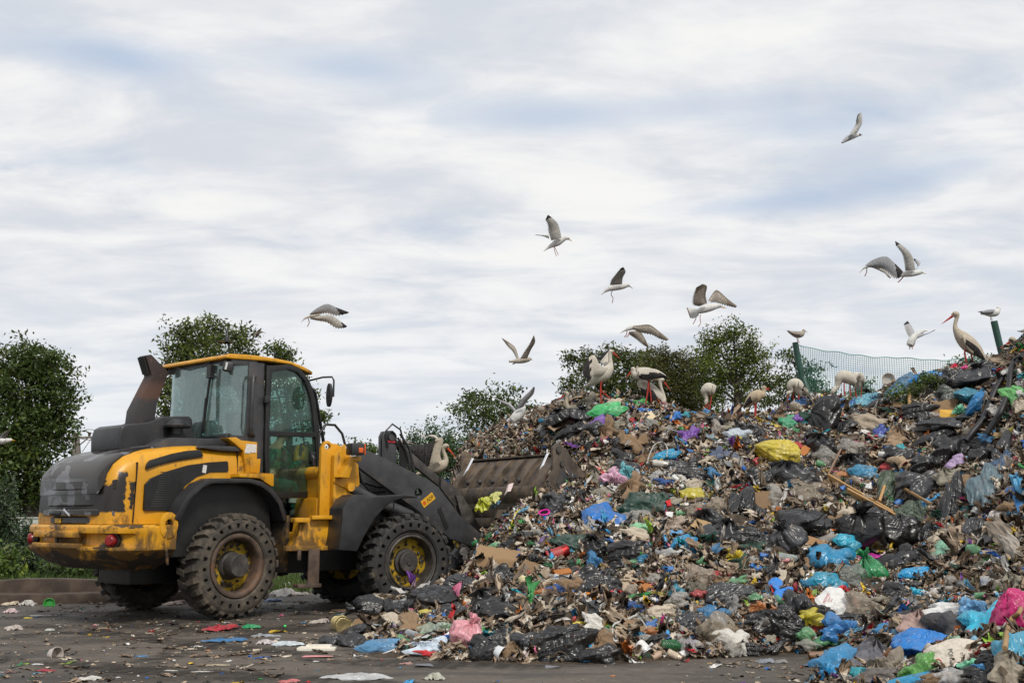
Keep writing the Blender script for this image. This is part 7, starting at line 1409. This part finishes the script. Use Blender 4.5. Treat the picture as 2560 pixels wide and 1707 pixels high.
gull(17.5, ZD, 'gull hovering with spread tail left of the upright stork', [(345, 470, 40), (365, 420, 44), (400, 375, 36), (445, 340, 30), (480, 318, 25), (505, 308, 17), (518, 310, 10)], ((515, 308), (551, 312), 6), [([(410, 345), (370, 260), (345, 225), (315, 193)], [(330, 385), (295, 320), (275, 260), (270, 235)], .10, .40, gullw((.44, .44, .45), .68)), ([(460, 345), (520, 340), (570, 325), (638, 292)], [(420, 405), (500, 365), (560, 340), (632, 305)], -.10, -.40, gullw((.46, .46, .47), .74))], [([(345, 490), (340, 520)], 5), ([(375, 480), (370, 522)], 5)], tailfan=([(340, 420), (310, 450), (305, 470)], [(410, 440), (390, 490), (345, 500)], lambda s_, c: (.72, .71, .69)))
gull(19.4, ZD, 'grey and white gull perched on the right-hand leaning post', [(1160, 112, 10), (1210, 105, 26), (1275, 106, 42), (1335, 95, 44), (1362, 65, 26), (1362, 45, 21), (1375, 44, 13)], ((1376, 48), (1398, 60), 6), [([(1330, 62), (1260, 62), (1190, 78), (1118, 90)], [(1300, 108), (1240, 118), (1190, 112), (1150, 96)], -.09, -.03, lambda s_, c: BLKF if s_ > .72 else (.30, .31, .33))], [([(1270, 140), (1276, 170), (1281, 197)], 4), ([(1286, 140), (1290, 170), (1295, 197)], 4)], legc=(.35, .30, .22), eye=(1364, 40, 4))
gull(20.4, (1900, 760, 3.564), 'brown young gull perched on the bent net post', [(240, 236, 3), (280, 258, 16), (325, 273, 29), (365, 268, 28), (386, 248, 17), (388, 236, 14), (398, 238, 9)], ((398, 238), (423, 253), 5), [([(370, 250), (320, 243), (280, 240), (237, 232)], [(355, 285), (310, 280), (275, 262), (245, 240)], -.09, -.03, juvw)], [([(327, 295), (332, 320), (340, 347)], 3), ([(338, 296), (340, 320), (352, 346)], 3)], col=(.42, .37, .30), bk=(.10, .09, .08), legc=(.36, .26, .24), eye=(389, 233, 3))
gull(14.0, (0, 1040, 3.017), 'gull cut by the left edge in front of the dark tree', [(-20, 195, 20), (20, 188, 24), (55, 184, 18), (78, 180, 13), (92, 181, 8)], ((92, 181), (117, 184), 5), [([(45, 170), (62, 130), (84, 102)], [(-10, 165), (10, 140), (50, 108)], -.05, -.25, gullw((.44, .44, .46), .95))], eye=(84, 177, 2))
gull(19.0, (0, 760, 2.6133), 'small speckled bird flying just right of the roof aerial', [(1655, 205, 3), (1675, 192, 9), (1695, 182, 10), (1712, 183, 6)], ((1712, 183), (1738, 189), 3), [([(1700, 180), (1705, 168), (1712, 155)], [(1675, 185), (1680, 175), (1700, 160)], -.05, -.2, juvw), ([(1695, 185), (1690, 205), (1672, 222)], [(1672, 190), (1668, 205), (1664, 220)], .02, .1, juvw)], col=(.30, .25, .20), bk=(.08, .07, .06))
gull(18.6, Z1, 'pale gull with lifted wing behind the stork neck on the left', [(985, 892, 8), (1030, 878, 20), (1080, 864, 24), (1130, 868, 16), (1180, 880, 8)], None, [([(1085, 850), (1050, 790), (1010, 740), (962, 697)], [(1030, 860), (1010, 800), (985, 750), (968, 712)], -.06, -.3, juvw)], col=(.56, .52, .46))
b = Bird(17.9, (840, 1060, 6.532)); b.wing([(1000, 285), (1080, 262), (1180, 285), (1300, 330)], [(1010, 310), (1090, 325), (1180, 330), (1280, 335)], 0, .3, juvw, 12); b.tube([(940, 340, 10), (1000, 300, 26), (1060, 290, 20)], (.46, .40, .33)).done('gull', 'brown gull wing showing behind the tilt link of the loader', GG)
b = Bird(17.9, (1000, 1060, 9.8)); b.wing([(560, 300), (440, 240), (330, 265), (185, 350)], [(600, 340), (520, 290), (400, 255), (200, 345)], 0, .4, juvw, 10); b.tube([(520, 280, 12), (580, 310, 24), (640, 330, 14)], (.55, .50, .44)).done('gull', 'gull with thin raised wing above the black-winged stork', GG)
# ---------------------------------------------------------------- driver
SKIN = plain('skin', (.42, .24, .17), .55, var=.15); HAIR = plain('dark_hair', (.03, .02, .014), .8)
def camo():
    t = NT('green_work_jacket'); c = t.mix(t.ramp(t.noise(9, 2, .4), .48, .52), (.006, .075, .045), (.012, .26, .15)); c = t.mix(t.ramp(t.noise(14, 2, .4), .58, .62), c, (.010, .035, .025)); return t.bsdf(c, .8)
JAC = camo(); TRO = plain('green_work_trousers', (.006, .075, .045), .85, var=.3); REF = plain('reflective_band', (.50, .50, .48), .5); BOOT = plain('grey_work_boot', (.05, .048, .047), .8, var=.3)
def skinned(name, verts, edges, rad, mat, parent, sub=2, root=0, xf=MR):
    me = bpy.data.meshes.new(name); me.from_pydata([tuple(xf @ Vector(v)) for v in verts], edges, []); o = bpy.data.objects.new(name, me); C.objects.link(o); m = o.modifiers.new('s', 'SKIN'); m.use_smooth_shade = True
    for i, r in enumerate(rad): me.skin_vertices[0].data[i].radius = (r, r) if not isinstance(r, tuple) else r
    me.skin_vertices[0].data[root].use_root = True; o.modifiers.new('d', 'SUBSURF').levels = sub
    dg = bpy.context.evaluated_depsgraph_get(); out = bpy.data.meshes.new_from_object(o.evaluated_get(dg)); bpy.data.objects.remove(o); out.materials.clear(); out.materials.append(mat); out.name = name
    out.polygons.foreach_set('use_smooth', [True]*len(out.polygons)); return link_mesh(name, out, parent)
Y0 = -.34; V_, E_, R_s = [], [], []
def jn(p, r, par=None):
    V_.append(p); R_s.append(r); 
    if par is not None: E_.append((par, len(V_)-1))
    return len(V_)-1
pel = jn((1.00, Y0, 1.80), (.15, .12)); ab = jn((1.05, Y0, 1.98), (.14, .11), pel); ch = jn((1.13, Y0, 2.18), (.16, .12), ab); nk = jn((1.20, Y0, 2.33), .055, ch); jw = jn((1.26, Y0, 2.42), (.075, .07), nk); hd = jn((1.27, Y0, 2.51), (.10, .085), jw); cr = jn((1.26, Y0, 2.59), (.08, .07), hd)
nose = jn((1.385, Y0, 2.475), .014, hd)
arms, legs = [], []
for s_ in (-1, 1):
    sh_ = jn((1.13, Y0+s_*.19, 2.22), .065, ch); el = jn((1.26, Y0+s_*.25, 1.98), .048, sh_); wr = jn((1.47, Y0+s_*.16, 2.08), .032, el); pm = jn((1.53, Y0+s_*.15, 2.10), (.038, .018), wr); arms.append((sh_, el, wr))
    for k, (dy, ln) in enumerate(((-.030, .055), (-.010, .066), (.010, .062), (.030, .048))): a_ = jn((1.565, Y0+s_*.15+dy, 2.112), .010, pm); b_ = jn((1.565+ln*.5, Y0+s_*.15+dy, 2.10), .009, a_); jn((1.565+ln*.45, Y0+s_*.15+dy, 2.075), .008, b_)
    a_ = jn((1.53, Y0+s_*.15-s_*.045, 2.09), .011, pm); jn((1.56, Y0+s_*.15-s_*.055, 2.08), .009, a_)
    hp = jn((1.02, Y0+s_*.10, 1.76), .085, pel); kn = jn((1.42, Y0+s_*.13, 1.74), .062, hp); an = jn((1.43-.07*(s_ > 0), Y0+s_*.12, 1.38), .042, kn); ft = jn((1.58-.07*(s_ > 0), Y0+s_*.12, 1.325), .036, an); legs.append((hp, kn, an, ft))
drv = empty('person', tuple(MR @ Vector((1.2, Y0, 1.28))), 0, label='driver in green work clothes seated inside the loader cab', cat='person'); Wd = Matrix.Translation(-drv.location) @ MR
body = skinned('body', V_, E_, R_s, SKIN, drv, 2, 0, Wd)
def part_skin(name, idx, grow, mat): 
    vs = [V_[i] for i in idx]; mp = {i: k for k, i in enumerate(idx)}; es = [(mp[a], mp[b]) for a, b in E_ if a in mp and b in mp]; rd = [tuple(q+grow for q in R_s[i]) if isinstance(R_s[i], tuple) else R_s[i]+grow for i in idx]; return skinned(name, vs, es, rd, mat, drv, 2, 0, Wd)
part_skin('jacket', [pel, ab, ch, arms[0][0], arms[0][1], arms[0][2], arms[1][0], arms[1][1], arms[1][2]], .020, JAC); tr_ = part_skin('trousers', [pel]+[i for l in legs for i in l[:3]], .022, TRO)
for l in legs:
    a_, b_ = Vector(V_[l[1]]), Vector(V_[l[2]]); m = MB(Wd); m.tube([a_.lerp(b_, .50), a_.lerp(b_, .68)], .082, 14, False); m.build('reflective_band', REF, tr_)
    x, y, z = V_[l[2]]; m = MB(Wd); m.loft([[(x-.06+k*.30*.9, y+w_*math.cos(q), 1.29+h_*(.5+.5*math.sin(q))) for q in (2*math.pi*j/12 for j in range(12))] for k, w_, h_ in ((0, .03, .07), (.15, .055, .14), (.45, .055, .13), (.75, .052, .085), (1.0, .03, .05))]); m.build('boot', BOOT, drv, smooth=70)
m = MB(Wd); m.lathe([(.0, 2.645), (.07, 2.635), (.105, 2.59), (.112, 2.54), (.10, 2.49), (.09, 2.46)], 18, (1.245, Y0, 0), 'z'); m.build('hair', HAIR, drv, smooth=80)
for s_ in (-1, 1): m = MB(Wd); m.lathe([(.012*math.sin(math.pi*i/5), .012*math.cos(math.pi*i/5)) for i in range(6)], 8, (1.352, Y0+s_*.035, 2.505)); m.build('eye', BVN, drv)
# ---------------------------------------------------------------- planks, pipes, straps, rope
def lay(pts, off): 
    out = []
    for u, v in pts: p = hit(u, v); r = Vector(ray(u, v)); p = p if p else at(u, v, 18); out.append(p-r.normalized()*off)
    return out
def colored(o, c): o.color = (*c, 1); return o
def board(nm, lab, u0, v0, u1, v1, w, h, col, dy=.25):
    a, b = lay([(u0, v0), (u1, v1)], dy); m = MB(); m.bar(a, b, w, h, up=(.2, -.8, .5)); return tag(colored(m.build(nm, WOOD, None, bevel=.004), col), lab, 'plank')
board('wooden_plank', 'long light wooden plank slanting above the hollow, the upper of the pair', 2070, 1190, 2232, 1283, .03, .075, (.42, .25, .10)); board('wooden_plank', 'light wooden plank lying just under the upper plank above the hollow', 2118, 1226, 2238, 1293, .035, .07, (.36, .21, .085), .30)
board('wooden_batten', 'thin batten crossing the green tarpaulin in the hollow', 2240, 1212, 2326, 1262, .03, .035, (.30, .18, .08)); board('wooden_batten', 'short upright batten propped under the planks', 2211, 1215, 2198, 1254, .035, .04, (.42, .24, .10)); board('stick', 'grey brown stick leaning above the left end of the planks', 2102, 1125, 2070, 1186, .03, .03, (.20, .12, .08), .35); board('wooden_batten', 'short wooden peg standing in the leafy green waste', 2272, 972, 2274, 1012, .05, .04, (.42, .26, .11), .35)
def hose(nm, lab, pts, r, col, off, mat=RUBB, flat=1.0, cat=None):
    P = [Vector(q) for q in spl([tuple(p) for p in lay(pts, off)], 6)]; m = MB(); m.tube(P, r, 9, flat=flat); return tag(colored(m.build(nm, mat, None, smooth=70), col), lab, cat or nm.replace('_', ' '))
Zp = lambda L: [(2200+x/4.611, 760+y/4.611) for x, y in L]
hose('rubber_pipe', 'long black rubber pipe curving down from the crest, nearer the right edge', Zp([(1650, 590), (1550, 655), (1505, 800), (1480, 1000), (1400, 1220), (1330, 1350), (1230, 1500)]), .042, (.012, .012, .014), .30); hose('rubber_pipe', 'black rubber pipe running left of the other one down the mound', Zp([(1425, 830), (1330, 1000), (1270, 1150), (1200, 1310), (1080, 1460), (990, 1575)]), .046, (.014, .014, .018), .30)
ZH = lambda L: [(1400+x/4.9, 1360+y/4.9) for x, y in L]; ZB = lambda L: [(1100+x/4.611, 1080+y/4.611) for x, y in L]; ZF = lambda L: [(2040+x/4.523, 1400+y/4.523) for x, y in L]; Z5_ = lambda L: [(1300+x/2.904, 860+y/2.904) for x, y in L]
hose('plastic_strip', 'white bent strip sticking out low in the middle', ZH([(1060, 1030), (950, 880), (820, 930), (660, 990), (645, 1090), (660, 1180), (705, 1192)]), .014, (.6, .6, .57), .22, HARD, .5); hose('plastic_strip', 'yellow twisted strip near the bucket coupler', ZB([(920, 895), (860, 960), (825, 1060), (805, 1110), (815, 1190)]), .016, (.55, .42, .02), .15, HARD, .5)
hose('plastic_ring', 'bright pink plastic loop right of the bucket coupler', ZB([(1260, 925), (1240, 955), (1170, 955), (1142, 935), (1165, 912), (1235, 908), (1262, 925)]), .013, (.60, .01, .30), .2, HARD); hose('rope', 'brown rope tying the crimson bag', ZF([(2340, 470), (2300, 590), (2215, 660), (2170, 780), (2150, 900), (2135, 1000)]), .016, (.28, .17, .07), .62, CLOTH); hose('cable', 'pale bent cable loop below the long dark film on the upper slope', Z5_([(920, 870), (950, 780), (985, 725), (1040, 715), (1070, 760), (1065, 820)]), .012, (.40, .37, .33), .2, HARD)
hose('plastic_strip', 'orange ribbon low in the middle beside the red drinks can', ZH([(180, 600), (215, 640), (160, 720), (190, 830)]), .012, (.55, .06, .02), .15, HARD, .4); hose('plastic_strip', 'red sauce-stained plastic strip right of the white printed bag', [(2098, 1478), (2112, 1474), (2122, 1486), (2138, 1502), (2146, 1512)], .050, (.50, .01, .015), .18, HARD, .35); hose('plastic_strip', 'orange ring piece left of the dark open bag low in the middle', ZH([(262, 640), (300, 620), (370, 620), (425, 650)]), .022, (.60, .20, .01), .18, HARD)
p_ = hit(2271, 990); t_ = empty('garden_waste', tuple(p_), 0, label='clump of leafy green garden waste on the upper right slope', cat='garden waste')
foliage('leaves', [(np.array([q, -.25, z_]), (.22, .18, .13)) for q, z_ in ((-.25, .0), (.05, .12), (.25, .2), (-.05, -.12), (.35, .3))], t_, np.random.default_rng(3), .55, .05, (.05, .085, .02))
# red box with an emblem on the crest
E6 = lambda x, y: (2350+x/19.6, 890+y/19.6)
m = MB(); fr_ = [at(*E6(x, y), 18.0) for x, y in ((770, 310), (285, 880), (560, 930), (930, 930), (1200, 1075), (1130, 900))]; bk_ = [p+Vector((.05, .28, .0)) for p in fr_]; k_ = len(fr_)
m.add(fr_+bk_, [tuple(range(k_)), tuple(range(2*k_-1, k_-1, -1))]+[(i, i+k_, (i+1) % k_+k_, (i+1) % k_) for i in range(k_)]); rb = tag(colored(m.build('torn_box', CARD, None), (.50, .015, .05)), 'torn red cardboard box with a dark blue emblem on the crest', 'box')
EMB = plain('dark_blue_print', (.012, .02, .10), .6); EMW = plain('pale_print', (.45, .45, .50), .6)
m = MB(); c0 = at(*E6(610, 815), 17.985); m.lathe([(.0, 0), (.042, 0), (.042, .01)], 18, tuple(c0)); em = m.build('emblem', EMB, rb)
m = MB()
for (x0, y0, x1, y1) in ((540, 890, 610, 740), (610, 740, 680, 890), (570, 840, 650, 840)): m.bar(at(*E6(x0, y0), 17.975), at(*E6(x1, y1), 17.975), .006, .012, up=(0, 1, 0))
m.build('emblem_mark', EMW, em); m = MB(); m.bar(at(*E6(1020, 900), 17.97), at(*E6(1080, 1000), 17.97), .01, .035, up=(0, 1, 0)); m.build('label', EMW, rb)
# lettering pressed onto bags
from mathutils.bvhtree import BVHTree
def letter(obj, text, u, v, h, ang, mat, wide=1.0):
    cu = bpy.data.curves.new('lettering', 'FONT'); cu.body = text; cu.size = 1; cu.align_x = 'CENTER'; cu.align_y = 'CENTER'; cu.resolution_u = 3; to = bpy.data.objects.new('lettering', cu); C.objects.link(to); dg = bpy.context.evaluated_depsgraph_get(); me = bpy.data.meshes.new_from_object(to.evaluated_get(dg)); bpy.data.objects.remove(to)
    bm = bmesh.new(); bm.from_mesh(me); bmesh.ops.triangulate(bm, faces=bm.faces); bmesh.ops.subdivide_edges(bm, edges=[e for e in bm.edges if e.calc_length() > .2], cuts=2)
    tm = obj.data; mw = obj.matrix_basis; tree_ = BVHTree.FromPolygons([mw @ q.co for q in tm.vertices], [tuple(f.vertices) for f in tm.polygons]); c, s = math.cos(R_(ang)), math.sin(R_(ang))
    for vt in bm.verts:
        x, y = vt.co.x*h*wide, -vt.co.y*h; uu, vv = u+x*c-y*s, v+x*s+y*c; d = Vector(ray(uu, vv)).normalized(); loc, n, i, ds = tree_.ray_cast(Vector(CAM), d); vt.co = (loc-d*.008) if loc else Vector(CAM)+d*(obj.location-Vector(CAM)).length
    bm.transform(mw.inverted()); bm.to_mesh(me); bm.free(); me.materials.clear(); me.materials.append(mat); return link_mesh('lettering', me, obj)
REDP = plain('red_print', (.45, .03, .05), .6); DKP = plain('dark_print', (.05, .05, .045), .7); REDP2 = plain('pale_red_print', (.42, .06, .05), .6); OCH = plain('ochre_print', (.45, .25, .04), .7)
for o in [o for o in C.objects if o.name.startswith('printed_bag')]:
    letter(o, 'MOTNO', 2066, 1494, 8.5, -62, REDP, .85); letter(o, 'SZYA', 2073, 1497, 6, -66, REDP, .85); letter(o, 'PRAC', 2080, 1499, 5, -70, REDP2, .8)
for o in [o for o in C.objects if o.name.startswith('lettered_sack')]:
    letter(o, 'PONSIE', 2378, 1640, 17, 79, DKP, .72); letter(o, 'ZY', 2405, 1634, 9, 70, DKP); letter(o, 'O', 2345, 1655, 26, 0, REDP2, 1.); letter(o, '-', 2425, 1622, 22, 25, REDP2); letter(o, '-', 2446, 1622, 22, -10, REDP2); letter(o, '/', 2360, 1662, 18, 15, OCH)
print('objects', len(bpy.data.objects))
